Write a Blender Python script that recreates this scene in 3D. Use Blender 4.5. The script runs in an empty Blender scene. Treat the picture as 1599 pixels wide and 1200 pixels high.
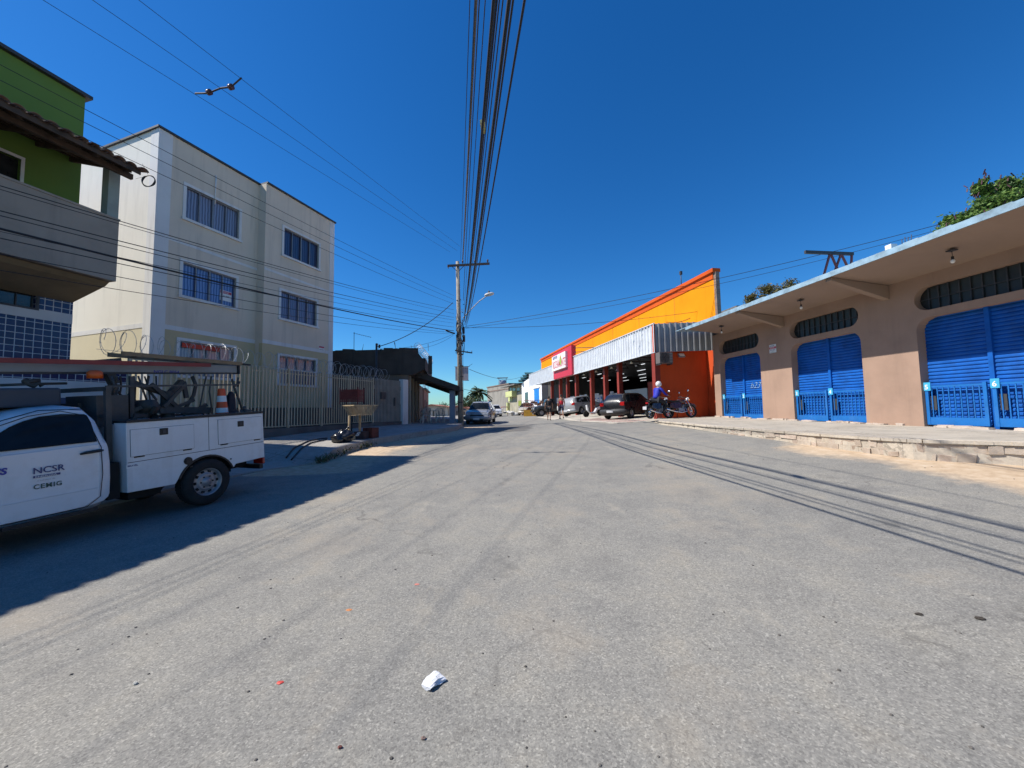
import bpy, bmesh, math, random
import numpy as np
from mathutils import Vector, Matrix, Euler
random.seed(7)
R_ = math.radians
S = bpy.context.scene
COL = S.collection
# ------------------------------------------------------------------ camera
EYE = 1.55
F_PX = 600.0
PITCH, ROLL = 3.72, 0.9
cd = bpy.data.cameras.new('camera')
cam = bpy.data.objects.new('camera', cd); COL.objects.link(cam)
S.camera = cam
cd.sensor_width = 36.0; cd.lens = F_PX / 1599.0 * 36.0
cd.clip_start = 0.05; cd.clip_end = 6000
_p, _r = R_(PITCH), R_(ROLL)
FWD = Vector((0, math.cos(_p), math.sin(_p)))
_u0 = Vector((0, -math.sin(_p), math.cos(_p))); _x0 = Vector((1, 0, 0))
UP = _u0 * math.cos(_r) + _x0 * math.sin(_r)
RT = _x0 * math.cos(_r) - _u0 * math.sin(_r)
cam.matrix_world = Matrix(((RT.x, UP.x, -FWD.x, 0), (RT.y, UP.y, -FWD.y, 0), (RT.z, UP.z, -FWD.z, EYE), (0, 0, 0, 1)))
# ------------------------------------------------------------------ light
SUN_EL, SUN_AZ = 48.5, (-1.0, -0.09)
_l = math.hypot(*SUN_AZ)
SUNV = Vector((SUN_AZ[0] / _l * math.cos(R_(SUN_EL)), SUN_AZ[1] / _l * math.cos(R_(SUN_EL)), math.sin(R_(SUN_EL))))
w = bpy.data.worlds.new("World"); S.world = w; w.use_nodes = True
nt = w.node_tree
bg = nt.nodes['Background']; bg.inputs['Strength'].default_value = 0.052
sky = nt.nodes.new('ShaderNodeTexSky'); sky.sky_type = 'NISHITA'; sky.sun_disc = False
sky.sun_elevation = R_(SUN_EL); sky.sun_rotation = math.atan2(SUNV.x, SUNV.y)
sky.altitude = 0; sky.air_density = 1.0; sky.dust_density = 0.15; sky.ozone_density = 4.0
hs = nt.nodes.new('ShaderNodeHueSaturation'); hs.inputs['Saturation'].default_value = 1.3
gn = nt.nodes.new('ShaderNodeMix'); gn.data_type = 'RGBA'; gn.blend_type = 'MULTIPLY'; gn.inputs[0].default_value = 1.0; gn.inputs[7].default_value = (.95, 1.60, 2.0, 1)
nt.links.new(sky.outputs[0], hs.inputs['Color']); nt.links.new(hs.outputs[0], gn.inputs[6]); nt.links.new(gn.outputs[2], bg.inputs['Color'])
sd = bpy.data.lights.new('sun', 'SUN'); sd.energy = 5.0; sd.angle = R_(0.53); sd.color = (1.0, 0.955, 0.88)
sun = bpy.data.objects.new('sun', sd); COL.objects.link(sun)
sun.rotation_euler = (-SUNV).to_track_quat('-Z', 'Y').to_euler()
S.view_settings.view_transform = 'Standard'; S.view_settings.look = 'None'
S.view_settings.exposure = 0.45; S.view_settings.gamma = 1.0; S.view_settings.use_curve_mapping = False
S.cycles.max_bounces = 6; S.cycles.use_denoising = True

# ------------------------------------------------------------------ geometry of the site
def ray(px, py):
    return RT * ((px - 799.5) / F_PX) + UP * ((600.0 - py) / F_PX) + FWD
CAMP = Vector((0, 0, EYE))
def at_y(px, py, Y):
    d = ray(px, py); return CAMP + d * (Y / d.y)
def at_z(px, py, z):
    d = ray(px, py); return CAMP + d * ((z - EYE) / d.z)
CP = np.array([(0,0,0),(0,2,.04),(-5.1,6.5,.03),(-8,4,-.06),(-6,0,-.15),(0,6,.2),(8,6,.56),(7,8,.64),(6.6,10,.70),(5.8,13.5,.80),(6,18,.84),
 (7,22,.93),(6.5,26,.92),(8,30,1.04),(3.3,30.5,.60),(4.9,29.5,1.00),(6.5,31,1.05),(2.2,26,.60),(0,12,.40),(0,20,.6),(-3.1,23,.57),(-2.4,26,.62),(0,30,.66),(0,45,.7),(5,45,.8),(-3,45,.6),
 (-6,12,.28),(-8,16,.45),(-3,16,.47),(12,0,.45),(8,0,.25),(20,30,.95),(0,70,.7),(-20,30,.5),(-20,10,.3),(20,70,.9),(-20,70,.3),(0,-12,-.2),
 (14,14,.8),(14,8,.6),(20,0,.6),(-20,-10,-.3),(20,-10,.3),(-12,20,.5),(12,24,.95),(3,20,.68),(3,10,.45),(8,38,1.05),(3.6,40,.75)], float)
def _tps(r2):
    return np.where(r2 > 1e-12, 0.5 * r2 * np.log(np.maximum(r2, 1e-12)), 0.0)
_n = len(CP)
_K = _tps(((CP[:, None, :2] - CP[None, :, :2]) ** 2).sum(-1)) + np.eye(_n) * .8
_P = np.hstack([np.ones((_n, 1)), CP[:, :2]])
_A = np.vstack([np.hstack([_K, _P]), np.hstack([_P.T, np.zeros((3, 3))])])
_W = np.linalg.solve(_A, np.concatenate([CP[:, 2], np.zeros(3)]))
def gz_arr(x, y):
    x = np.asarray(x, float); y = np.asarray(y, float)
    cx = np.clip(x, -22, 22); cy = np.clip(y, -12, 70)
    r2 = (cx[..., None] - CP[:, 0]) ** 2 + (cy[..., None] - CP[:, 1]) ** 2
    z = _tps(r2) @ _W[:_n] + _W[_n] + _W[_n + 1] * cx + _W[_n + 2] * cy
    far = np.maximum(0, y - 75)
    return z - np.minimum(far * 0.02, 6)
def gz(x, y): return float(gz_arr(np.array([x]), np.array([y]))[0])
def hit(px, py, dz=0.0):
    d = ray(px, py); lo = 0.5; t = 0.5
    while t < 400:
        P = CAMP + d * t
        if P.z < gz(P.x, P.y) + dz: break
        lo = t; t *= 1.03
    a, b = lo, t
    for _ in range(30):
        m = (a + b) / 2; P = CAMP + d * m
        if P.z < gz(P.x, P.y) + dz: b = m
        else: a = m
    return CAMP + d * b
class Frame:
    """street frame: local X = right across, Y = away, Z = up"""
    def __init__(s, x, y, yaw, z=0.0, pitch=0.0, roll=0.0):
        s.m = Matrix.Translation((x, y, z)) @ Matrix.Rotation(-R_(yaw), 4, 'Z') @ Matrix.Rotation(R_(pitch), 4, 'X') @ Matrix.Rotation(R_(roll), 4, 'Y')
        s.i = s.m.inverted()
    def on(s, px, py, X=0.0):
        o = s.i @ CAMP; d = s.i.to_3x3() @ ray(px, py)
        t = (X - o.x) / d.x; P = o + d * t
        return P.y, P.z
    def ony(s, px, py, Y=0.0):
        o = s.i @ CAMP; d = s.i.to_3x3() @ ray(px, py)
        t = (Y - o.y) / d.y; P = o + d * t
        return P.x, P.z
    def w(s, x, y, z): return s.m @ Vector((x, y, z))
    def l(s, P): return s.i @ Vector(P)

# ------------------------------------------------------------------ materials
MATS = {}
def new_mat(name):
    m = bpy.data.materials.new(name); m.use_nodes = True
    return m, m.node_tree, m.node_tree.nodes['Principled BSDF']
def nd(t, kind, **kw):
    n = t.nodes.new(kind)
    for k, v in kw.items():
        if k.startswith('i_'):
            k = k[2:]
            n.inputs[int(k) if k.isdigit() else k.replace('_', ' ')].default_value = v
        else: setattr(n, k, v)
    return n
def noise(t, vec, scale, detail=4, rough=.55, dist=0):
    n = nd(t, 'ShaderNodeTexNoise', i_Scale=scale, i_Detail=detail, i_Roughness=rough, i_Distortion=dist)
    t.links.new(vec, n.inputs['Vector']); return n.outputs['Fac']
def ramp(t, fac, stops):
    r = nd(t, 'ShaderNodeValToRGB'); e = r.color_ramp.elements
    while len(e) < len(stops): e.new(0.5)
    for el, (p, c) in zip(e, stops):
        el.position = p; el.color = (*c, 1) if len(c) == 3 else c
    t.links.new(fac, r.inputs['Fac']); return r.outputs['Color']
def mix(t, fac, a, b, mode='MIX'):
    n = nd(t, 'ShaderNodeMix', data_type='RGBA', blend_type=mode)
    for sock, v in ((n.inputs[0], fac), (n.inputs[6], a), (n.inputs[7], b)):
        if isinstance(v, bpy.types.NodeSocket): t.links.new(v, sock)
        else: sock.default_value = v if isinstance(v, (int, float)) else ((*v, 1) if len(v) == 3 else v)
    return n.outputs[2]
def mth(t, op, a, b=None):
    n = nd(t, 'ShaderNodeMath', operation=op)
    for s_, v in zip(n.inputs, (a, b)):
        if v is None: continue
        if isinstance(v, bpy.types.NodeSocket): t.links.new(v, s_)
        else: s_.default_value = v
    return n.outputs[0]
def mapping(t, vec, scale=(1, 1, 1), rot=(0, 0, 0), loc=(0, 0, 0)):
    n = nd(t, 'ShaderNodeMapping'); n.inputs['Scale'].default_value = scale
    n.inputs['Rotation'].default_value = rot; n.inputs['Location'].default_value = loc
    t.links.new(vec, n.inputs['Vector']); return n.outputs[0]
def bump(t, bsdf, h, strength=.3, dist=.02):
    b = nd(t, 'ShaderNodeBump', i_Strength=strength, i_Distance=dist)
    t.links.new(h, b.inputs['Height']); t.links.new(b.outputs[0], bsdf.inputs['Normal'])
def mat(name, col, rough=.8, var=.12, scale=1.2, bmp=.15, bscale=60, metal=0., streak=0., streak_col=(.05, .045, .04), spec=.5, coat=0., dirt=0., dirt_col=(.25, .17, .1)):
    """plain painted / metal / plaster surface with mottling, rain streaks and fine bump"""
    if name in MATS: return MATS[name]
    m, t, b = new_mat(name)
    tc = nd(t, 'ShaderNodeTexCoord'); v = tc.outputs['Object']
    n1 = noise(t, v, scale, 6, .6)
    dk = tuple(c * (1 - var * 1.6) for c in col); lt = tuple(min(1, c * (1 + var)) for c in col)
    c = ramp(t, n1, [(.3, dk), (.5, col), (.72, lt)])
    if streak:
        sv = mapping(t, v, (3.2, 3.2, .28)); s1 = noise(t, sv, 1.0, 8, .65)
        sf = ramp(t, s1, [(.52, (0, 0, 0)), (.78, (1, 1, 1))])
        n3 = noise(t, v, .5, 3); sf2 = mth(t, 'MULTIPLY', sf, mth(t, 'MULTIPLY', n3, streak * 1.6))
        c = mix(t, sf2, c, streak_col)
    if dirt:
        n4 = noise(t, v, 2.3, 8, .7); df = ramp(t, n4, [(.5, (0, 0, 0)), (.8, (1, 1, 1))])
        c = mix(t, mth(t, 'MULTIPLY', df, dirt), c, dirt_col)
    t.links.new(c, b.inputs['Base Color'])
    rn = noise(t, v, 7, 4); rr = nd(t, 'ShaderNodeMapRange', i_3=max(.03, rough - .08), i_4=min(1, rough + .1)); t.links.new(rn, rr.inputs[0]); t.links.new(rr.outputs[0], b.inputs['Roughness'])
    b.inputs['Metallic'].default_value = metal; b.inputs['Specular IOR Level'].default_value = spec
    if coat: b.inputs['Coat Weight'].default_value = coat; b.inputs['Coat Roughness'].default_value = .08
    if bmp: bump(t, b, noise(t, v, bscale, 4), bmp, .01)
    MATS[name] = m; return m
def glass(name, col=(.02, .025, .03), rough=.06):
    m, t, b = new_mat(name); b.inputs['Base Color'].default_value = (*col, 1); b.inputs['Roughness'].default_value = rough
    b.inputs['Specular IOR Level'].default_value = .7; MATS[name] = m
    v = nd(t, 'ShaderNodeTexCoord').outputs['Object']
    c = ramp(t, noise(t, v, 3, 3), [(.3, tuple(x * .6 for x in col)), (.7, tuple(x * 1.5 for x in col))]); t.links.new(c, b.inputs['Base Color'])
    return m
def emit(name, col, s):
    m, t, b = new_mat(name); b.inputs['Emission Color'].default_value = (*col, 1); b.inputs['Emission Strength'].default_value = s
    b.inputs['Base Color'].default_value = (*col, 1); return m

# ------------------------------------------------------------------ mesh building
class MB:
    def __init__(s): s.v = []; s.f = []; s.sm = []
    def add(s, vs, fs, smooth=False):
        o = len(s.v); s.v += [tuple(p) for p in vs]; s.f += [tuple(i + o for i in f) for f in fs]; s.sm += [smooth] * len(fs); return s
    def box(s, x0, x1, y0, y1, z0, z1):
        x0, x1 = sorted((x0, x1)); y0, y1 = sorted((y0, y1)); z0, z1 = sorted((z0, z1))
        return s.add([(x0,y0,z0),(x1,y0,z0),(x1,y1,z0),(x0,y1,z0),(x0,y0,z1),(x1,y0,z1),(x1,y1,z1),(x0,y1,z1)],
                     [(3,2,1,0),(4,5,6,7),(0,1,5,4),(1,2,6,5),(2,3,7,6),(3,0,4,7)])
    def bar(s, a, b, w_, h_=None, up=(0, 0, 1)):
        h_ = h_ or w_; a = Vector(a); b = Vector(b); d = (b - a).normalized(); u = Vector(up)
        if abs(d.dot(u)) > .95: u = Vector((1, 0, 0)) if abs(d.x) < .9 else Vector((0, 1, 0))
        x = d.cross(u).normalized(); u = x.cross(d).normalized(); x = x * w_ / 2; u = u * h_ / 2
        return s.add([a-x-u, a+x-u, a+x+u, a-x+u, b-x-u, b+x-u, b+x+u, b-x+u], [(3,2,1,0),(4,5,6,7),(0,1,5,4),(1,2,6,5),(2,3,7,6),(3,0,4,7)])
    def tube(s, a, b, r0, r1=None, n=10, caps=True):
        r1 = r0 if r1 is None else r1; return s.poly([a, b], [r0, r1], n, caps)
    def poly(s, pts, r, n=8, caps=True, closed=False):
        pts = [Vector(p) for p in pts]; N = len(pts); rs = r if isinstance(r, (list, tuple)) else [r] * N
        vs = []; pu = None
        for i, p in enumerate(pts):
            a = pts[i - 1] if (i or closed) else p; b = pts[(i + 1) % N] if (i < N - 1 or closed) else p
            d = (b - a).normalized() if (b - a).length > 1e-9 else Vector((0, 0, 1))
            if pu is None:
                pu = Vector((0, 0, 1)) if abs(d.z) < .9 else Vector((1, 0, 0))
            x = d.cross(pu)
            if x.length < 1e-6: x = d.cross(Vector((1, .3, 0)))
            x.normalize(); u = x.cross(d).normalized(); pu = u
            for k in range(n):
                t = 2 * math.pi * k / n; vs.append(p + (x * math.cos(t) + u * math.sin(t)) * rs[i])
        fs = []
        M = N if closed else N - 1
        for i in range(M):
            for k in range(n):
                j = (i + 1) % N
                fs.append((i*n+k, i*n+(k+1) % n, j*n+(k+1) % n, j*n+k))
        s.add(vs, fs, n > 5)
        if caps and not closed:
            o = len(s.v) - len(vs); s.f += [tuple(o + k for k in range(n))[::-1], tuple(o + (N-1)*n + k for k in range(n))]; s.sm += [False, False]
        return s
    def prism(s, poly, axis, a, b):
        """poly = 2D points in the plane across axis ('x': (y,z), 'y': (x,z), 'z': (x,y))"""
        def P(p, c): return {'x': (c, p[0], p[1]), 'y': (p[0], c, p[1]), 'z': (p[0], p[1], c)}[axis]
        n = len(poly); vs = [P(p, a) for p in poly] + [P(p, b) for p in poly]
        return s.add(vs, [tuple(range(n))[::-1], tuple(range(n, 2*n))] + [(i, (i+1) % n, n+(i+1) % n, n+i) for i in range(n)])
    def lathe(s, prof, o=(0, 0, 0), axis='z', n=20, smooth=True):
        """prof = (radius, height) list"""
        vs = []; o = Vector(o)
        for (r, h) in prof:
            for k in range(n):
                t = 2*math.pi*k/n; c, q = r*math.cos(t), r*math.sin(t)
                vs.append(o + Vector({'z': (c, q, h), 'x': (h, c, q), 'y': (q, h, c)}[axis]))
        fs = [(i*n+k, i*n+(k+1) % n, (i+1)*n+(k+1) % n, (i+1)*n+k) for i in range(len(prof)-1) for k in range(n)]
        return s.add(vs, fs, smooth)
    def ball(s, c, r, sz=(1, 1, 1), n=12, m=8):
        vs = []; c = Vector(c)
        for i in range(m + 1):
            p = math.pi * i / m
            for k in range(n):
                t = 2*math.pi*k/n; vs.append(c + Vector((r*sz[0]*math.sin(p)*math.cos(t), r*sz[1]*math.sin(p)*math.sin(t), r*sz[2]*math.cos(p))))
        return s.add(vs, [(i*n+k, i*n+(k+1) % n, (i+1)*n+(k+1) % n, (i+1)*n+k) for i in range(m) for k in range(n)], True)
    def quad(s, *p): return s.add(p, [tuple(range(len(p)))])
    def xf(s, M):
        s.v = [tuple(M @ Vector(p)) for p in s.v]; return s
    def jig(s, a):
        s.v = [(x+random.uniform(-a, a), y+random.uniform(-a, a), z+random.uniform(-a, a)) for x, y, z in s.v]; return s
    def build(s, name, m, parent=None, bevel=0, seg=2, clean=True):
        me = bpy.data.meshes.new(name); me.from_pydata(s.v, [], s.f)
        me.polygons.foreach_set('use_smooth', s.sm)
        bm = bmesh.new(); bm.from_mesh(me)
        if clean: bmesh.ops.remove_doubles(bm, verts=bm.verts, dist=1e-5)
        bmesh.ops.recalc_face_normals(bm, faces=bm.faces); bm.to_mesh(me); bm.free()
        me.materials.append(m); me.update()
        o = bpy.data.objects.new(name, me); COL.objects.link(o)
        if parent: o.parent = parent
        if bevel:
            b = o.modifiers.new('bevel', 'BEVEL'); b.width = bevel; b.segments = seg; b.limit_method = 'ANGLE'; b.angle_limit = R_(35); b.harden_normals = False
        return o
def tag(o, label=None, cat=None, group=None, kind=None):
    if label: o['label'] = label
    if cat: o['category'] = cat
    if group: o['group'] = group
    if kind: o['kind'] = kind
    return o
def thing(name, label, cat, M=None, group=None):
    o = bpy.data.objects.new(name, None); COL.objects.link(o); o.empty_display_size = .2
    if M is not None: o.matrix_world = M if isinstance(M, Matrix) else Matrix.Translation(M)
    return tag(o, label, cat, group)
def copy_tree(o, parent=None):
    c = o.copy(); COL.objects.link(c)
    if parent: c.parent = parent
    for ch in list(o.children): copy_tree(ch, c)
    return c
def pose(x, y, z, yaw=0, pitch=0, roll=0):
    return Matrix.Translation((x, y, z)) @ Matrix.Rotation(-R_(yaw), 4, 'Z') @ Matrix.Rotation(R_(pitch), 4, 'X') @ Matrix.Rotation(R_(roll), 4, 'Y')
def text(s_, name, m, parent, M, size=.2, ext=.002, align='LEFT', bold=0.0, shear=0, sx=1, sp=1.0):
    """lettering as a thin mesh: local X to the right, Y up"""
    c = bpy.data.curves.new(name, 'FONT'); c.body = s_; c.size = size; c.extrude = ext; c.align_x = align; c.offset = bold; c.shear = shear; c.resolution_u = 3; c.space_character = sp
    t = bpy.data.objects.new(name, c); COL.objects.link(t)
    bpy.context.view_layer.update()
    me = bpy.data.meshes.new_from_object(t.evaluated_get(bpy.context.evaluated_depsgraph_get()))
    bpy.data.objects.remove(t); me.name = name; me.materials.clear(); me.materials.append(m)
    o = bpy.data.objects.new(name, me); COL.objects.link(o)
    if parent: o.parent = parent
    o.matrix_local = M @ Matrix.Diagonal((sx, 1, 1, 1)); return o
# text planes: facing +X (towards the street from the left side), facing -X, facing -Y (towards the camera)
FACE_PX = lambda x, y, z: Matrix(((0, 0, 1, x), (1, 0, 0, y), (0, 1, 0, z), (0, 0, 0, 1)))
FACE_NX = lambda x, y, z: Matrix(((0, 0, -1, x), (-1, 0, 0, y), (0, 1, 0, z), (0, 0, 0, 1)))
FACE_NY = lambda x, y, z: Matrix(((1, 0, 0, x), (0, 0, -1, y), (0, 1, 0, z), (0, 0, 0, 1)))
def rrect(y0, y1, z0, z1, r, n=6, corners=(1, 1, 1, 1)):
    """rounded rectangle outline; corners: BL, BR, TR, TL"""
    out = []
    for (cy, cz, a0, on) in ((y0+r, z0+r, 180, corners[0]), (y1-r, z0+r, 270, corners[1]), (y1-r, z1-r, 0, corners[2]), (y0+r, z1-r, 90, corners[3])):
        if on:
            for k in range(n + 1):
                a = R_(a0 + 90*k/n); out.append((cy + r*math.cos(a), cz + r*math.sin(a)))
        else:
            out.append(({180: y0, 270: y1, 0: y1, 90: y0}[a0], {180: z0, 270: z0, 0: z1, 90: z1}[a0]))
    return out
def wall_with_holes(outer, holes, axis, a, b):
    """solid slab between planes a and b with openings; outlines are 2D"""
    bm = bmesh.new(); loops = [outer] + holes
    def P(p, c): return {'x': (c, p[0], p[1]), 'y': (p[0], c, p[1]), 'z': (p[0], p[1], c)}[axis]
    es = []
    for lp in loops:
        vs = [bm.verts.new(P(p, a)) for p in lp]
        es += [bm.edges.new((vs[i], vs[(i+1) % len(vs)])) for i in range(len(vs))]
    r = bmesh.ops.triangle_fill(bm, use_beauty=True, use_dissolve=False, edges=es)
    fs = [g for g in r['geom'] if isinstance(g, bmesh.types.BMFace)]
    ex = bmesh.ops.extrude_face_region(bm, geom=fs, use_keep_orig=True)
    d = {'x': (b-a, 0, 0), 'y': (0, b-a, 0), 'z': (0, 0, b-a)}[axis]
    bmesh.ops.translate(bm, vec=d, verts=[g for g in ex['geom'] if isinstance(g, bmesh.types.BMVert)])
    bm.verts.index_update()
    m = MB(); m.v = [tuple(v.co) for v in bm.verts]; m.f = [tuple(v.index for v in f.verts) for f in bm.faces]; m.sm = [False]*len(m.f)
    bm.free(); return m

# ================================================================== SETTING
def road_material():
    m, t, b = new_mat('asphalt'); tc = nd(t, 'ShaderNodeTexCoord'); v = tc.outputs['Object']
    at = lambda n: nd(t, 'ShaderNodeAttribute', attribute_name=n).outputs['Fac']
    fine = noise(t, v, 120, 3, .7); grit = noise(t, v, 38, 5, .75); mid = noise(t, v, 2.2, 8, .7); big = noise(t, v, .35, 5, .6)
    c = ramp(t, grit, [(.3, (.115, .11, .108)), (.5, (.205, .198, .188)), (.72, (.30, .29, .27))])
    vg = nd(t, 'ShaderNodeTexVoronoi', i_Scale=115.0); t.links.new(v, vg.inputs['Vector']); sg = nd(t, 'ShaderNodeSeparateColor'); t.links.new(vg.outputs['Color'], sg.inputs[0])
    c = mix(t, .52, c, ramp(t, sg.outputs[0], [(.0, (.06, .055, .05)), (.22, (.15, .145, .135)), (.6, (.22, .212, .195)), (.9, (.30, .285, .26)), (1.0, (.48, .46, .42))]))
    c = mix(t, .25, c, ramp(t, fine, [(.35, (.12, .115, .11)), (.65, (.30, .29, .275))]))
    c = mix(t, .75, c, ramp(t, mid, [(.3, (.74, .74, .76)), (.5, (.97, .97, .97)), (.7, (1.13, 1.10, 1.04))]), 'MULTIPLY')
    c = mix(t, .8, c, ramp(t, big, [(.3, (.82, .83, .85)), (.5, (1, 1, 1)), (.7, (1.10, 1.08, 1.04))]), 'MULTIPLY')
    # tyre tracks along the street (curving in from the right)
    for rot, sc, st in ((-16, (2.6, .05, 1), .15), (22, (1.9, .045, 1), .10)):
        sv = mapping(t, v, sc, (0, 0, R_(rot))); s1 = noise(t, sv, 1.3, 7, .62)
        c = mix(t, ramp(t, s1, [(.50, (0, 0, 0)), (.66, (st, st, st))]), c, mix(t, 1.0, c, (.78, .79, .81), 'MULTIPLY'))
    # dark stones set in the surface
    vo = nd(t, 'ShaderNodeTexVoronoi', i_Scale=16.0); t.links.new(v, vo.inputs['Vector'])
    sp = ramp(t, vo.outputs['Distance'], [(.05, (1, 1, 1)), (.13, (0, 0, 0))])
    sp2 = mth(t, 'MULTIPLY', sp, ramp(t, noise(t, v, 5, 4), [(.52, (0, 0, 0)), (.62, (1, 1, 1))]))
    c = mix(t, mth(t, 'MULTIPLY', sp2, .7), c, (.06, .055, .05))
    # pale cement / dust spots
    c = mix(t, mth(t, 'MULTIPLY', ramp(t, noise(t, mapping(t, v, (1, .5, 1), (0, 0, .5)), 1.7, 9, .75), [(.60, (0, 0, 0)), (.74, (1, 1, 1))]), .45), c, (.38, .34, .28))
    oil = mth(t, 'MULTIPLY', ramp(t, noise(t, mapping(t, v, (1, .8, 1), (0, 0, .9)), .95, 8, .7), [(.62, (0, 0, 0)), (.70, (1, 1, 1))]), .45); c = mix(t, oil, c, (.085, .083, .082))
    # patch of fresh asphalt, sandy verge
    c = mix(t, at('patch'), c, mix(t, .7, c, (.045, .045, .048)))
    dn = mth(t, 'SUBTRACT', mth(t, 'ADD', at('dirt'), mth(t, 'MULTIPLY', noise(t, v, 1.5, 8, .7), .9)), .45)
    df = ramp(t, dn, [(.35, (0, 0, 0)), (.62, (1, 1, 1))])
    dc = ramp(t, noise(t, v, 6, 7, .7), [(.3, (.38, .27, .17)), (.55, (.50, .38, .26)), (.75, (.58, .48, .36))])
    c = mix(t, 1.0, c, (1.13, 1.12, 1.06), 'MULTIPLY')
    tan = ramp(t, noise(t, v, .55, 7, .65), [(.52, (0, 0, 0)), (.72, (.5, .5, .5))]); c = mix(t, tan, c, (.30, .25, .19))
    cv = nd(t, 'ShaderNodeVectorMath', operation='ADD'); cn = nd(t, 'ShaderNodeTexNoise', i_Scale=1.6, i_Detail=8.0); t.links.new(v, cn.inputs['Vector']); t.links.new(v, cv.inputs[0]); t.links.new(cn.outputs['Color'], cv.inputs[1])
    ce = nd(t, 'ShaderNodeTexVoronoi', feature='DISTANCE_TO_EDGE', i_Scale=.22); t.links.new(cv.outputs[0], ce.inputs['Vector'])
    cm_ = mth(t, 'MULTIPLY', ramp(t, ce.outputs['Distance'], [(.0, (1, 1, 1)), (.006, (0, 0, 0))]), ramp(t, noise(t, v, .7, 3), [(.45, (0, 0, 0)), (.6, (1, 1, 1))])); c = mix(t, mth(t, 'MULTIPLY', cm_, .55), c, (.07, .065, .06)); c = mix(t, df, c, dc)
    t.links.new(c, b.inputs['Base Color']); b.inputs['Roughness'].default_value = .86; b.inputs['Specular IOR Level'].default_value = .3
    h = mth(t, 'ADD', mth(t, 'MULTIPLY', grit, .7), mth(t, 'ADD', fine, mth(t, 'MULTIPLY', sp2, -1.0)))
    bump(t, b, h, .4, .005)
    return m
def axis_lines(lo, a, b_, hi, fine, grow=1.25):
    out = list(np.arange(a, b_ + 1e-6, fine)); st = fine; x = a
    left = []
    while x > lo: st *= grow; x -= st; left.append(x)
    st = fine; x = out[-1]
    while x < hi: st *= grow; x += st; out.append(x)
    return left[::-1] + out
def seg_dist(px, py, pts):
    d = np.full(px.shape, 1e9)
    for (ax, ay), (bx, by) in zip(pts[:-1], pts[1:]):
        L = (bx-ax)**2 + (by-ay)**2; t = np.clip(((px-ax)*(bx-ax) + (py-ay)*(by-ay)) / L, 0, 1)
        d = np.minimum(d, np.hypot(px-ax-t*(bx-ax), py-ay-t*(by-ay)))
    return d
def inpoly(px, py, poly):
    ins = np.zeros(px.shape, bool); n = len(poly)
    for i in range(n):
        (x1, y1), (x2, y2) = poly[i], poly[(i+1) % n]
        c = ((y1 > py) != (y2 > py)) & (px < (x2-x1)*(py-y1)/(y2-y1+1e-12)+x1); ins ^= c
    return ins
# left kerb line, traced on the ground
KERB_L = [hit(*p, .2) for p in ((470, 722), (499, 712), (535, 699), (588, 686), (640, 677), (700, 668.5), (716, 665.5))]
KERB_L = [(p.x, p.y) for p in KERB_L]
xs = axis_lines(-900, -13, 14, 900, .3); ys = axis_lines(-60, -1, 40, 2500, .3)
X, Y = np.meshgrid(np.array(xs), np.array(ys)); Z = gz_arr(X, Y)
nx, ny = len(xs), len(ys)
me = bpy.data.meshes.new('road')
vv = np.stack([X, Y, Z], -1).reshape(-1, 3)
idx = np.arange(nx*ny).reshape(ny, nx)
ff = np.stack([idx[:-1, :-1], idx[:-1, 1:], idx[1:, 1:], idx[1:, :-1]], -1).reshape(-1, 4)
me.from_pydata(vv.tolist(), [], ff.tolist()); me.polygons.foreach_set('use_smooth', [True]*len(ff))
x_, y_ = vv[:, 0], vv[:, 1]
dirt = np.zeros(len(vv))
dl = seg_dist(x_, y_, KERB_L + [(-3.1, 26)]); dirt = np.maximum(dirt, np.clip(1.05 - dl / 2.6, 0, 1) * (y_ > KERB_L[0][1] - .6) * (y_ < 24))
rl = [(p.x, p.y) for p in (hit(1640, 752), hit(1599, 742), hit(1430, 715), hit(1300, 700))]
dirt = np.maximum(dirt, np.clip(1.1 - seg_dist(x_, y_, rl) / 1.5, 0, 1) * .9)
far_d = np.clip((np.abs(x_) - 22) / 8, 0, 1) + np.clip((y_ - 90) / 30, 0, 1); dirt = np.clip(np.maximum(dirt, far_d), 0, 1)
patch = np.zeros(len(vv))
pp = [(p.x, p.y) for p in (hit(757, 666), hit(800, 664), hit(832, 664.5), hit(826, 673), hit(775, 676), hit(755, 672))]
patch[inpoly(x_, y_, pp)] = .85
for nm, arr in (('dirt', dirt), ('patch', patch)):
    a = me.attributes.new(nm, 'FLOAT', 'POINT'); a.data.foreach_set('value', arr.astype(np.float32))
me.materials.append(road_material()); road = bpy.data.objects.new('road', me); COL.objects.link(road); tag(road, kind='structure')

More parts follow.
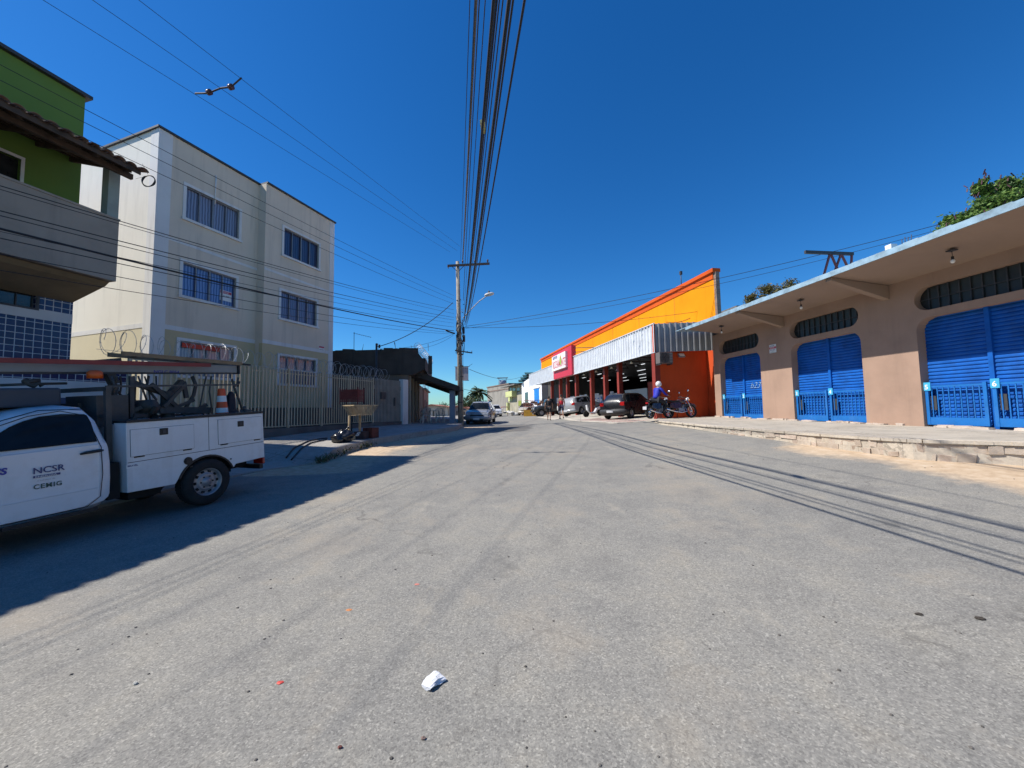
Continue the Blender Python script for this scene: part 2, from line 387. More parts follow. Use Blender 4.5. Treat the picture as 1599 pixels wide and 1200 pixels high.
def resample(pts, n):
    P = [Vector((p[0], p[1])) for p in pts]; L = [0]
    for a, b_ in zip(P[:-1], P[1:]): L.append(L[-1] + (b_-a).length)
    out = []
    for i in range(n):
        s_ = L[-1]*i/(n-1); k = max(j for j in range(len(L)) if L[j] <= s_ + 1e-9); k = min(k, len(P)-2)
        out.append(P[k].lerp(P[k+1], (s_-L[k])/max(1e-9, L[k+1]-L[k])))
    return out
def strip(A, B, n, m, zf, skirt=.5, wob=0.0):
    """draped slab between two plan polylines with a skirt; zf(x, y) gives the top"""
    a = resample(A, n); b_ = resample(B, n); mb = MB(); vs = []
    for i in range(n):
        for j in range(m):
            p = a[i].lerp(b_[i], j/(m-1)); vs.append((p.x, p.y, zf(p.x, p.y) + random.uniform(-wob, wob)))
    fs = [(i*m+j, i*m+j+1, (i+1)*m+j+1, (i+1)*m+j) for i in range(n-1) for j in range(m-1)]
    mb.add(vs, fs, True)
    rim = [i*m for i in range(n)] + [(n-1)*m+j for j in range(1, m)] + [i*m+m-1 for i in range(n-2, -1, -1)] + [j for j in range(m-2, 0, -1)]
    o = len(mb.v); mb.v += [(mb.v[k][0], mb.v[k][1], mb.v[k][2]-skirt) for k in rim]
    k = len(rim); mb.f += [(rim[i], rim[(i+1) % k], o+(i+1) % k, o+i) for i in range(k)]; mb.sm += [False]*k
    return mb
def concrete(name, base, joints=0.0, rot=0, dirt=.25, warm=1.0, jscale=1.0):
    m, t, b = new_mat(name); v = nd(t, 'ShaderNodeTexCoord').outputs['Object']
    c = ramp(t, noise(t, v, 1.1, 8, .68), [(.28, tuple(x*.70 for x in base)), (.5, base), (.72, tuple(min(1, x*1.18) for x in base))])
    c = mix(t, .5, c, ramp(t, noise(t, v, 26, 5, .7), [(.3, (.72, .72, .72)), (.7, (1.2, 1.19, 1.17))]), 'MULTIPLY')
    c = mix(t, mth(t, 'MULTIPLY', ramp(t, noise(t, v, .8, 9, .7), [(.5, (0, 0, 0)), (.75, (1, 1, 1))]), dirt), c, (.33, .22, .13))
    # cracks
    vo = nd(t, 'ShaderNodeTexVoronoi', feature='DISTANCE_TO_EDGE', i_Scale=.55)
    dv = nd(t, 'ShaderNodeVectorMath', operation='ADD'); t.links.new(v, dv.inputs[0])
    nn = nd(t, 'ShaderNodeTexNoise', i_Scale=2.5, i_Detail=6.0); t.links.new(v, nn.inputs['Vector']); t.links.new(nn.outputs['Color'], dv.inputs[1]); t.links.new(dv.outputs[0], vo.inputs['Vector'])
    ck = ramp(t, vo.outputs['Distance'], [(.0, (1, 1, 1)), (.012, (0, 0, 0))]); c = mix(t, mth(t, 'MULTIPLY', ck, .55), c, (.10, .085, .07))
    if joints:
        br = nd(t, 'ShaderNodeTexBrick', offset=0.0); br.inputs['Scale'].default_value = jscale; br.inputs['Mortar Size'].default_value = .012; br.inputs['Brick Width'].default_value = joints; br.inputs['Row Height'].default_value = joints
        t.links.new(mapping(t, v, rot=(0, 0, R_(rot))), br.inputs['Vector'])
        c = mix(t, mth(t, 'MULTIPLY', br.outputs['Fac'], .6), c, (.13, .11, .09))
    t.links.new(c, b.inputs['Base Color']); b.inputs['Roughness'].default_value = .88; b.inputs['Specular IOR Level'].default_value = .25
    bump(t, b, mth(t, 'ADD', noise(t, v, 40, 5, .7), noise(t, v, 6, 5)), .4, .01)
    return m
M_SIDE_L = concrete('sidewalk_concrete_left', (.33, .31, .28), 1.6, 19, .18)
M_SIDE_R = concrete('sidewalk_concrete_right', (.41, .37, .31), 2.2, 6, .18)
M_FORE = concrete('forecourt_concrete', (.42, .385, .33), 1.6, 10, .15)

# frames
RB = Frame(10.94, 10.33, -6.4)            # blue-door shop, X=0 is its front wall
c_ = at_y(249, 200, 12.5)
AP = Frame(c_.x, c_.y, 19.0)              # apartment block, X=0 front wall, Y=0 near corner
MKT = Frame(7.23, 19.28, -10.2)           # supermarket, X=0 canopy front
g_ = at_y(217, 262, 9.3)
GB = Frame(g_.x, g_.y, 14.5)              # green house, X=0 is the tip of its tiled eave

# right raised sidewalk (top edge of the stone kerb)
def zr(x, y): return .9 + .011*max(0, y-9)
edge_px = [(1700, 696), (1599, 692.5), (1430, 688), (1300, 680), (1195, 672.5), (1110, 667), (1050, 662.5), (1012, 659.5)]
ER = [at_z(px, py, .9) for px, py in edge_px]; ER = [(p.x, p.y) for p in ER]
ER[-1] = (6.35, 17.2); ER[-2] = (5.95, 15.4)
ER = [(9.3, 1.0)] + ER
wallR = [RB.w(.35, yy, 0) for yy in (-9.5, 8.55)]
walk = strip(ER + [(6.9, 18.3)], [(RB.w(.3, yy, 0).x, RB.w(.3, yy, 0).y) for yy in (-10, -4, 0, 4, 8.9)], 60, 14, zr, .12, .004)
tag(walk.build('sidewalk', M_SIDE_R), kind='structure')
# stone kerb wall under the sidewalk edge: individual rough blocks in one retaining wall
def stone_mat(name, a, b_, c2, mortar=(.5, .42, .32)):
    m, t, b = new_mat(name); v = nd(t, 'ShaderNodeTexCoord').outputs['Object']
    vo = nd(t, 'ShaderNodeTexVoronoi', i_Scale=2.6); vv_ = mapping(t, v, (1, 1, 1.9)); t.links.new(vv_, vo.inputs['Vector'])
    c = ramp(t, nd(t, 'ShaderNodeNewGeometry').outputs['Random Per Island'], [(.1, a), (.5, b_), (.9, c2)])
    c = mix(t, .7, c, ramp(t, noise(t, v, 9, 7, .75), [(.3, (.6, .56, .5)), (.7, (1.2, 1.2, 1.2))]), 'MULTIPLY')
    e = noise(t, v, 3.5, 6, .7); c = mix(t, ramp(t, e, [(.45, (0, 0, 0)), (.7, (.7, .7, .7))]), c, mortar)
    t.links.new(c, b.inputs['Base Color']); b.inputs['Roughness'].default_value = .9
    bump(t, b, mth(t, 'ADD', noise(t, v, 14, 8, .75), mth(t, 'MULTIPLY', e, -1.2)), .8, .03); return m
M_STONE = stone_mat('kerb_stone', (.38, .30, .24), (.45, .38, .31), (.47, .37, .30), (.48, .42, .35))
M_KCON = concrete('kerb_concrete', (.50, .44, .36), 0, 0, .3)
root = thing('stone_kerb_wall', 'rough stone kerb wall holding up the pale sidewalk before the blue doors', 'kerb wall')
def kerb(lo, hi_, m, name, drop=.05):
    N = 700; pts = resample(ER, N); L = N-1; mb = MB(); core = MB(); i0, i1 = int(lo*L), int(hi_*L)
    for a, b_ in zip(pts[i0:i1:6], pts[i0+6:i1+6:6]):
        d = (b_-a).normalized(); n = Vector((-d.y, d.x)); n = n if n.x < 0 else -n; b2 = b_+d*.01
        top = zr(a.x, a.y)-.036; bot = min(gz(a.x, a.y), gz(b_.x, b_.y))-.15; P = [a+n*.012, b2+n*.012, b2-n*.15, a-n*.15]
        core.add([(p.x, p.y, bot) for p in P]+[(p.x, p.y, top) for p in P], [(3,2,1,0),(4,5,6,7),(0,1,5,4),(1,2,6,5),(2,3,7,6),(3,0,4,7)])
    core.jig(.01); core.build('core_'+name, M_KCON, root)
    if m is not M_STONE: return
    for row in (0, 1, 2):
        i = i0 + random.randint(0, 6)
        while i < i1-2:
            j = min(i1, i+random.choice((4, 6, 9, 14, 20))); a, b_ = pts[i], pts[j]; d = (b_-a).normalized(); n = Vector((-d.y, d.x)); n = n if n.x < 0 else -n
            top = zr(a.x, a.y)-.035; bot = min(gz(a.x, a.y), gz(b_.x, b_.y))-.16; H = top-bot; z0 = bot+H*row/3+random.uniform(-.03, .02); z1 = bot+H*(row+1)/3+random.uniform(-.04, .015)
            if row == 2: z1 = min(z1, top)
            o1 = random.uniform(.0, .034); g = .008; A0, B0 = a+d*g+n*o1, b_-d*g+n*(o1+random.uniform(-.012, .012)); A1, B1 = a+d*g-n*.02, b_-d*g-n*.02
            dz = [random.uniform(-.012, .012) for _ in range(4)]
            mb.add([(A1.x, A1.y, z0), (A0.x, A0.y, z0+dz[0]+.006), (B0.x, B0.y, z0+dz[1]+.006), (B1.x, B1.y, z0), (A1.x, A1.y, z1), (A0.x, A0.y, z1+dz[2]-.006), (B0.x, B0.y, z1+dz[3]-.006), (B1.x, B1.y, z1)], [(3,2,1,0),(4,5,6,7),(0,1,5,4),(1,2,6,5),(2,3,7,6),(3,0,4,7)])
            i = j
            if random.random() < .08: i += 5
    mb.jig(.016); mb.build(name, m, root, bevel=.02, seg=2)
kerb(.0, .66, M_STONE, 'stone_blocks')
kerb(.66, 1.0, M_KCON, 'concrete_face')
# concrete coping along the edge
pts = resample(ER, 90); mb = MB()
for a, b_ in zip(pts[:-1], pts[1:]):
    d = (b_-a).normalized(); n = Vector((-d.y, d.x)); n = n if n.x < 0 else -n
    o = random.uniform(.01, .035)
    mb.bar((a.x+n.x*(o-.1), a.y+n.y*(o-.1), zr(a.x, a.y)-.012), (b_.x+n.x*(o-.1), b_.y+n.y*(o-.1), zr(b_.x, b_.y)-.012), .26, .055)
mb.build('coping', M_KCON, root)

# forecourt of the supermarket
FA = [hit(1012, 664), hit(960, 662), hit(905, 658.5), hit(862, 655.5), hit(838, 652.5)]
FA = [(6.5, 17.6)] + [(p.x, p.y) for p in FA[1:]]
FB = [(MKT.w(3.1, yy, 0).x, MKT.w(3.1, yy, 0).y) for yy in (-.1, 8, 16, 24, 30)]
strip(FA, FB, 50, 14, lambda x, y: gz(x, y) + .03 + .02*min(1, max(0, (x-4)/3)), .3, .003)
fc = strip(FA, FB, 50, 14, lambda x, y: gz(x, y) + .035, .3, .002)
tag(fc.build('forecourt', M_FORE), kind='structure')
# faded red hatching painted on the forecourt edge
M_REDP = mat('faded_red_paint', (.55, .24, .20), .85, .3, 9, .1)
mb = MB()
fa = resample(FA, 200)
for k in range(11):
    a = fa[14 + k*6]; q = Vector((math.sin(R_(62)), math.cos(R_(62)))) * 1.0
    n_ = Vector((q.y, -q.x)).normalized()*.05
    prev = None
    for j in range(6):
        p = Vector((a.x, a.y)) + Vector((.25, .1)) + q*(j/5)*1.5
        cur = [(p.x-n_.x, p.y-n_.y, gz(p.x, p.y)+.043), (p.x+n_.x, p.y+n_.y, gz(p.x, p.y)+.043)]
        if prev: mb.quad(prev[0], prev[1], cur[1], cur[0])
        prev = cur
tag(mb.build('road_marking', M_REDP), kind='structure')

# left sidewalk: from the kerb to the fences and house fronts; dips to the road in front of the truck
far_pts = [(-3.1, 24.5), (-4.0, 31), (-6.3, 45)]
KL = [(-6.9, 6.2), (-6.55, 8.0), (-6.05, 9.4)] + KERB_L[1:] + far_pts
KB = [(-10.6, 5.2), (-10.5, 8.0), (-9.9, 9.8)] + [(AP.w(2.2, yy, 0).x, AP.w(2.2, yy, 0).y) for yy in (0, 3, 6, 9, 11)] + [(-6.4, 26), (-7.4, 32), (-9.6, 45)]
y_k = KERB_L[1][1]
def zl(x, y):
    base = gz(x, y); r = min(1, max(0, (y - y_k + .2) / 1.1))
    d = min(1, max(0, (-x - 5.9) / 3.5)); lowd = base + .02 + .10*d
    hi_ = base + .20 + .12*min(1, max(0, (-x-4)/4))
    return lowd*(1-r) + hi_*r if y < y_k + 1.2 else hi_
strip(KL, KB, 90, 16, zl, .4, .003)
sw = strip(KL, KB, 90, 16, zl, .4, .003); tag(sw.build('pavement', M_SIDE_L), kind='structure')
# weeds along the kerb tip
M_WEED = mat('weed_leaf', (.09, .10, .04), .8, .4, 9, 0); MATS['weed_leaf'] = M_WEED
mb = MB()
for k in range(260):
    t_ = random.random()**1.5; p = resample(KERB_L[1:5], 50)[int(t_*30)]
    x0, y0 = p.x + random.uniform(-.10, .16), p.y + random.uniform(-.1, .1); z0 = gz(x0, y0) + random.uniform(0, .12)
    a = random.uniform(0, 6.28); l = random.uniform(.05, .16); up_ = random.uniform(.05, .16)
    dx, dy = math.cos(a)*l, math.sin(a)*l; wx, wy = -math.sin(a)*.02, math.cos(a)*.02
    mb.quad((x0-wx, y0-wy, z0), (x0+wx, y0+wy, z0), (x0+dx, y0+dy, z0+up_))
tag(mb.build('weeds', M_WEED, clean=False), kind='stuff')

# ================================================================== RIGHT: SHOP WITH BLUE DOORS
M_TAN = mat('tan_plaster', (.34, .225, .165), .9, .10, .8, .3, 45, streak=.5, streak_col=(.20, .135, .10), dirt=.18, dirt_col=(.27, .2, .15))
M_TANSOF = mat('tan_soffit', (.30, .215, .16), .9, .06, .9, .15, 40)
M_BLUE = mat('blue_shutter_paint', (.002, .088, .38), .6, .2, 2.4, .45, 5, streak=.55, streak_col=(.012, .045, .16), dirt=.22, dirt_col=(.03, .15, .40), spec=.25)
M_BLUE2 = mat('blue_gate_paint', (.006, .13, .42), .5, .10, 3, .1, 30, dirt=.15, dirt_col=(.2, .25, .4))
M_WPAINT = mat('white_paint', (.72, .72, .70), .6, .06, 3, .05)
M_PALEBLUE = mat('flaking_pale_blue_paint', (.25, .37, .46), .85, .25, 3, .2, 20, streak=.35, streak_col=(.16, .18, .17), dirt=.8, dirt_col=(.11, .13, .13))
M_DKGLASS = glass('dusty_dark_glass', (.012, .016, .014), .45)
M_DKMETAL = mat('dark_steel', (.045, .045, .048), .55, .2, 5, .1)
M_RED = mat('red_oxide_steel', (.22, .055, .045), .6, .25, 5, .1)
M_BULB = mat('bulb_white', (.75, .73, .68), .2, .02, 3, 0)
M_BLACK = mat('black_plastic', (.015, .015, .016), .5, .1, 5, .05)
shop = thing('shop_building', 'low tan shop with blue roller doors and an overhanging roof slab', 'building', RB.m)
def u_at(px, py=600, X=0): return RB.on(px, py, X)[0]
def z_at(px, py, X=0): return RB.on(px, py, X)[1]
op = []   # openings: near u (right), far u (left)
o3 = (u_at(1362.5, 610, .28), u_at(1238)); o1 = (u_at(1199.5, 610, .28), u_at(1125.5))
d56 = u_at(1555, 600, .28); o5 = (2*d56 - u_at(1438), u_at(1438))
ops = [o1, o3, o5]
ZT = 3.80; print('ops', ops, 'top', z_at(1352, 518), z_at(1250, 540))
for a, b_ in ops: op.append(rrect(a, b_, .70, ZT, .34, 6, (0, 0, 1, 1)))
ov = []
for (a, b_) in ops: ov.append(rrect(a + .02, b_ - .0, 3.98, 4.62, .318, 8))
wm = wall_with_holes([(-10, .6), (8.62, .6), (8.62, 5.02), (-10, 5.02)], op + ov, 'x', 0, .32)
wm.build('front_wall', M_TAN, shop)
mb = MB(); mb.box(.325, 9, 8.3, 8.6, .6, 5.0); mb.box(.325, 9, -10, -9.7, .6, 5.0); mb.box(8.7, 9, -9.69, 8.29, .6, 5.0); mb.box(.325, 8.69, -9.69, 8.29, 4.86, 5.0); mb.box(.6, 8.69, -9.69, 8.29, .5, .85)
mb.build('side_wall', M_TAN, shop)
# roof slab and canopy
mb = MB(); mb.prism([(-1.90, 5.14), (0, 4.93), (.31, 4.93), (.31, 5.22), (-1.90, 5.22)], 'y', -10.2, 7.75)
mb.build('canopy_slab', M_TANSOF, shop)
mb = MB()
ys_ = np.linspace(-10.2, 7.76, 60)
for a, b_ in zip(ys_[:-1], ys_[1:]):
    t_ = 5.26 + random.uniform(-.012, .012); mb.box(-1.93, -1.903, a, b_, 5.115, t_)
mb.box(-1.90, 9.05, -10.2, 8.65, 5.223, 5.25)
mb.build('roof_edge', M_PALEBLUE, shop)
for uu in (u_at(1218, 560)-.2, .62, -4.7):
    mb = MB(); mb.prism([(-1.83, 5.125), (-1.83, 5.04), (-.003, 4.52), (-.003, 4.92)], 'y', uu-.09, uu+.09)
    mb.build('canopy_bracket', M_TANSOF, shop, bevel=.01)
def shutter(a, b_, name='roller_shutter'):
    mb = MB(); z = .92; n_ = 0; X0 = .27
    while z < ZT + .05:
        s_ = .095; mb.add([(X0, a, z), (X0, b_, z), (X0-.022, b_, z+.03), (X0-.022, a, z+.03), (X0-.018, a, z+.07), (X0-.018, b_, z+.07), (X0+.004, b_, z+s_), (X0+.004, a, z+s_)],
               [(0,1,2,3), (3,2,5,4), (4,5,6,7)]); z += s_
    mb.box(X0+.01, X0+.03, a, b_, .85, ZT+.05)
    return mb
num = 6
for (a, b_), labels in zip(ops, (('1', '2'), ('3', '4'), ('5', '6'))):
    mid = (a + b_)/2
    for (p, q, nm) in ((mid+.04, b_-.0, labels[0]), (a+.0, mid-.04, labels[1])):
        sh = shutter(p, q).build('roller_shutter', M_BLUE, shop)
        mbg = MB(); zb0 = .965
        mbg.box(.10, .13, p+.02, q-.02, zb0, 1.16)           # sill plate
        mbg.box(.10, .125, p+.02, q-.02, 1.94, 1.985)
        nb = int((q-p)/.115)
        for i in range(nb+1):
            y0 = p+.03+(q-p-.06)*i/nb; mbg.box(.105, .122, y0-.011, y0+.011, 1.16, 1.94)
        for y0 in (p+.045, q-.045): mbg.box(.09, .135, y0-.035, y0+.035, zb0, 2.02)
        ga = mbg.build('barred_gate', M_BLUE2, shop)
        lb = MB(); lb.box(.13, .16, q-.22, q-.1, 1.35, 1.72); lb.build('lock_box', M_DKMETAL, ga)
        np_ = MB(); np_.box(.075, .089, q-.15, q+.01, 1.86, 2.08); pl = np_.build('number_plate', mat('turquoise_plate', (.05, .38, .62), .5), shop)
        text(nm, 'number', M_WPAINT, pl, FACE_NX(.072, q-.02, 1.90), .17, .001, 'LEFT', .004)
    mb = MB(); mb.box(.20, .26, mid-.045, mid+.045, .9, ZT+.02); mb.build('centre_post', M_BLUE, shop)
    # oval window: frame bars, dusty glass
    gl = MB(); gl.box(.20, .22, a-.1, b_+.1, 3.92, 4.68); wi = gl.build('oval_window', M_DKGLASS, shop)
    fr = MB(); nb = int((b_-a)/.21)
    for i in range(1, nb):
        y0 = a+(b_-a)*i/nb; fr.box(.165, .19, y0-.012, y0+.012, 3.98, 4.62)
    fr.box(.16, .185, a+.02, b_-.02, 4.28, 4.305); fr.build('window_bars', M_DKMETAL, wi)
# mortar-like foot of the wall (broken plaster)
mb = MB()
for k in range(60):
    y0 = random.uniform(-6, 8.4); l = random.uniform(.1, .5); x0 = -random.uniform(.0, .12)
    mb.box(x0-.05, .02, y0, y0+l, .88+.011*max(0, y0), .945+random.uniform(0, .03)+.011*max(0, y0))
mb.jig(.012); mb.build('plinth_mortar', concrete('broken_plaster', (.5, .42, .36), 0, 0, .3), shop)
# wall sign
yy, zz = RB.on(1207, 545); mb = MB(); mb.box(-.012, -.004, yy-.17, yy+.17, zz-.16, zz+.17)
sg = mb.build('estate_sign', M_WPAINT, shop)
mb = MB(); mb.box(-.016, -.0125, yy-.165, yy+.165, zz-.005, zz+.075); mb.build('red_band', mat('sign_red', (.45, .05, .08), .5), sg)
text('VENDE', 'lettering', M_WPAINT, sg, FACE_NX(-.018, yy+.14, zz+.012), .075, .0008)
text('ALUGA', 'lettering', mat('sign_grey', (.10, .13, .2), .5), sg, FACE_NX(-.014, yy+.15, zz+.095), .07, .0008)
text('3353-1020', 'lettering', mat('sign_grey', (.1, .1, .1), .5), sg, FACE_NX(-.014, yy+.15, zz-.07), .06, .0008)
text('imoveis', 'lettering', mat('sign_green', (.05, .3, .12), .5), sg, FACE_NX(-.014, yy+.12, zz-.14), .055, .0008)
# graffito on shutter 2
gx, gzz = RB.on(1172, 606, .24)
text('b23', 'graffiti', mat('spray_white', (.22, .36, .55), .8, .4, 9), shop, FACE_NX(.235, gx+.02, gzz-.02), .36, .001, 'LEFT', -.004, .4, 1.1)
# bulbs hanging from the soffit
for px, py, nm in ((1486, 388, 'nearest bare bulb under the canopy, above doors 5 and 6'), (1250, 465, 'middle bare bulb under the canopy, above doors 3 and 4'), (1126, 503, 'farthest bare bulb under the canopy, above doors 1 and 2')):
    y0, _z = RB.on(px, py, -1.05)
    lp = thing('hanging_bulb', nm, 'light bulb', RB.m @ Matrix.Translation((-1.05, y0, 5.0)), 'bare bulbs under the canopy')
    MB().box(-.07, .07, -.07, .07, -.012, .012).build('ceiling_plate', M_DKMETAL, lp)
    MB().tube((0, 0, -.0125), (0, 0, -.14), .006, n=6).tube((0, 0, -.14), (0, 0, -.21), .024, n=10).build('socket', M_BLACK, lp)
    MB().ball((0, 0, -.25), .042, (1, 1, 1.15)).build('bulb', M_BULB, lp)
# steel truss frame standing on the roof
yk = RB.on(1296, 410, -1.5)[0]
tr = thing('roof_frame', 'dark red steel trestle frame standing on the roof edge', 'steel frame', RB.m)
xa_, za_ = RB.ony(1257, 394, yk); xb_2, zb_2 = RB.ony(1332, 397, yk)
MB().bar((xa_, yk, za_), (xb_2, yk, zb_2), .06, .09).build('top_beam', M_DKMETAL, tr)
def _q(px, py): x, z = RB.ony(px, py+(14 if py > 400 else 0), yk); return (x, yk, max(z, 5.25))
mb = MB()
for p_, q_ in (((1286, 421), (1296, 396)), ((1310, 412), (1297, 396)), ((1302, 414), (1313, 398)), ((1324, 404), (1314, 398)), ((1329, 406), (1330, 398))): mb.bar(_q(*p_), _q(*q_), .045, .045)
mb.build('legs', M_RED, tr)
# concrete stubs and bolts on the roof edge
y0, z0 = RB.on(1385, 386, -1.9)
mb = MB(); mb.box(-1.87, -1.7, y0-.07, y0+.07, 5.252, 5.39); st = mb.build('concrete_stub', M_WPAINT)
st.matrix_world = RB.m; tag(st, 'small whitewashed block on the edge of the shop roof', 'block')
st2 = MB()
for k in range(4): st2.tube((-1.8, y0-.25-k*.06, 5.25), (-1.8+.01*k, y0-.25-k*.06, 5.42+.03*(k % 2)), .008, n=6)
st2.build('rebar', M_DKMETAL, st)

# ------------------------------------------------------------------ brick house and trees behind the shop
def brick(name, c1, c2, mo, sc=1.0, w_=.25, h_=.1, ms=.014, dirt=.4, axis='x'):
    m, t, b = new_mat(name); v = nd(t, 'ShaderNodeTexCoord').outputs['Object']
    sx = nd(t, 'ShaderNodeSeparateXYZ'); t.links.new(v, sx.inputs[0]); cb = nd(t, 'ShaderNodeCombineXYZ')
    ad = mth(t, 'ADD', sx.outputs[0], sx.outputs[1]); t.links.new(ad, cb.inputs[0]); t.links.new(sx.outputs[2], cb.inputs[1])
    br = nd(t, 'ShaderNodeTexBrick'); t.links.new(cb.outputs[0], br.inputs['Vector'])
    br.inputs['Color1'].default_value = (*c1, 1); br.inputs['Color2'].default_value = (*c2, 1); br.inputs['Mortar'].default_value = (*mo, 1)
    br.inputs['Scale'].default_value = sc; br.inputs['Mortar Size'].default_value = ms; br.inputs['Brick Width'].default_value = w_; br.inputs['Row Height'].default_value = h_
    c = mix(t, .8, br.outputs['Color'], ramp(t, noise(t, v, 1.5, 8, .7), [(.3, (.55, .55, .55)), (.7, (1.2, 1.2, 1.2))]), 'MULTIPLY')
    c = mix(t, mth(t, 'MULTIPLY', ramp(t, noise(t, v, .6, 6, .7), [(.45, (0, 0, 0)), (.7, (1, 1, 1))]), dirt), c, (.09, .08, .07))
    t.links.new(c, b.inputs['Base Color']); b.inputs['Roughness'].default_value = .92
    bump(t, b, mth(t, 'SUBTRACT', noise(t, v, 30, 4), br.outputs['Fac']), .5, .01); return m
M_BRICK = brick('clay_brick', (.27, .12, .075), (.33, .17, .11), (.26, .22, .18))
bh = thing('brick_house', 'unplastered brick house showing behind the tan shop roof', 'house', Frame(13.4, 24.0, -6).m)
MB().box(-.0, 7, -1.4, 6, 0, 7.25).build('wall', M_BRICK, bh)
MB().box(-.3, 7.3, -1.7, 6.3, 7.253, 7.42).build('roof_slab', mat('old_concrete', (.16, .15, .14), .9, .2, 1.5, .3), bh)

def leaf_mat(name, c1, c2, c3):
    m, t, b = new_mat(name)
    oi = nd(t, 'ShaderNodeTexCoord'); v = oi.outputs['Object']; g = nd(t, 'ShaderNodeNewGeometry')
    c = ramp(t, g.outputs['Random Per Island'], [(.1, c1), (.5, c2), (.9, c3)])
    c = mix(t, .5, c, ramp(t, noise(t, v, 1.3, 3), [(.35, (.6, .62, .6)), (.65, (1.2, 1.15, 1))]), 'MULTIPLY')
    t.links.new(c, b.inputs['Base Color']); b.inputs['Roughness'].default_value = .65
    b.inputs['Subsurface Weight'].default_value = 0
    tr_ = nd(t, 'ShaderNodeBsdfTranslucent'); t.links.new(c, tr_.inputs['Color']); ms = nd(t, 'ShaderNodeMixShader', i_0=.25)
    t.links.new(b.outputs[0], ms.inputs[1]); t.links.new(tr_.outputs[0], ms.inputs[2]); t.links.new(ms.outputs[0], t.nodes['Material Output'].inputs['Surface'])
    return m
M_BARK = mat('bark', (.10, .075, .055), .95, .3, 5, .6, 12)
def tree(name, label, base, height, crowns, leaf, n_leaf=6000, ls=.12, group=None, trunk_r=.2, pods=None, fronds=False):
    """crowns: list of (x, y, z, rx, ry, rz) blobs relative to base, leaves cluster in clumps inside them"""
    rt = thing(name, label, 'tree', base, group)
    tm = MB(); top = Vector((crowns[0][0], crowns[0][1], crowns[0][2]))
    tm.poly([(0, 0, -.3), (top.x*.2, top.y*.2, height*.3), (top.x*.6, top.y*.6, height*.55), tuple(top)], [trunk_r, trunk_r*.8, trunk_r*.55, trunk_r*.25], 8)
    clumps = []
    for (cx, cy, cz, rx, ry, rz) in crowns:
        s0 = Vector((top.x*.4, top.y*.4, height*.45)); e0 = Vector((cx, cy, cz))
        tm.poly([s0, s0.lerp(e0, .5)+Vector((0, 0, .15)), e0], [trunk_r*.4, trunk_r*.25, .02], 6)
        k = max(8, int(22*(rx*rz)**.5))
        for i in range(k):
            u_ = random.uniform(-1, 1); a = random.uniform(0, 6.28); q = (1-u_*u_)**.5; rr = random.uniform(.3, 1.0)
            c = e0 + Vector((q*math.cos(a)*rx*rr, q*math.sin(a)*ry*rr, u_*rz*rr)); clumps.append((c, random.uniform(.25, .45)*min(rx, rz)))
            if i % 2 == 0: tm.poly([e0, e0.lerp(c, .6)+Vector((0, 0, .05)), c], [.03, .02, .008], 5)
    tm.build('trunk', M_BARK, rt)
    lf = MB(); V = []; Fc = []
    for i in range(n_leaf):
        c, r = random.choice(clumps); d = Vector((random.gauss(0, 1), random.gauss(0, 1), random.gauss(0, .75)))*r*.62
        p = c + d; nrm = Vector((random.gauss(0, 1), random.gauss(0, 1), random.gauss(.6, 1))).normalized()
        x = nrm.cross(Vector((random.random(), random.random(), random.random()))).normalized(); y = nrm.cross(x)
        s_ = ls*random.uniform(.5, 1.2); o = len(V)
        V += [p - x*s_*.5, p + y*s_*.28, p + x*s_*.5, p - y*s_*.28]; Fc.append((o, o+1, o+2, o+3))
    lf.v = [tuple(p) for p in V]; lf.f = Fc; lf.sm = [False]*len(Fc)
    cr = lf.build('crown', leaf, rt, clean=False)
    if pods:
        pm = MB()
        for i in range(pods):
            c, r = random.choice(clumps)
            if c.z < top.z*.85: continue
            for j in range(7):
                p = c + Vector((random.gauss(0, .12), random.gauss(0, .12), random.gauss(.05, .16))); pm.bar(p, p+Vector((random.gauss(0, .05), random.gauss(0, .05), -.14)), .035, .015)
        pm.build('seed_pods', mat('dark_red_pods', (.07, .025, .03), .7, .3, 6, .1), rt)
    return rt
LEAF_G = leaf_mat('leaf_green', (.05, .10, .018), (.10, .19, .03), (.17, .27, .055))
LEAF_D = leaf_mat('leaf_dark', (.022, .04, .014), (.04, .065, .02), (.06, .09, .03))
LEAF_O = leaf_mat('leaf_olive', (.07, .075, .02), (.13, .12, .035), (.20, .15, .05))
p = at_y(1530, 330, 13.2)
tree('leafy_tree', 'bright green tree with dark pods rising behind the shop roof at right', (p.x+.6, p.y, .9), 5.2,
     [(-.3, 0, p.z-1.0, 1.1, 1.0, .55), (1.0, .2, p.z-.6, 1.2, 1.0, .8), (-1.25, -.1, p.z-1.35, .7, .7, .42), (-.35, .1, p.z-.05, .3, .3, .36), (.35, 0, p.z-.05, .3, .3, .34), (2.2, .3, p.z-.1, .9, .8, .8)], LEAF_G, 30000, .13, pods=60)
p = at_y(1203, 455, 25)
tree('olive_tree', 'rounded brownish-green tree top between the brick house and the shop roof', (p.x+.3, p.y, .9), 6.4,
     [(0, 0, p.z-1.3, 1.9, 1.5, .95), (-.9, 0, p.z-1.7, 1.1, 1.0, .6), (1.2, .1, p.z-1.3, 1.0, 1.0, .7)], LEAF_O, 14000, .15)

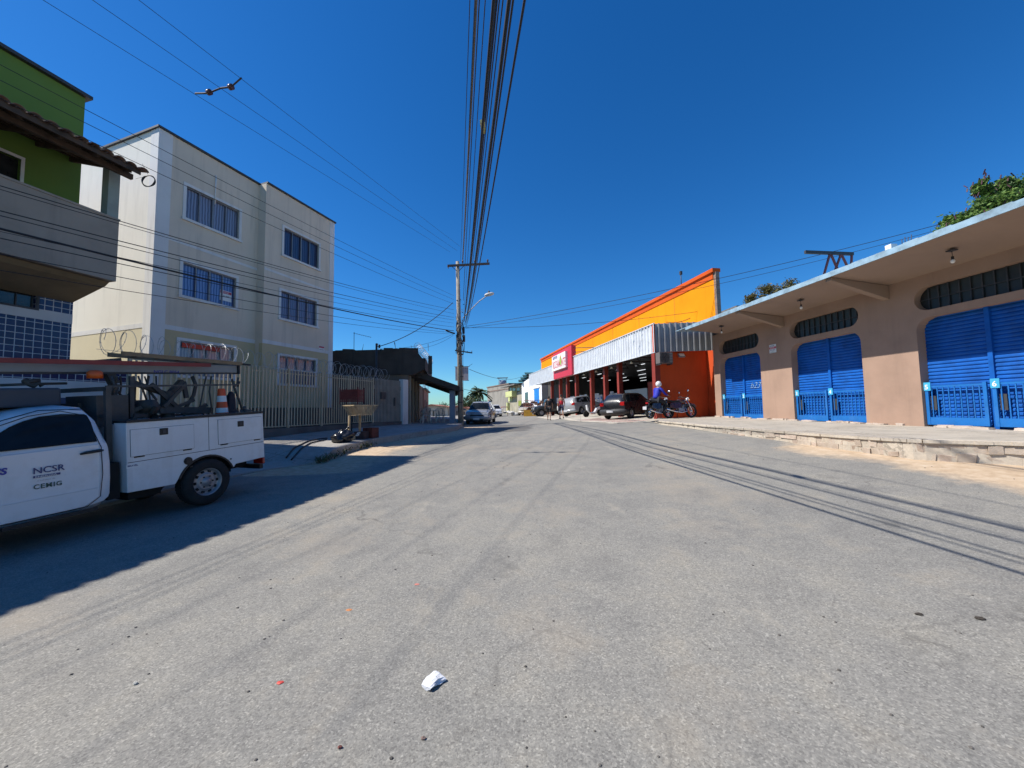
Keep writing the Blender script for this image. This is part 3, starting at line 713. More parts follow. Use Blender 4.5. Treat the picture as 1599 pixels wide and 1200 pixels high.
# ================================================================== RIGHT: SUPERMARKET
M_YEL = mat('yellow_orange_paint', (.70, .25, .006), .85, .05, .6, .15, 30, spec=.1, streak=.45, streak_col=(.40, .11, .004))
M_ORG = mat('orange_paint', (.50, .06, .006), .85, .12, .7, .2, 30, streak=.4, streak_col=(.2, .03, .01))
M_ORGD = mat('orange_trim', (.55, .085, .01), .8, .08, 1, .1, spec=.2)
M_REDPIL = mat('red_pillar_paint', (.24, .028, .014), .6, .1, 2, .1)
M_SIGNR = mat('sign_pink_red', (.52, .02, .045), .5, .05, 1, 0)
def corrugated_mat(name, col, metal=.6, rough=.38):
    return mat(name, col, rough, .10, 1.5, .1, 30, metal=metal, dirt=.12, dirt_col=(.35, .34, .32))
M_ZINC = corrugated_mat('galvanised_sheet', (.66, .68, .70), .22, .5)
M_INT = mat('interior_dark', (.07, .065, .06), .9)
M_CON = mat('raw_concrete', (.22, .21, .20), .92, .18, 1.2, .3, 30)
mk = thing('supermarket_building', 'orange and yellow supermarket with corrugated metal canopy and red pillars', 'building', MKT.m)
FX = 2.95                                   # the yellow front stands back under the canopy
zg = 1.0
yE = MKT.on(845, 560, FX)[0]; zE = MKT.on(1116, 424, FX)[1]; yCan = MKT.on(826, 590)[0]
cb = MKT.on(1024.5, 549.5)[1]; ct = MKT.on(1024.5, 504)[1]
yN = .02
print('mkt', yE, zE, yCan, cb, ct, MKT.on(1116, 424, FX), MKT.on(900, 534, FX))
yNear = MKT.on(1114, 424, FX)[0]
# yellow parapet wall above the canopy, with its orange cornice
hb = wall_with_holes([(yNear, 5.3), (yE, 5.3), (yE, zE-.02), (yNear, zE-.02)], [], 'x', FX, FX+.2); hb.build('parapet_wall', M_YEL, mk)
MB().box(FX, FX+.2, yNear, .35, .7, 5.297).build('end_pier', M_ORG, mk)
MB().box(FX-.14, FX+.3, yNear-.12, yE+.15, zE-.02, zE+.16).build('cornice', M_ORGD, mk)
MB().box(FX-.045, FX-.002, yNear+.02, yE, zE-.34, zE-.022).build('cornice_band', M_ORGD, mk)
jm = MB()
for yy in np.linspace(yNear+3.4, yE-2, 8): jm.box(FX-.006, FX-.001, yy-.012, yy+.012, 5.3, zE-.36)
jm.build('joint_lines', mat('joint_dark', (.30, .12, .02), .9), mk)
# end face of the parapet: rough brick
MB().box(FX-.01, FX+.2, yNear-.16, yNear-.003, 4.6, zE-.03).build('rough_end', brick('old_brick_end', (.24, .13, .09), (.30, .2, .15), (.25, .22, .19)), mk)
# side wall facing the camera (orange)
ow = MB(); ow.box(.02, 2.94, .03, .2, .7, ct-.03); ow.build('side_wall', M_ORG, mk)
MB().box(0, .28, .015, .32, .72, cb).build('corner_pillar', M_REDPIL, mk)
xs1, _ = MKT.ony(1104.5, 600, -.16); xs2, _ = MKT.ony(1109.5, 620, -.16)
# body of the building: rear walls, roof, interior floor and back wall
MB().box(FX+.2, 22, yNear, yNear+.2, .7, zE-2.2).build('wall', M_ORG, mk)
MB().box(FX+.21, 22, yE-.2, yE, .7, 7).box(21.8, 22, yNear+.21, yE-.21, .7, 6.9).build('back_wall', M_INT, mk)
MB().box(FX+.21, 21.79, yNear+.21, yE-.21, .9, 1.02).build('shop_floor', M_CON, mk)
MB().box(FX+.21, 21.79, yNear+.21, yE-.21, 5.5, 5.6).build('shop_ceiling', mat('corrugated_ceiling', (.25, .25, .26), .6, .1, 1, 0), mk)
# canopy: corrugated sheets on the front and on the near end
def sheet(p0, p1, z0, z1, n_in, pitch=.30, depth=.05):
    """trapezoid corrugated vertical sheet from p0 to p1; n_in = inward normal"""
    a = Vector(p0); b_ = Vector(p1); L = (b_-a).length; d = (b_-a)/L; nn = Vector(n_in); mb = MB(); pr = []
    k = int(L/pitch)
    for i in range(k):
        s0 = i*L/k; w_ = L/k
        pr += [(s0, 0), (s0+w_*.2, 0), (s0+w_*.3, depth), (s0+w_*.9, depth)]
    pr.append((L, 0))
    vs = []
    for (s_, q) in pr:
        p = a + d*s_ + nn*q; vs += [(p.x, p.y, z0), (p.x, p.y, z1)]
    o = [(2*i, 2*i+2, 2*i+3, 2*i+1) for i in range(len(pr)-1)]
    return mb.add(vs, o)
sgn0, sgn1 = MKT.on(895, 560)[0], MKT.on(866, 560)[0]
sheet((0, 0), (0, sgn0+.02), cb, ct, (1, 0)).build('canopy_sheet', M_ZINC, mk)
sheet((0, sgn1-.02), (0, yCan), cb, ct, (1, 0)).build('canopy_sheet', M_ZINC, mk)
sheet((2.94, -.92), (0, -.04), cb, ct, (.28, .96), .27, .09).build('canopy_end_sheet', mat('shaded_sheet_metal', (.22, .225, .24), .5, .1, 1.5, .1, metal=.15), mk)  # shade and dark reflections put into the end sheet's colour
MB().box(-.015, .05, -.03, yCan, ct-.01, ct+.03).box(-.015, .05, -.03, yCan, cb-.03, cb).build('canopy_trim', M_ZINC, mk)
tr = MB()
tr.box(.05, FX-.01, .21, yCan-.02, ct-.12, ct-.08)
tr.build('canopy_roof', M_ZINC, mk)
tr = MB()
for yy in np.arange(1, yCan, 1.9):
    tr.bar((.06, yy, cb+.12), (FX, yy, cb+.12), .06, .08); tr.bar((.06, yy, ct-.2), (FX, yy, ct-.2), .05, .06)
    for k in range(5): tr.bar((.1+k*.56, yy, cb+.12 if k % 2 else ct-.2), (.1+(k+1)*.56, yy, ct-.2 if k % 2 else cb+.12), .03, .03)
tr.build('canopy_trusses', M_DKMETAL, mk)
# red pillars along the canopy
pill = [968, 946, 924.5, 900.6, 886.6, 875.3, 862]
for px in pill:
    yy, _ = MKT.on(px, 600, .55); MB().box(.42, .70, yy-.14, yy+.14, .75, cb+.1).build('pillar', M_REDPIL, mk, bevel=.01)
# shopfront behind the pillars
y_a, y_b = MKT.on(1012, 630, FX)[0], MKT.on(977, 630, FX)[0]; zt = MKT.on(1012, 606, FX)[1]
gp = MB(); n_ = 4
for i in range(n_): 
    a = y_a + (y_b-y_a)*i/n_; gp.box(FX-.03, FX+.02, a+.01, a+(y_b-y_a)/n_-.01, 1.02, zt)
gp.box(FX-.045, FX-.031, y_a, y_b, zt-.06, zt); gp.build('sheet_gate', mat('grey_blue_gate', (.36, .43, .47), .5, .06, 1, .05, metal=.1), mk)
M_POST = mat('poster_paper', (.60, .62, .66), .6, .25, 1.4, 0)
for i, px0 in enumerate(range(0, 5)):
    a = y_b + .6 + i*3.6; 
    po = MB()
    for k in range(4): po.box(FX-.02, FX, a+k*.7, a+k*.7+.62, 1.35, 2.75+random.uniform(-.12, .1))
    pp_ = po.build('shop_window', M_POST, mk)
    pb = MB()
    for k in range(4):
        for q in range(3): pb.box(FX-.028, FX-.0205, a+k*.7+.08, a+k*.7+.08+random.uniform(.2, .45), 1.5+q*.4, 1.5+q*.4+random.uniform(.1, .24))
    pb.build('poster_print', mat(f'poster_ink_{i % 3}', [(.45, .06, .06), (.06, .13, .42), (.08, .12, .3)][i % 3], .6), pp_)
MB().box(FX, FX+.08, .36, y_a-.05, 1.0, 3.2).build('shop_wall', M_REDPIL, mk)
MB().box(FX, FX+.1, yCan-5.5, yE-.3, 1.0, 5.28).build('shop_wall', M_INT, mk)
# interior: shelving rows and fluorescent tubes
sh = MB()
for i in range(7):
    y0 = 4 + i*3.4; sh.box(7, 18, y0, y0+.8, 1.02, 2.7)
sh.build('shelving', mat('stocked_shelf', (.16, .12, .09), .7, .5, 7, 0), mk)
M_TUBE = emit('fluorescent_tube', (.9, .95, 1.0), .75)
for i in range(6):
    tb = MB(); x0 = 5 + i*2.4
    for k in range(7):
        y0 = 1.5 + k*4.2; tb.box(x0-.04, x0+.04, y0, y0+1.4, 4.9, 4.94)
    tb.build('ceiling_light', M_TUBE, mk)
# sign box: red frame, white panel, lettering
zs0 = cb - .02; zs1 = MKT.on(894.5, 538, -.12)[1]
print('sign', sgn0, sgn1, zs0, zs1)
sb = MB(); sb.box(-.14, .25, sgn0, sgn1, zs0, zs1); sgn = sb.build('sign_box', M_SIGNR, mk, bevel=.01)
wy0, wy1 = sgn0+1.0, sgn1-.25; wz0 = zs0 + (zs1-zs0)*.30; wz1 = zs0 + (zs1-zs0)*.86
MB().box(-.34, -.141, wy0, wy1, wz0, wz1).build('white_panel', M_WPAINT, sgn)
text('ROCHAMONTE', 'lettering', M_SIGNR, sgn, FACE_NX(-.345, wy1-.25, wz0+.18), 1.0, .002, 'LEFT', .01, 0, (wy1-wy0-.5)/6.6)
text('Supermercado', 'lettering', mat('sign_ink', (.05, .06, .25), .5), sgn, FACE_NX(-.345, wy1-.3, wz0+1.05), .55, .002, 'LEFT', 0, 0, (wy1-wy0)/9)
lm = MB(); cy, cz = wy0+(wy1-wy0)*.34, wz1-.62
lm.prism([(cy+.32*math.cos(a)*.8, cz+.42*math.sin(a)) for a in np.linspace(0, 6.1, 16)], 'x', -.352, -.345); lm.build('fruit_emblem', mat('emblem_green', (.30, .42, .05), .5), sgn)
MB().prism([(cy-.2, cz+.2), (cy+.1, cz+.65), (cy-.05, cz+.2)], 'x', -.36, -.353).build('emblem_leaf', mat('emblem_orange', (.7, .25, .05), .5), sgn)
# brace behind the sign
br_ = MB(); br_.bar((0.1, sgn0-.05, zs1-.25), (FX-.1, sgn0-2.2, ct+.5), .05); br_.bar((.1, sgn0-.1, ct+.35), (FX-.1, sgn0-2.2, ct+.35), .05); br_.build('sign_brace', M_DKMETAL, mk)
# roof mast
yy, zz = MKT.on(1061, 435, FX); ma = MB(); ma.tube((FX+.1, yy, zE), (FX+.1, yy, zE+.95), .025, n=8).box(FX+.04, FX+.16, yy-.06, yy+.06, zE+.85, zE+1.05)
o = ma.build('roof_mast', M_DKMETAL, thing('lamp_mast', 'short mast standing on the yellow supermarket parapet', 'mast', MKT.m))
# air conditioner and flood lights on the orange wall
xa, za = MKT.ony(1027, 553, -.25); xb, zb = MKT.ony(1048, 567, -.25)
ac = thing('air_conditioner', 'grey outdoor air conditioner unit high on the orange side wall', 'air conditioner', MKT.m)
MB().box(xa, xb, -.42, -.035, cb-.62, cb-.06).build('case', mat('ac_grey', (.13, .11, .10), .5), ac, bevel=.015)
fg = MB(); cx = xa+(xb-xa)*.36
for r in (.07, .13, .19, .24): fg.lathe([(r, -.425), (r, -.435), (r+.012, -.435), (r+.012, -.425)], (cx, 0, cb-.34), 'y', 24)
for k in range(6): fg.bar((cx, -.43, cb-.34), (cx+.24*math.cos(k), -.43, cb-.34+.24*math.sin(k)), .01)
fg.build('fan_grille', M_BLACK, ac)
lv = MB()
for k in range(6): lv.box(xb-(xb-xa)*.25, xb-.03, -.428, -.421, cb-.55+k*.08, cb-.52+k*.08)
lv.build('louvres', mat('louvre_pale', (.3, .3, .28), .5), ac)
MB().box(xa+.04, xa+.08, -.42, -.001, cb-.68, cb-.625).box(xb-.08, xb-.04, -.42, -.001, cb-.68, cb-.625).build('wall_bracket', M_DKMETAL, ac)
xf_, zf_ = MKT.ony(1064, 556, -.2)
fl = thing('flood_light', 'small flood light on a bracket at the orange side wall', 'flood light', MKT.m @ Matrix.Translation((xf_, -.16, zf_-.02)))
MB().box(-.17, .17, -.10, -.02, -.10, .12).xf(Matrix.Rotation(R_(-35), 4, 'X')).build('housing', mat('lamp_case', (.2, .2, .19), .5), fl, bevel=.01)
MB().box(-.14, .14, -.109, -.101, -.07, .09).xf(Matrix.Rotation(R_(-35), 4, 'X')).build('lens', mat('lamp_lens', (.7, .66, .52), .3), fl)
MB().box(-.02, .02, -.03, .155, -.02, .02).build('bracket', M_DKMETAL, fl)
# spot lamps under the canopy
for i, px in enumerate((986, 955, 931, 912)):
    yy, zz = MKT.on(px, 572 + i*8, .35)
    s_ = thing('spot_lamp', ['round spot lamp nearest the orange corner pillar under the canopy', 'second round spot lamp from the corner pillar under the canopy', 'third round spot lamp from the corner pillar under the canopy', 'farthest round spot lamp under the canopy edge'][i], 'lamp', MKT.m @ Matrix.Translation((.35, yy, cb+.02)), 'spot lamps under the supermarket canopy')
    MB().tube((0, 0, .06), (0, 0, -.14), .015, n=6).build('stem', M_DKMETAL, s_)
    MB().lathe([(.03, .02), (.10, -.10), (.09, -.10), (.0, -.06)], (0, 0, -.12), 'z', 14).build('shade', mat('lamp_lens', (.7, .66, .52), .3), s_)

# ================================================================== FAR END OF THE STREET
M_WHITEW = mat('white_wall_paint', (.74, .75, .75), .85, .05, .8, .1, 20, streak=.12)
M_SHADEW = mat('shaded_white_paint', (.36, .39, .41), .85, .05, .8, .1)
M_GREYR = mat('grey_render', (.27, .25, .215), .95, .16, .6, .3, 15, streak=.4)
M_YELG = mat('lime_yellow_paint', (.52, .54, .24), .85, .12, 1.2, .1, streak=.2)
M_OLDW = mat('old_wall', (.34, .31, .23), .95, .25, .8, .2, streak=.5)
M_WIN = glass('window_dark', (.02, .022, .025), .15)
def box_at(px0, px1, y_top, Y, depth, mat_, name, parent, zbot=.4, Y1=None):
    """front face between two image columns at distance Y, real depth behind it"""
    a = at_y(px0, y_top, Y); b_ = at_y(px1, y_top, Y1 or Y)
    zt_ = (a.z+b_.z)/2; mb = MB()
    mb.prism([(a.x, a.y), (b_.x, b_.y), (b_.x+.5, b_.y+depth), (a.x+.5, a.y+depth)], 'z', zbot, zt_)
    return mb.build(name, mat_, parent), a, b_, zt_
def pane(px0, px1, y0, y1, Y, name, m, parent, off=.03, th=.05):
    a = at_y(px0, y0, Y-off); b_ = at_y(px1, y1, Y-off); mb = MB(); mb.box(a.x, b_.x, a.y-th, a.y, b_.z, a.z); return mb.build(name, m, parent)
def facade(pn, Yn, pf, Yf):
    """frame of a street front: Y=0 at the near corner, street on the -X side"""
    a, b_ = at_y(pn, 620, Yn), at_y(pf, 620, Yf); return Frame(a.x, a.y, math.degrees(math.atan2(b_.x-a.x, b_.y-a.y))), math.hypot(b_.x-a.x, b_.y-a.y)
def fpane(F, px0, px1, y0, y1, name, m, parent, out=.04):
    pm = (px0+px1)/2; ya, yb = F.on(px1, 620)[0], F.on(px0, 620)[0]; z1, z0 = F.on(pm, y0)[1], F.on(pm, y1)[1]
    return MB().box(-out, -.003, ya, yb, max(.3, z0), z1).build(name, m, parent)
FW, LW_ = facade(846, 50, 815, 63)
wb = thing('white_building', 'white building with a tall blue door beyond the supermarket', 'building', FW.m)
zw1 = FW.on(818, 598)[1]; zw2 = FW.on(832, 589)[1]+.1
MB().prism([(0, .3), (LW_, .3), (LW_, zw1), (LW_*.45, zw2), (0, zw2)], 'x', 0, 9).build('wall', M_WHITEW, wb)
MB().box(.0, 9, -.06, -.003, .3, zw2-.3).build('shaded_end_wall', M_SHADEW, wb)  # grey sheet paints in the shade on the white building's near end
fpane(FW, 834.5, 842, 607.5, 630, 'blue_door', mat('bright_blue_door', (.008, .20, .58), .5), wb)
fpane(FW, 833, 843.5, 604.8, 606.5, 'lintel', M_WHITEW, wb, .12); fpane(FW, 820, 824.8, 613, 630, 'window', M_WIN, wb)
YW = 62.0
aw = thing('sheet_roof', 'stack of dark green corrugated sheets jutting over the white building', 'roof')
for k in range(4):
    y0 = 584 + k*4.0; x0 = 820 - k*3.4
    a = at_y(x0, y0, YW-.8); b_ = at_y(x0+17, y0-1, YW-.8)
    mb = MB(); mb.prism([(a.y, a.z-.12), (a.y, a.z), (a.y+3, a.z+.5), (a.y+3, a.z+.38)], 'x', a.x, b_.x)
    mb.build('sheet', mat('dark_green_sheet', (.03, .08, .07), .5, .2, 2, 0), aw)
a = at_y(818, 598, YW+.5); MB().box(a.x+.5, a.x+2.2, YW, YW+3, a.z-1.4, at_y(825, 584, YW).z).build('support_wall', M_INT, aw)
FG, LG = facade(815, 64.5, 794, 74)
gh = thing('yellow_green_house', 'narrow old house with lime yellow balcony wall beside the white building', 'house', FG.m)
zg1 = FG.on(804, 603)[1]
MB().box(0, 8, 0, LG, .2, zg1).build('wall', M_OLDW, gh)
MB().prism([(-1.4, zg1-.1), (-1.4, zg1+.08), (8, zg1+1.2), (8, zg1+1.0)], 'y', -.4, LG+.6).build('roof', mat('old_concrete', (.16, .15, .14)), gh)
fpane(FG, 796.5, 807, 611.5, 620, 'balcony', M_YELG, gh, .9); fpane(FG, 794.3, 800, 620.5, 627, 'yellow_band', M_YELG, gh, .1); fpane(FG, 794.5, 796, 629, 650, 'yellow_post', M_YELG, gh, .5)
for q in ((797, 799.3, 605.5, 610.5), (801, 805, 605.5, 610.5), (808, 812, 606, 612)): fpane(FG, *q, 'window', M_WIN, gh)
fpane(FG, 809.5, 814, 626, 634, 'green_shutter', mat('olive_green', (.22, .26, .04), .7), gh)
FY, LY = facade(795, 76, 761, 88)
gy = thing('grey_building', 'tall blank grey rendered building at the end of the street', 'building', FY.m)
zy1 = FY.on(775, 603.5)[1]
MB().box(0, 10, 0, LY, -.5, zy1).build('wall', M_GREYR, gy)
MB().box(-.12, 10.1, -.1, LY+.15, zy1+.003, zy1+.2).box(-.06, -.003, 0, LY, zy1-1.0, zy1-.8).build('roof_band', mat('brown_band', (.20, .14, .11), .9, .2, 1, .2), gy)
fpane(FY, 763, 768.5, 624.5, 625.8, 'ledge', M_CON, gy, .3)
tq_ = FY.w(2, FY.on(785, 610, 2)[0], 0); wt = thing('water_tank', 'small blue water tank on the grey building roof', 'water tank', (tq_.x, tq_.y, zy1+.2))
MB().lathe([(0, 0), (.6, 0), (.75, .9), (.7, 1.2), (0, 1.3)], n=14).build('tank', mat('tank_blue', (.22, .28, .38), .6), wt)
MB().box(-1.2, 1.2, -.7, .7, 1.7, 1.78).tube((-.8, 0, 0), (-.8, 0, 1.7), .06).tube((.8, 0, 0), (.8, 0, 1.7), .06).build('shade_roof', M_CON, wt)
# red iron gate frame in front of the grey wall
rg = thing('gate_frame', 'rusty gate frame in front of the grey building', 'gate')
a = at_y(783, 636, 51); b_ = at_y(793, 650, 51); mb = MB()
mb.tube((a.x, 51, .5), (a.x, 51, a.z), .05).tube((b_.x, 51, .5), (b_.x, 51, a.z), .05).tube((a.x, 51, a.z), (b_.x, 51, a.z), .05)
mb.build('frame', M_RED, rg)
# yellow ramp wall with railing
yr_ = thing('ramp_wall', 'low yellow ramp wall at the far corner of the supermarket forecourt', 'wall')
YY = 43.0; a = at_y(818, 640.5, YY); b_ = at_y(829, 640.5, YY); c3 = at_y(839, 650, YY); zb_ = gz(a.x, YY)-.2
MB().prism([(a.x, zb_), (c3.x, zb_), (c3.x, at_y(839, 649.5, YY).z), (b_.x+.15, at_y(830, 647, YY).z), (b_.x, a.z), (a.x, a.z)], 'y', YY, YY+.25).build('wall', mat('ramp_yellow', (.72, .38, .05), .8, .08, 2, .1), yr_)
mb = MB(); z0_ = a.z; z1_ = at_y(818, 625.5, YY).z; xe = at_y(857, 626, YY).x
for q in (z1_, z0_+(z1_-z0_)*.35): mb.tube((a.x, YY+.12, q), (xe, YY+.12, q), .03, n=6)
for x0 in np.linspace(a.x, xe, 12): mb.tube((x0, YY+.12, gz(a.x, YY)), (x0, YY+.12, z1_), .018, n=6)
mb.build('railing', M_RED, yr_)
bp = MB(); q = at_y(832, 632, 47)
for k in range(60): bp.box(*(lambda x0, y0, z0: (x0, x0+.5, y0, y0+.4, z0, z0+.22))(q.x+random.uniform(-1.4, 1.8), 47+random.uniform(-.6, .6), .8+random.random()**1.3*1.5))
bp.jig(.05); tag(bp.build('brick_pile', M_BRICK), 'heap of red clay bricks behind the forecourt railing', 'bricks')
# sacks of rubbish by the road end
sk = MB()
for k in range(9): sk.ball((random.uniform(-1.3, 1.3), random.uniform(-.5, .5), .22+random.uniform(-.1, .25)), random.uniform(.2, .42), (1.25, 1, .75), 10, 7)
sk.jig(.03); q = at_y(802, 648, 49); o = sk.build('sack_pile', mat('sack_white', (.5, .49, .46), .8, .2, 3, .3)); o.location = (q.x, 49, gz(q.x, 49)); tag(o, 'pile of white sacks on the ground before the yellow-green house', 'sacks')
# far trees and houses
q = at_y(749, 600, 58)
pt = thing('palm_tree', 'dark spiky palm crown beside the grey building', 'palm tree', (q.x, 58, 0))
MB().poly([(0, 0, -.2), (.1, 0, 2), (0, 0, q.z-1.2)], [.2, .16, .12], 8).build('trunk', M_BARK, pt)
mb = MB()
for k in range(46):
    a = random.uniform(0, 6.28); el = random.uniform(-.3, 1.3); L = random.uniform(1.5, 2.3); prev = None
    for j in range(8):
        t_ = j/7; r = L*t_*math.cos(el); z = q.z-1.2 + L*t_*math.sin(el) - 1.0*t_*t_
        p = Vector((r*math.cos(a), r*math.sin(a), z)); wv = Vector((-math.sin(a), math.cos(a), 0))*(.26*math.sin(math.pi*min(1, t_*.9+.1)))
        if prev: mb.quad(prev[0], prev[1], p+wv+Vector((0, 0, -.12)), p); mb.quad(prev[0], prev[2], p-wv+Vector((0, 0, -.12)), p)
        prev = (p, p+wv+Vector((0, 0, -.12)), p-wv+Vector((0, 0, -.12)))
mb.build('crown', LEAF_D, pt, clean=False)
for i, (px, py, Y_, h, lb) in enumerate(((737, 622, 75, 3.2, 'small dark round tree left of the palm, beyond the silver car'), (746, 626, 70, 2.4, 'low dark bushy tree right below the palm crown'), (722, 628, 120, 4, 'distant tree just behind the utility pole'), (692, 632, 150, 4, 'distant tree seen under the awning'))):
    q = at_y(px, py, Y_); g0 = gz(q.x, Y_)
    tree('distant_tree', lb, (q.x, Y_, g0), q.z-g0+.5, [(0, 0, q.z-g0-.8, h*.6, h*.5, h*.4), (h*.5, 0, q.z-g0-1.3, h*.4, h*.4, h*.3)], LEAF_D, 1200, .45, 'trees beyond the end of the street')
M_TILE = mat('far_clay_tile', (.32, .13, .08), .9, .25, 2, .2)
hc = [(.45, .42, .36), (.55, .50, .42), (.42, .40, .30), (.5, .46, .45), (.40, .36, .30)]
for i, (x0, x1, yt, Y_, lb) in enumerate(((666, 682, 632, 62, 'cream house with red tiled roof seen past the bar front'), (681, 699, 634, 76, 'wide cream house with a low tiled roof under the awning'), (696, 706, 636, 95, 'small pale house left of the awning post'), (708, 716, 634, 85, 'pale house between awning post and utility pole'), (722, 732, 636, 110, 'small pale house between utility pole and silver car'))):
    h = thing('far_house', lb, 'house', None, 'far houses down the street')
    a = at_y(x0, yt+2.5, Y_); b_ = at_y(x1, yt+2.5, Y_); MB().box(a.x, b_.x, Y_, Y_+8, gz(a.x, Y_)-.6, a.z).build('wall', mat(f'far_wall_{i}', hc[i], .9, .1, .8, .1, streak=.2), h)
    ap_ = at_y((x0+x1)/2, yt-.5, Y_).z; MB().prism([(a.x-.4, a.z), (b_.x+.4, a.z), ((a.x+b_.x)/2, ap_)], 'y', Y_-.5, Y_+8.4).build('roof', M_TILE, h)
    for f in (.2, .6): MB().box(a.x+(b_.x-a.x)*f, a.x+(b_.x-a.x)*(f+.16), Y_-.04, Y_-.003, a.z-1.9, a.z-.8).build('window', M_WIN, h)
# far hills
mb = MB(); V = []; n = 90
for i in range(n+1):
    x0 = -1500 + 3000*i/n
    h = 10 + 8*math.sin(i*.37) + 5*math.sin(i*.91+1) + 3*math.sin(i*2.3)
    V += [(x0, 900, -14), (x0, 1300, h), (x0, 1900, -14)]
mb.add(V, [(3*i+j, 3*i+j+1, 3*i+j+4, 3*i+j+3) for i in range(n) for j in range(2)], True)
tag(mb.build('hills', mat('far_hill', (.09, .11, .09), 1, .2, .01, 0)), kind='structure')

# ================================================================== LEFT: GREEN HOUSE WITH BALCONY
M_GREEN = mat('green_plaster', (.125, .215, .04), .9, .08, .7, .2, 30, streak=.08, streak_col=(.08, .12, .03))
M_BALC = mat('grey_balcony_render', (.33, .27, .215), .92, .12, .9, .3, 30, streak=.5, streak_col=(.12, .11, .10))
M_TROOF = mat('clay_roof_tile', (.22, .13, .09), .9, .35, 4, .4, 25, dirt=.5, dirt_col=(.08, .07, .06))
M_WOOD = mat('dark_rafter_wood', (.07, .045, .03), .85, .3, 4, .3)
def tile_mat():
    m, t, b = new_mat('blue_ceramic_tile'); v = nd(t, 'ShaderNodeTexCoord').outputs['Object']
    sx = nd(t, 'ShaderNodeSeparateXYZ'); t.links.new(v, sx.inputs[0]); cb = nd(t, 'ShaderNodeCombineXYZ')
    t.links.new(mth(t, 'ADD', sx.outputs[0], sx.outputs[1]), cb.inputs[0]); t.links.new(sx.outputs[2], cb.inputs[1])
    br = nd(t, 'ShaderNodeTexBrick', offset=0.0); t.links.new(cb.outputs[0], br.inputs['Vector'])
    br.inputs['Color1'].default_value = (.014, .018, .075, 1); br.inputs['Color2'].default_value = (.02, .026, .10, 1); br.inputs['Mortar'].default_value = (.55, .55, .56, 1)
    br.inputs['Scale'].default_value = 1; br.inputs['Mortar Size'].default_value = .008; br.inputs['Brick Width'].default_value = .155; br.inputs['Row Height'].default_value = .155
    t.links.new(br.outputs['Color'], b.inputs['Base Color']); t.links.new(mth(t, 'ADD', mth(t, 'MULTIPLY', br.outputs['Fac'], .6), .18), b.inputs['Roughness'])
    bump(t, b, mth(t, 'MULTIPLY', br.outputs['Fac'], -1.0), .5, .006); return m
M_TILEB = tile_mat()
M_WWALL = mat('dirty_white_wall', (.58, .57, .56), .85, .06, .9, .15, streak=.15)
E0 = .12
xc, zc0 = GB.ony(112, 471, E0); xc2, _ = GB.ony(126, 318, E0); _, zTop = GB.ony(137, 153, E0)
xb_, zb_top = GB.ony(186, 346, E0); _, zb_bot = GB.ony(181, 440, E0)
XW = (xc + xc2)/2; XB = xb_
print('green: wall X', xc, xc2, 'balcony X', XB, 'z', zb_bot, zb_top, zTop, zc0)
NE = -14.0
gh = thing('green_house', 'green house with tiled ground floor, grey balcony and clay tile eave', 'house', GB.m)
w0, w1 = GB.on(32, 262, XW)[0], None
wz1, wz0 = GB.on(20, 244, XW)[1], GB.on(31, 284, XW)[1]
wall_with_holes([(NE, zb_bot-.1), (E0, zb_bot-.1), (E0, zTop), (NE, zTop)], [[(w0-1.5, wz0), (w0, wz0), (w0, wz1), (w0-1.5, wz1)]], 'x', XW-.2, XW).build('green_wall', M_GREEN, gh)
MB().box(XW-7, XW-.21, E0-.2, E0, .3, zTop).box(XW-7, XW-.21, NE, NE+.2, .3, zTop).box(XW-7, XW-6.8, NE+.21, E0-.21, .3, zTop).build('side_wall', M_WWALL, gh)
MB().box(XW-7.1, XW+.12, NE-.1, E0+.1, zTop+.003, zTop+.09).build('roof_cap', M_DKMETAL, gh)
f_ = MB()
for (a, b_, c, d) in ((w0-1.56, w0+.06, wz1, wz1+.07), (w0-1.56, w0+.06, wz0-.07, wz0), (w0, w0+.06, wz0, wz1), (w0-1.56, w0-1.5, wz0, wz1)): f_.box(XW-.05, XW+.02, a, b_, c, d)
wi = f_.build('window', M_WPAINT, gh)
MB().box(XW-.12, XW-.1, w0-1.5, w0, wz0, wz1).build('pane', M_WIN, wi); MB().box(XW-.09, XW-.05, w0-.78, w0-.74, wz0, wz1).build('mullion', M_DKMETAL, wi)
# balcony
MB().box(XB-.12, XB, NE, E0, zb_bot, zb_top).box(XW+.003, XB-.121, E0-.12, E0, zb_bot, zb_top).build('balcony_parapet', M_BALC, gh)
MB().box(XW+.002, XB-.122, NE, E0-.122, zb_bot+.02, zb_bot+.16).build('balcony_floor', M_BALC, gh)
MB().box(XB-.14, XB+.02, NE, E0+.02, zb_top+.002, zb_top+.05).build('parapet_cap', M_BALC, gh)
# haunch below the balcony
MB().prism([(XW+.003, zc0-.05), (XW+.003, zb_bot+.0), (XB-.2, zb_bot-.003), (XB-.35, zb_bot-.10)], 'y', NE, E0-.02).build('balcony_haunch', mat('ochre_soffit', (.26, .19, .11), .9, .15, 1, .2, streak=.3), gh)
x1_, _ = GB.ony(170, 300, E0); ec = GB.on(200, 266, 0.0)
zcol = GB.ony(178, 262, E0)[1]
MB().box(XB-.26, XB-.02, E0-.24, E0-.01, zb_top+.05, zcol+.05).build('column', mat('grey_green_column', (.30, .33, .29), .9, .1, 2, .2), gh)
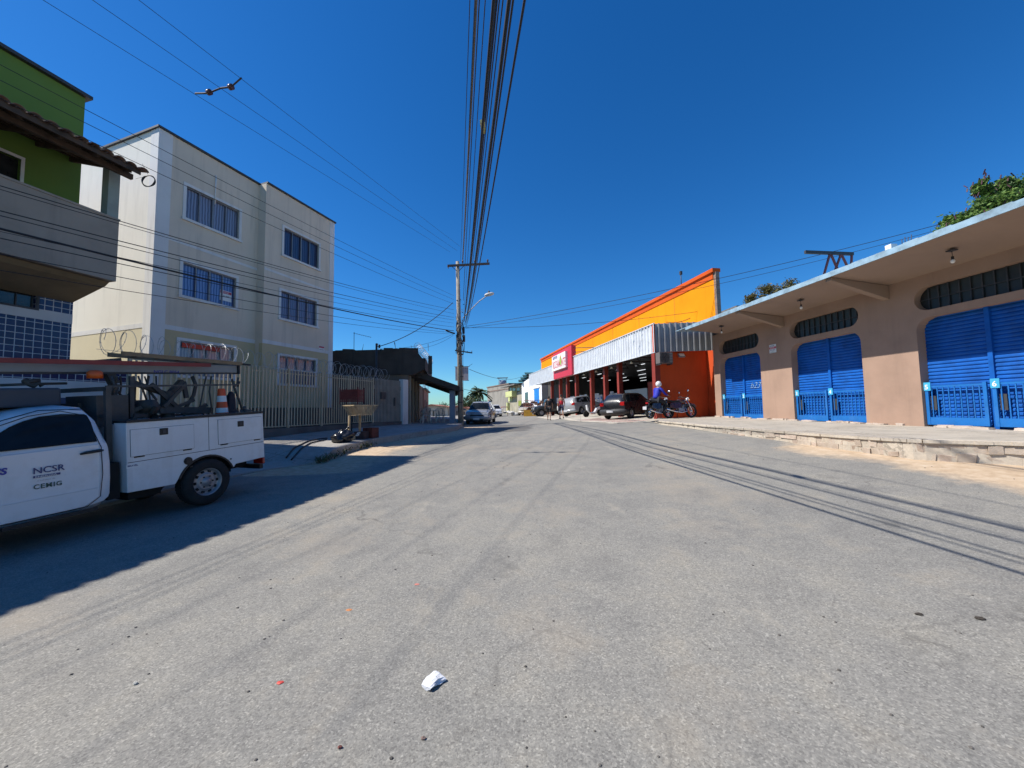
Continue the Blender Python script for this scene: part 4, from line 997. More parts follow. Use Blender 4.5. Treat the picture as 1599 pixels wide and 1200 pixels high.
# roof: slope rising away from the street; round clay tiles seen from the eave
zE0 = GB.on(217, 262, 0)[1]; zE0 -= .05
SL = R_(17); tm = MB(); nT = 40; depth = (0 - XW) + .35
def T_(x, y, z):   # along slope
    return (-x*math.cos(SL), y, zE0 + x*math.sin(SL) + z)
for k in range(nT):
    yc = .10 - k*.235
    for r in range(9):
        s0 = r*.36 - .02 + random.uniform(-.025, .025); s1 = s0 + .42; lift = .012*r*0
        n = 7; ra, rb = .105, .088; o = len(tm.v); yj = random.uniform(-.008, .008)
        for (s_, rad, dz) in ((s0, ra, .03), (s1, rb, .0)):
            for q in range(n):
                a = math.pi*q/(n-1); tm.v.append(T_(s_, yc+yj+rad*math.cos(a), rad*.75*math.sin(a)+dz))
        for (s_, rad, dz) in ((s0, ra-.014, .03), (s1, rb-.014, .0)):
            for q in range(n):
                a = math.pi*q/(n-1); tm.v.append(T_(s_, yc+yj+rad*math.cos(a), rad*.75*math.sin(a)+dz))
        for q in range(n-1):
            tm.f += [(o+q, o+q+1, o+n+q+1, o+n+q), (o+2*n+q, o+3*n+q, o+3*n+q+1, o+2*n+q+1), (o+q, o+2*n+q, o+2*n+q+1, o+q+1)]; tm.sm += [True, True, False]
        # trough tile
        o = len(tm.v)
        for (s_, rad, dz) in ((s0-.03, .085, .0), (s1, .1, -.0)):
            for q in range(n):
                a = math.pi + math.pi*q/(n-1); tm.v.append(T_(s_, yc-.117+rad*math.cos(a), rad*.6*math.sin(a)+dz+.04))
        for q in range(n-1): tm.f.append((o+q, o+q+1, o+n+q+1, o+n+q)); tm.sm.append(True)
tm.build('tile_roof', M_TROOF, gh, clean=False)
rf = MB(); yy = -.1
while yy > -9.3: rf.bar(T_(.12, yy, -.10), T_(depth, yy, -.10), .06, .10); yy -= .62
for s_ in np.arange(.18, depth, .36): rf.bar(T_(s_, .02, -.035), T_(s_, -9.3, -.035), .05, .035)
rf.bar(T_(.42, .1, -.2), T_(.42, -9.3, -.2), .09, .13); rf.bar(T_(.02, .05, -.06), T_(.02, -9.3, -.06), .025, .12)
rf.build('rafters', M_WOOD, gh)
# tiled ground floor: tile, white band, tile, white base; window in the upper tile band
zt1 = GB.ony(110, 492, E0)[1]; zt2 = GB.ony(110, 507, E0)[1]; zt3 = GB.ony(109, 556, E0)[1]
wx, wzT = GB.on(58, 446, XW); wzB = GB.on(58, 482, XW)[1]
zb_h = zc0 - .06
wall_with_holes([(NE, zt1), (E0, zt1), (E0, zb_bot-.11), (NE, zb_bot-.11)], [[(wx-2.2, wzB), (wx, wzB), (wx, wzT), (wx-2.2, wzT)]], 'x', XW-.2, XW-.0).build('tiled_wall', M_TILEB, gh)
MB().box(XW-.2, XW+.012, NE, E0, zt2, zt1-.002).build('white_band', M_WWALL, gh)
MB().box(XW-.2, XW-.001, NE, E0, zt3-.25, zt2-.002).build('tiled_wall', M_TILEB, gh)
MB().box(XW-.2, XW+.01, NE, E0, .2, zt3-.252).build('base_wall', M_WWALL, gh)
wi = MB().box(XW-.13, XW-.10, wx-2.2, wx, wzB, wzT).build('window', M_WIN, gh)
fm = MB()
for i in range(9): fm.box(XW-.09, XW-.07, wx-2.2+i*.27, wx-2.18+i*.27, wzB, wzT)
fm.box(XW-.03, XW+.02, wx-.0, wx+.05, wzB-.05, wzT+.05).box(XW-.03, XW+.02, wx-2.2, wx, wzB-.05, wzB)
fm.build('window_bars', M_DKMETAL, wi)
# lower tiled garden wall going on to the fence
YF = GB.on(198, 600, XW+.25)[0]; zt4 = GB.on(150, 577, XW+.25)[1]
tw = thing('tiled_wall', 'low street wall faced with dark blue tiles behind the truck', 'wall', GB.m)
zq = GB.on(150, 597, XW+.25)[1]; zq2 = GB.on(190, 623, XW+.25)[1]
MB().box(XW+.05, XW+.25, NE, YF, zq, zt4).build('tile_facing', M_TILEB, tw)
MB().box(XW+.05, XW+.26, NE, YF, zq2, zq-.002).build('white_face', M_WWALL, tw)
MB().box(XW+.05, XW+.255, NE, YF, 0, zq2-.002).build('blue_base', mat('blue_grey_paint', (.07, .085, .15), .8), tw)
# ring of spare cable hanging off the tile eave
q = at_y(232, 283, 9.2); cl = thing('cable_coil', 'ring of black spare cable hanging from a wire by the tile eave', 'cable coil', q)
rm = MB()
for k in range(4):
    r_ = .15 + .006*k
    rm.poly([(r_*math.cos(a), .012*math.sin(3*a+k), r_*.9*math.sin(a)) for a in np.linspace(0, 2*math.pi, 25)[:-1]], .009, 6, closed=True)
rm.build('coil', M_BLACK, cl)
MB().tube((0, 0, .13), (-.18, 0, .45), .004, n=4).tube((0, 0, .13), (-.42, .1, .13), .004, n=4).build('hanger', M_BLACK, cl)

# ================================================================== LEFT: APARTMENT BLOCK
M_CREAM = mat('cream_plaster', (.65, .555, .44), .9, .06, .5, .15, 40, streak=.5, streak_col=(.25, .22, .18))
M_BEIGE = mat('beige_plaster', (.52, .43, .26), .9, .05, .6, .15, 40, streak=.1, streak_col=(.25, .2, .13))
M_TRIMW = mat('white_band_paint', (.66, .65, .63), .85, .06, .8, .1, 40, streak=.5, streak_col=(.22, .2, .18))
M_ALU = mat('window_alloy', (.22, .22, .23), .4, .1, 5, .05, metal=.3)
def curtain(name, c1, c2, sc=9):
    m, t, b = new_mat(name); v = nd(t, 'ShaderNodeTexCoord').outputs['Object']
    wv = nd(t, 'ShaderNodeTexWave', bands_direction='Y', i_Scale=sc, i_Distortion=2.5, i_Detail=2.0); t.links.new(mapping(t, v, (1, .35, .25)), wv.inputs['Vector'])
    t.links.new(ramp(t, wv.outputs['Fac'], [(.2, c1), (.8, c2)]), b.inputs['Base Color']); b.inputs['Roughness'].default_value = .3
    b.inputs['Coat Weight'].default_value = .6; b.inputs['Coat Roughness'].default_value = .04; return m
CURT = [curtain('curtain_grey', (.10, .11, .16), (.24, .26, .34)), curtain('curtain_blue', (.05, .10, .26), (.16, .24, .46)), curtain('curtain_dark', (.012, .014, .05), (.05, .06, .12)), curtain('curtain_greyblue', (.05, .06, .12), (.14, .16, .26)), curtain('curtain_pale', (.16, .2, .26), (.30, .34, .38))]
apt = thing('apartment_block', 'three storey cream apartment block with white bands behind the slatted fence', 'building', AP.m)
zT = AP.on(249, 200)[1]; zB = (AP.on(247, 512)[1]+AP.on(400, 537.5)[1])/2; y1 = AP.on(405, 290)[0]; X2 = .42
y2 = AP.on(522, 351, X2)[0]
print('apt', zT, zB, y1, AP.on(416, 291, X2), y2)
xg = -11.0
zT2 = zT
def win_holes(lst, X):
    out = []
    for c in lst:
        tl, tr_, br_, bl = [AP.on(px, py, X) for px, py in c]
        out.append(((tl[0]+bl[0])/2, (tr_[0]+br_[0])/2, (bl[1]+br_[1])/2, (tl[1]+tr_[1])/2))
    return out
WA = win_holes([((291.7, 291), (374, 329.6), (372, 374), (288.8, 341)), ((285.8, 409), (368.7, 435.5), (366.9, 481.3), (283.3, 461.5))], 0)
WA.append((WA[1][0], WA[1][1], WA[1][2]-(WA[0][2]-WA[1][2]), WA[1][3]-(WA[0][3]-WA[1][3])))
WB = win_holes([((443.5, 357), (498, 381), (497, 420), (442.7, 399)), ((439, 454), (494.8, 471.4), (493.3, 511), (437.3, 496))], X2)
WB.append((WB[1][0], WB[1][1], WB[1][2]-(WB[0][2]-WB[1][2]), WB[1][3]-(WB[0][3]-WB[1][3])))
print('windows', [tuple(round(q, 2) for q in w_) for w_ in WA+WB])
R4 = lambda w_: [(w_[0], w_[2]), (w_[1], w_[2]), (w_[1], w_[3]), (w_[0], w_[3])]
up = lambda L: [R4(w_) for w_ in L[:2]]
def split_wall(ya, yb, X, L):
    wall_with_holes([(ya, zB), (yb, zB), (yb, zT), (ya, zT)], up(L), 'x', X-.2, X).build('wall', M_CREAM, apt)
    wall_with_holes([(ya, .2), (yb, .2), (yb, zB-.001), (ya, zB-.001)], [R4(L[2])], 'x', X-.2, X).build('lower_wall', M_BEIGE, apt)
split_wall(.0, y1, 0, WA); split_wall(y1, y2, X2, WB)
MB().box(0, X2-.2, y1, y1+.2, .2, zT).build('return_wall', M_CREAM, apt)
MB().box(xg, -.2, .0, .2, zB, zT).build('gable_wall', mat('sunlit_gable_plaster', (.74, .71, .63), .9, .04, .5, .15, 40, streak=.35, streak_col=(.3, .28, .25)), apt); MB().box(xg, -.2, .0, .2, .2, zB-.001).build('gable_lower_wall', mat('sunlit_side_beige', (.62, .55, .38), .9, .05, .6, .15, 40, streak=.1), apt)  # sunlight put into the colour: gable copies lighter than the front's cream and beige
MB().box(xg, X2-.2, y2-.2, y2, .2, zT).box(xg, xg+.2, .2, y2-.2, .2, zT).box(xg+.2, -.2, .2, y2-.2, zT-.5, zT-.35).build('rear_wall', M_CREAM, apt)
# white bands, corner strips, window surrounds (3-15 mm proud)
tb = MB(); cw = .40
tb.box(.0, .012, -.012, cw, .2, zT).box(-cw, -.0, -.012, -.001, .2, zT)
tb.box(X2, X2+.012, y2-cw*.7, y2+.012, .2, zT)
zM = WA[1][3]+.62
for (ya, yb, X) in ((cw, y1, 0), (y1, y2-cw*.7, X2)):
    tb.box(X+.001, X+.010, ya+.001, yb-.001, zB-.0, zB+.16); tb.box(X+.001, X+.008, ya+.001, yb-.001, zM, zM+.10)
tb.box(xg, -cw-.001, -.010, -.001, zB, zB+.16)
tb.build('white_bands', M_TRIMW, apt)
mm = MB(); mm.box(xg-.06, .07, -.07, .26, zT+.002, zT+.07).box(-.21, .07, .261, y1-.001, zT+.002, zT+.07).box(-.21, X2+.07, y1, y2+.07, zT+.002, zT+.07)
mm.build('roof_flashing', M_DKMETAL, apt)
for i, (w_, X) in enumerate([(q, 0) for q in WA] + [(q, X2) for q in WB]):
    ya, yb, za, zb2 = w_; s_ = .10
    sr = MB(); sr.box(X+.001, X+.03, ya-s_, yb+s_, zb2, zb2+s_).box(X+.001, X+.03, ya-s_, ya, za-s_*.0, zb2).box(X+.001, X+.03, yb, yb+s_, za, zb2).box(X+.001, X+.07, ya-s_-.02, yb+s_+.02, za-.09, za)
    wi = sr.build('window', M_TRIMW, apt)
    fr = MB()
    for k in range(5):
        y0 = ya + (yb-ya)*k/4; wd = .03 if k in (0, 2, 4) else .018; fr.box(X-.10, X-.05, max(ya, y0-wd), min(yb, y0+wd), za, zb2)
    fr.box(X-.1, X-.04, ya, yb, za, za+.045).box(X-.1, X-.04, ya, yb, zb2-.045, zb2)
    fr.build('window_frame', M_ALU, wi)
    MB().box(X-.14, X-.12, ya, yb, za, zb2).build('curtained_pane', CURT[[0, 1, 4, 2, 3, 3][i]], wi)
    if i == 1:
        e = MB().box(X-.118, X-.105, yb-.52, yb-.08, za+.22, za+.62).build('window_poster', M_WPAINT, wi)
        MB().box(X-.104, X-.102, yb-.51, yb-.09, za+.50, za+.60).build('red_band', mat('sign_red', (.5, .05, .08)), e)
        text('VENDE', 'lettering', M_WPAINT, e, FACE_PX(X-.100, yb-.48, za+.52), .09, .0006)
        text('3333-0800', 'lettering', M_BLACK, e, FACE_PX(X-.103, yb-.49, za+.38), .075, .0006)
    if i == 2: MB().box(X-.045, X-.035, ya+.1, yb-.5, zb2-.22, zb2-.06).build('red_banner', mat('red_banner', (.55, .07, .04)), wi)
    if i == 5:
        gr = MB()
        for k in range(12): y0 = ya+(yb-ya)*(k+.5)/12; gr.box(X+.08, X+.10, y0-.02, y0+.02, za-.1, za+.62)
        gr.box(X+.08, X+.10, ya, yb, za+.6, za+.64).box(X+.08, X+.1, ya, yb, za-.1, za-.06); gr.build('white_grille', M_TRIMW, wi)
# drain pipe, little sign, stains
yp, zp = AP.on(336, 275); _, zp2 = AP.on(335, 320)
MB().tube((.05, yp, zp), (.05, yp, zp2), .018, n=8).build('vent_pipe', M_WPAINT, apt)
yp, zp = AP.on(503, 545, X2); sgp = MB().box(X2+.013, X2+.02, yp-.22, yp+.12, zp-.11, zp+.12).build('estate_sign', M_WPAINT, apt)
MB().box(X2+.0205, X2+.022, yp-.21, yp+.11, zp+.03, zp+.11).build('red_band', mat('sign_red', (.5, .05, .08)), sgp); text('ALUGA', 'lettering', M_BLACK, sgp, FACE_PX(X2+.022, yp-.18, zp-.08), .08, .0006)

# ------------------------------------------------------------------ fence
M_FENCE = mat('cream_fence_paint', (.50, .41, .28), .6, .10, 2, .1, dirt=.25, dirt_col=(.28, .2, .12))
M_FWALL = mat('fence_footing', (.12, .11, .10), .95, .25, 1.2, .4, 20, streak=.4)
FXp = 2.7
fz0 = (AP.on(415, 669, FXp)[1] + AP.on(550, 662, FXp)[1])/2; fz1 = (AP.on(413, 571, FXp)[1] + AP.on(550, 590, FXp)[1])/2
fy0 = AP.on(203, 600, FXp)[0]; fy1 = AP.on(584, 600, FXp)[0]; fy2 = AP.on(627, 600, FXp)[0]; fy3 = AP.on(636.5, 600, FXp)[0]
print('fence', fz0, fz1, fy0, fy1, fy2, fy3)
fn = thing('slatted_fence', 'tall cream fence of upright metal slats before the apartment block', 'fence', AP.m)
M_low = MB(); M_low.box(FXp-.12, FXp+.02, fy0, fy2, .1, fz0-.03); M_low.build('footing_wall', M_FWALL, fn)
MB().box(1.2, 1.4, fy0, fy2, .1, 1.75).build('garden_wall', mat('garden_wall_dark', (.10, .09, .075), .95, .25, 1, .3, streak=.4), thing('garden_wall', 'dark low retaining wall behind the slatted fence', 'wall', AP.m))
posts = np.linspace(fy0, fy1, 7)
for a, b_ in zip(posts[:-1], posts[1:]):
    p_ = MB(); n = int((b_-a)/.125)
    for k in range(1, n):
        y0 = a + (b_-a)*k/n; h_ = fz1 + random.uniform(-.01, .01); p_.box(FXp-.05, FXp-.03, y0-.021, y0+.021, fz0+.02, h_)
    p_.box(FXp-.08, FXp-.056, a, b_, fz0+.02, fz0+.06).box(FXp-.08, FXp-.056, a, b_, fz1-.16, fz1-.12)
    p_.build('slat_panel', M_FENCE, fn)
for a in posts: MB().box(FXp-.09, FXp-.02, a-.035, a+.035, fz0-.25, fz1+.04).build('post', M_FENCE, fn)
gt = thing('slatted_gate', 'tall sheet and slat gate between the fence and the bar', 'gate', AP.m)
p_ = MB(); n = int((fy2-fy1)/.11)
for k in range(1, n): y0 = fy1+.05+(fy2-fy1-.05)*k/n; p_.box(FXp-.05, FXp-.02, y0-.03, y0+.03, fz0-.02, fz1+.02)
p_.box(FXp-.07, FXp-.051, fy1+.04, fy2, fz0, fz0+.9).box(FXp-.07, FXp-.051, fy1+.04, fy2, fz1-.5, fz1-.3)
p_.build('slats', mat('shaded_gate_paint', (.26, .24, .20), .7, .15, 2, .1), gt)  # gate paint darkened to hold the shade in its colour
MB().box(FXp-.01, FXp+.06, fy1+.5, fy1+.85, fz0+1.15, fz0+1.5).build('mail_box', M_DKMETAL, gt)
MB().box(FXp-.01, FXp+.03, fy1+1.6, fy1+1.68, fz0+.8, fz0+1.25).build('gate_lock', M_DKMETAL, gt)
pi = thing('gate_pillar', 'pale plastered pillar at the end of the slatted gate', 'pillar', AP.m)
MB().box(FXp-.18, FXp+.08, fy2+.02, fy3-.05, .3, fz1+.12).build('pillar', M_TRIMW, pi, bevel=.01)
# razor wire
rz = thing('razor_wire', 'coils of razor wire along the top of the slatted fence', 'razor wire', AP.m)
M_RZ = mat('razor_steel', (.45, .46, .47), .5, .1, 5, 0, metal=.3)
ys0 = AP.on(152, 555, FXp)[0]; cpts = []; L = fy1-ys0+.9; turns = int(L/.20)
for i in range(turns*18+1):
    a = 2*math.pi*i/18; f = i/(turns*18); r = .29+.04*math.sin(i*.13)+.03*math.sin(i*.031); cpts.append((FXp-.05+r*math.cos(a), ys0+L*f+.10*math.sin(a*.5), fz1+.24+r*math.sin(a)))
bz = MB(); bz.poly(cpts, .006, 4)
for i in range(0, len(cpts), 3):
    p_ = Vector(cpts[i]); bz.bar(p_+Vector((0, -.02, .012)), p_+Vector((0, .02, -.012)), .012, .003)
bz.build('coil', M_RZ, rz); MB().poly([(FXp-.05, ys0, fz1+.02), (FXp-.05, ys0+L/2, fz1+.03), (FXp-.05, ys0+L, fz1+.02)], .004, 4).build('stay_wire', M_RZ, rz)

# ================================================================== LEFT: BAR WITH AWNING
M_BARW = mat('sooty_render', (.065, .05, .04), .95, .3, .8, .4, 20, streak=.6, streak_col=(.02, .02, .02))
M_BARF = mat('bar_front_plaster', (.17, .125, .09), .9, .15, 1, .2, streak=.4)
yB = fy3; c_ = AP.w(2.75, yB, 0); BAR = Frame(c_.x, c_.y, -9.4)
bar = thing('bar_building', 'low dark bar with an overhanging terrace parapet beside the gate', 'building', BAR.m)
xl, ztl = BAR.ony(500, 554, 0); xr, ztr = BAR.ony(648, 545, 0)
xe, _ = BAR.ony(664, 575, 0); zlow = BAR.ony(600, 586, 0)[1]
print('bar', xl, xr, xe, ztl, ztr, zlow)
MB().box(-9, 0, 0, .2, .2, zlow).box(-.2, 0, .2, 12, .2, zlow).build('wall', M_BARF, bar)
MB().prism([(-9, zlow+.002), (.25, zlow+.002), (xe, zlow+.35), (xe, zlow+.75), (xr, ztr), (-9, ztl)], 'y', -.08, .25).build('parapet_side', M_BARW, bar)
MB().box(xe-.2, xe, .251, 9, zlow+.3, zlow+1.0).build('parapet_front', M_BARW, bar)
cb3 = MB()
for k in range(26):
    x0 = random.uniform(-8, xr-.2); zt0 = ztl+(ztr-ztl)*(x0+9)/(xr+9); cb3.box(x0, x0+random.uniform(.1, .9), -.09, .24, zt0-.2, zt0+random.uniform(.0, .09))
for k in range(5): x0 = -2.5+k*.9; cb3.bar((x0, .1, ztr-.1), (x0+random.uniform(-.1, .1), .1, ztr+random.uniform(.15, .4)), .025)
cb3.jig(.02); cb3.build('broken_coping', M_BARW, bar)
for x0 in (-3.2, -.6, 1.1): MB().box(x0, x0+.22, -.13, -.081, zlow+.05, ztl-.05).build('stub_column', M_BARW, bar)
MB().box(-8.9, xe-.21, .26, 9, zlow+.05, zlow+.34).build('terrace_slab', M_BARW, bar)
for i in range(3):
    y0 = .9+i*2.2; MB().box(-.05, .02, y0, y0+1.2, .8, zlow-.8).build('doorway', mat('door_dark', (.03, .025, .022), .8), bar)
for y0 in (.5, 2.4, 4.6, 6.9): MB().box(.003, .09, y0, y0+.2, .3, zlow).build('pilaster', mat('pilaster_pale', (.42, .35, .27), .9), bar)
h2 = thing('low_pink_house', 'low reddish house with rooftop clutter beyond the bar', 'house', BAR.m)
MB().box(-6, .1, 12.2, 20, .2, 3.4).build('wall', mat('dull_pink_wall', (.30, .16, .12), .9, .2, 1, .2, streak=.4), h2)
MB().box(-6.1, .3, 12.1, 20.1, 3.403, 3.52).build('roof', M_CON, h2)
cl_ = MB()
for k in range(12): x0 = -1.6+k*.16; cl_.bar((x0, 12.6+k*.5, 3.52), (x0+random.uniform(-.2, .2), 12.6+k*.5, 3.52+random.uniform(.4, 1.3)), .09, .06)
cl_.build('roof_clutter', M_WPAINT, h2)
MB().box(.11, .14, 13.2, 14.1, .6, 2.5).box(.11, .14, 16, 17, 1.4, 2.4).build('door', M_INT, h2)
# awning
q0 = at_y(652, 580, 22.2); q1 = at_y(717, 603, 22.4)
aw = thing('street_awning', 'dark sloping awning roof on posts between the bar and utility pole', 'awning')
dv_ = Vector((math.sin(R_(-9.4)), math.cos(R_(-9.4)), 0))*7.5
t_ = Vector((0, 0, .07))
vs = [q0-t_, q1-t_, q1+dv_-t_, q0+dv_-t_, q0, q1, q1+dv_, q0+dv_]
mb = MB(); mb.add(vs, [(3,2,1,0),(4,5,6,7),(0,1,5,4),(1,2,6,5),(2,3,7,6),(3,0,4,7)]); mb.build('roof_sheet', M_BARW, aw)
t2_ = Vector((0, 0, .2)); MB().bar(q0-t2_, q1-t2_, .06, .26).bar(q1-t2_, q1+dv_-t2_, .06, .26).bar(q1+dv_-t2_, q0+dv_-t2_, .06, .26).build('fascia', M_BARW, aw)
pb = at_y(706.5, 610, 22.8)
for (x0, y0) in ((pb.x, 22.8), (pb.x+dv_.x*.85, 22.8+dv_.y*.85)):
    MB().box(x0-.15, x0+.15, y0-.15, y0+.15, gz(x0, y0)-.1, q1.z-.25).build('post', mat('blue_grey_post', (.18, .22, .27), .8), aw)
# chairs and tables in front of the bar
M_PLAST = mat('white_plastic', (.50, .46, .40), .45, .05, 3, 0)
def plastic_chair(x, y, rot, lb):
    c = thing('plastic_chair', lb, 'chair', pose(x, y, zl(x, y)+.005, rot), 'plastic chairs in front of the bar')
    MB().box(-.22, .22, -.21, .21, .42, .45).build('seat', M_PLAST, c, bevel=.01)
    b = MB()
    for k in range(5): b.bar((-.18+k*.09, .20, .5), (-.19+k*.095, .29, .84), .04, .015)
    b.poly([(-.22, .2, .45), (-.22, .28, .82), (-.1, .3, .87), (.1, .3, .87), (.22, .28, .82), (.22, .2, .45)], .018, 6); b.build('backrest', M_PLAST, c)
    b = MB()
    for s_ in (-1, 1): b.poly([(s_*.23, .22, .64), (s_*.26, 0, .65), (s_*.25, -.2, .62), (s_*.24, -.21, .44)], .018, 6)
    b.build('armrests', M_PLAST, c)
    for sx_ in (-1, 1):
        for sy_ in (-1, 1): MB().bar((sx_*.2, sy_*.18, .42), (sx_*.25, sy_*.24, 0), .045, .045).build('leg', M_PLAST, c)
cs = [BAR.w(.9, .9, 0), BAR.w(.8, 2.5, 0), BAR.w(.7, 4.6, 0), BAR.w(1.7, 2.0, 0)]
for i, (c, r_) in enumerate(zip(cs, (150, 140, 165, -20))):
    plastic_chair(c.x, c.y, r_, ['white plastic chair nearest the gate pillar, outside the bar', 'second white plastic chair from the gate pillar', 'farthest white plastic chair along the bar wall', 'white plastic chair on the kerb side of the table'][i])
tp = BAR.w(1.3, 3.2, 0); tb_ = thing('plastic_table', 'small white plastic table among the chairs outside the bar', 'table', pose(tp.x, tp.y, zl(tp.x, tp.y)+.005, -9))
MB().box(-.35, .35, -.35, .35, .68, .71).build('tabletop', M_PLAST, tb_, bevel=.01)
for sx_ in (-1, 1):
    for sy_ in (-1, 1): MB().bar((sx_*.3, sy_*.3, .68), (sx_*.33, sy_*.33, 0), .05, .05).build('leg', M_PLAST, tb_)
# coil of razor wire on the parapet
cp_ = []; 
for i in range(19*14+1):
    a = 2*math.pi*i/19; f = i/(19*14); cp_.append((xr+.12+.2*math.cos(a)+(xe-xr-.1)*min(1, f*1.2), -.05+5.5*f, ztr+.16-.25*f+.2*math.sin(a)))
rz2 = thing('razor_wire', 'razor wire coil running along the bar terrace parapet', 'razor wire', BAR.m); MB().poly(cp_, .011, 4).build('coil', M_RZ, rz2)
# meter post with conduit and the TV mast
q = at_y(588, 538, 20.6); g0 = gz(q.x, 20.6)
mp = thing('service_post', 'dark galvanised service post with cable bracket behind the slatted gate', 'post', (q.x, 20.6, g0))
MB().tube((0, 0, 0), (0, 0, q.z-g0), .055, n=10).ball((0, 0, q.z-g0), .06).build('pipe', M_DKMETAL, mp)
MB().bar((0, 0, q.z-g0-.12), (.22, 0, q.z-g0-.12), .03).tube((.16, 0, q.z-g0-.2), (.16, 0, q.z-g0-.02), .045, n=8).tube((.24, 0, q.z-g0-.38), (.24, 0, q.z-g0-.25), .04, n=8).build('insulator_bracket', M_BLACK, mp)
DROP0 = Vector((q.x+.2, 20.6, q.z-.1))
q = at_y(553, 519, 21); an = thing('tv_antenna', 'thin television antenna mast above the dark bar roof', 'antenna', (q.x, 21, 3.2))
MB().tube((0, 0, 0), (0, 0, q.z-3.2), .014, n=6).build('mast', M_DKMETAL, an)
b = MB(); b.bar((-.05, 0, q.z-3.25), (.95, 0, q.z-3.5), .014)
for k in range(7): b.bar((.1+k*.13, -.2+.01*k, q.z-3.29-k*.034), (.1+k*.13, .2-.01*k, q.z-3.29-k*.034), .008)
b.build('boom', M_DKMETAL, an)

# ------------------------------------------------------------------ rubbish stands on the pavement
M_SLAT = mat('weathered_wood_slat', (.42, .31, .18), .85, .25, 5, .3)
M_REDW = mat('red_painted_wood', (.20, .035, .025), .75, .2, 4, .2)
pz = hit(553, 684.5, .3); zg_ = zl(pz.x, pz.y)
rb = thing('rubbish_basket', 'wooden slatted rubbish basket raised on two posts by the kerb', 'rubbish basket', pose(pz.x, pz.y, zg_, 24))
dep = pz.y; sc_ = dep/600.
def basket(parent, w0, w1, d0, d1, z0, z1, m, gap=.06):
    b = MB()
    for (ax, ln_t, ln_b, off_t, off_b) in (('x', w1, w0, d1/2, d0/2), ('x', w1, w0, -d1/2, -d0/2)):
        n = int(ln_t/gap)
        for k in range(n+1): f = k/n-.5; b.bar((f*ln_b, off_b, z0), (f*ln_t, off_t, z1), .022, .012)
    for sx_ in (-1, 1):
        n = int(d1/gap)
        for k in range(n+1): f = k/n-.5; b.bar((sx_*w0/2, f*d0, z0), (sx_*w1/2, f*d1, z1), .022, .012)
    for z_, W_, D_ in ((z1, w1, d1), (z0, w0, d0)):
        for s_ in (-1, 1): b.bar((-W_/2, s_*D_/2, z_), (W_/2, s_*D_/2, z_), .03, .035); b.bar((s_*W_/2, -D_/2, z_), (s_*W_/2, D_/2, z_), .03, .035)
    b.box(-w0/2, w0/2, -d0/2, d0/2, z0-.01, z0+.01)
    return b.build('slatted_basket', m, parent)
H0 = (684.5-646)*sc_; H1 = (684.5-631.5)*sc_
b_ = basket(rb, .42, .62, .62, .95, H0, H1, M_SLAT, .06)
for y0 in (-.22, .25): MB().bar((0, y0, -.02), (0, y0, H0-.02), .055, .055).build('post', M_SLAT, rb)
b_.matrix_local = Matrix.Translation((.12, .15, 0)) @ Matrix.Rotation(R_(-8), 4, 'Z')
MB().box(.0, .08, -.18, -.02, .0, .14).build('foot_block', M_SLAT, rb)
pz2 = hit(549, 674, .3); d2_ = pz2.y/600.
rb2 = thing('rubbish_basket', 'red slatted metal rubbish basket on a thin post beside the slatted fence', 'rubbish basket', pose(pz2.x, pz2.y, zl(pz2.x, pz2.y), 10))
H0 = (674-631)*d2_; H1 = (674-606)*d2_
fb = MB(); W_ = .80; D_ = .45
for k in range(9):
    z_ = H0 + .12 + (H1-H0-.2)*k/8; 
    for s_ in (-1, 1): fb.bar((-W_/2-.0, s_*D_/2, z_), (W_/2, s_*D_/2, z_), .012, .035); fb.bar((s_*W_/2, -D_/2, z_), (s_*W_/2, D_/2, z_), .012, .035)
for sx_ in (-1, 1):
    for s_ in (-1, 1): fb.bar((sx_*W_/2, s_*D_/2, H0), (sx_*W_/2, s_*D_/2, H1+.02), .025)
fb.build('slatted_basket', M_REDW, rb2); MB().box(-W_/2+.05, W_/2-.25, -D_/2-.02, -D_/2-.008, H0+.2, H0+.52).build('front_panel', M_REDW, rb2)
MB().tube((0, 0, -.02), (0, 0, H0+.02), .03, n=8).build('post', M_DKMETAL, rb2); MB().box(-W_/2, W_/2, -D_/2, D_/2, H0-.005, H0+.01).build('floor_grid', M_DKMETAL, rb2)
pz3 = hit(579, 681, .3); M_REDW2 = mat('dark_red_boards', (.11, .03, .022), .8, .3); cr = thing('wooden_crate', 'reddish wooden box standing on the kerb under the red basket', 'crate', pose(pz3.x, pz3.y, zl(pz3.x, pz3.y), 24))
cm = MB()
for k in range(4): cm.box(-.22+k*.115, -.22+k*.115+.095, -.16, -.14, 0, .36)
cm.box(-.22, .22, .14, .16, 0, .36).box(-.22, -.2, -.14, .14, 0, .36).box(.2, .22, -.14, .14, 0, .36).box(-.2, .2, -.14, .14, .01, .03); cm.build('boards', M_REDW2, cr)
pz4 = hit(564, 683, .3); bx = thing('dark_box', 'dark carton with a white swoosh mark between the basket posts', 'box', pose(pz4.x, pz4.y, zl(pz4.x, pz4.y), 15))
MB().box(-.22, .2, -.12, .15, .0, .26).build('carton', mat('dark_carton', (.05, .03, .03), .8, .2), bx, bevel=.008)
text('S', 'mark', M_WPAINT, bx, FACE_NY(-.14, -.122, .12), .16, .001, 'LEFT', .012, .4, 1.7)
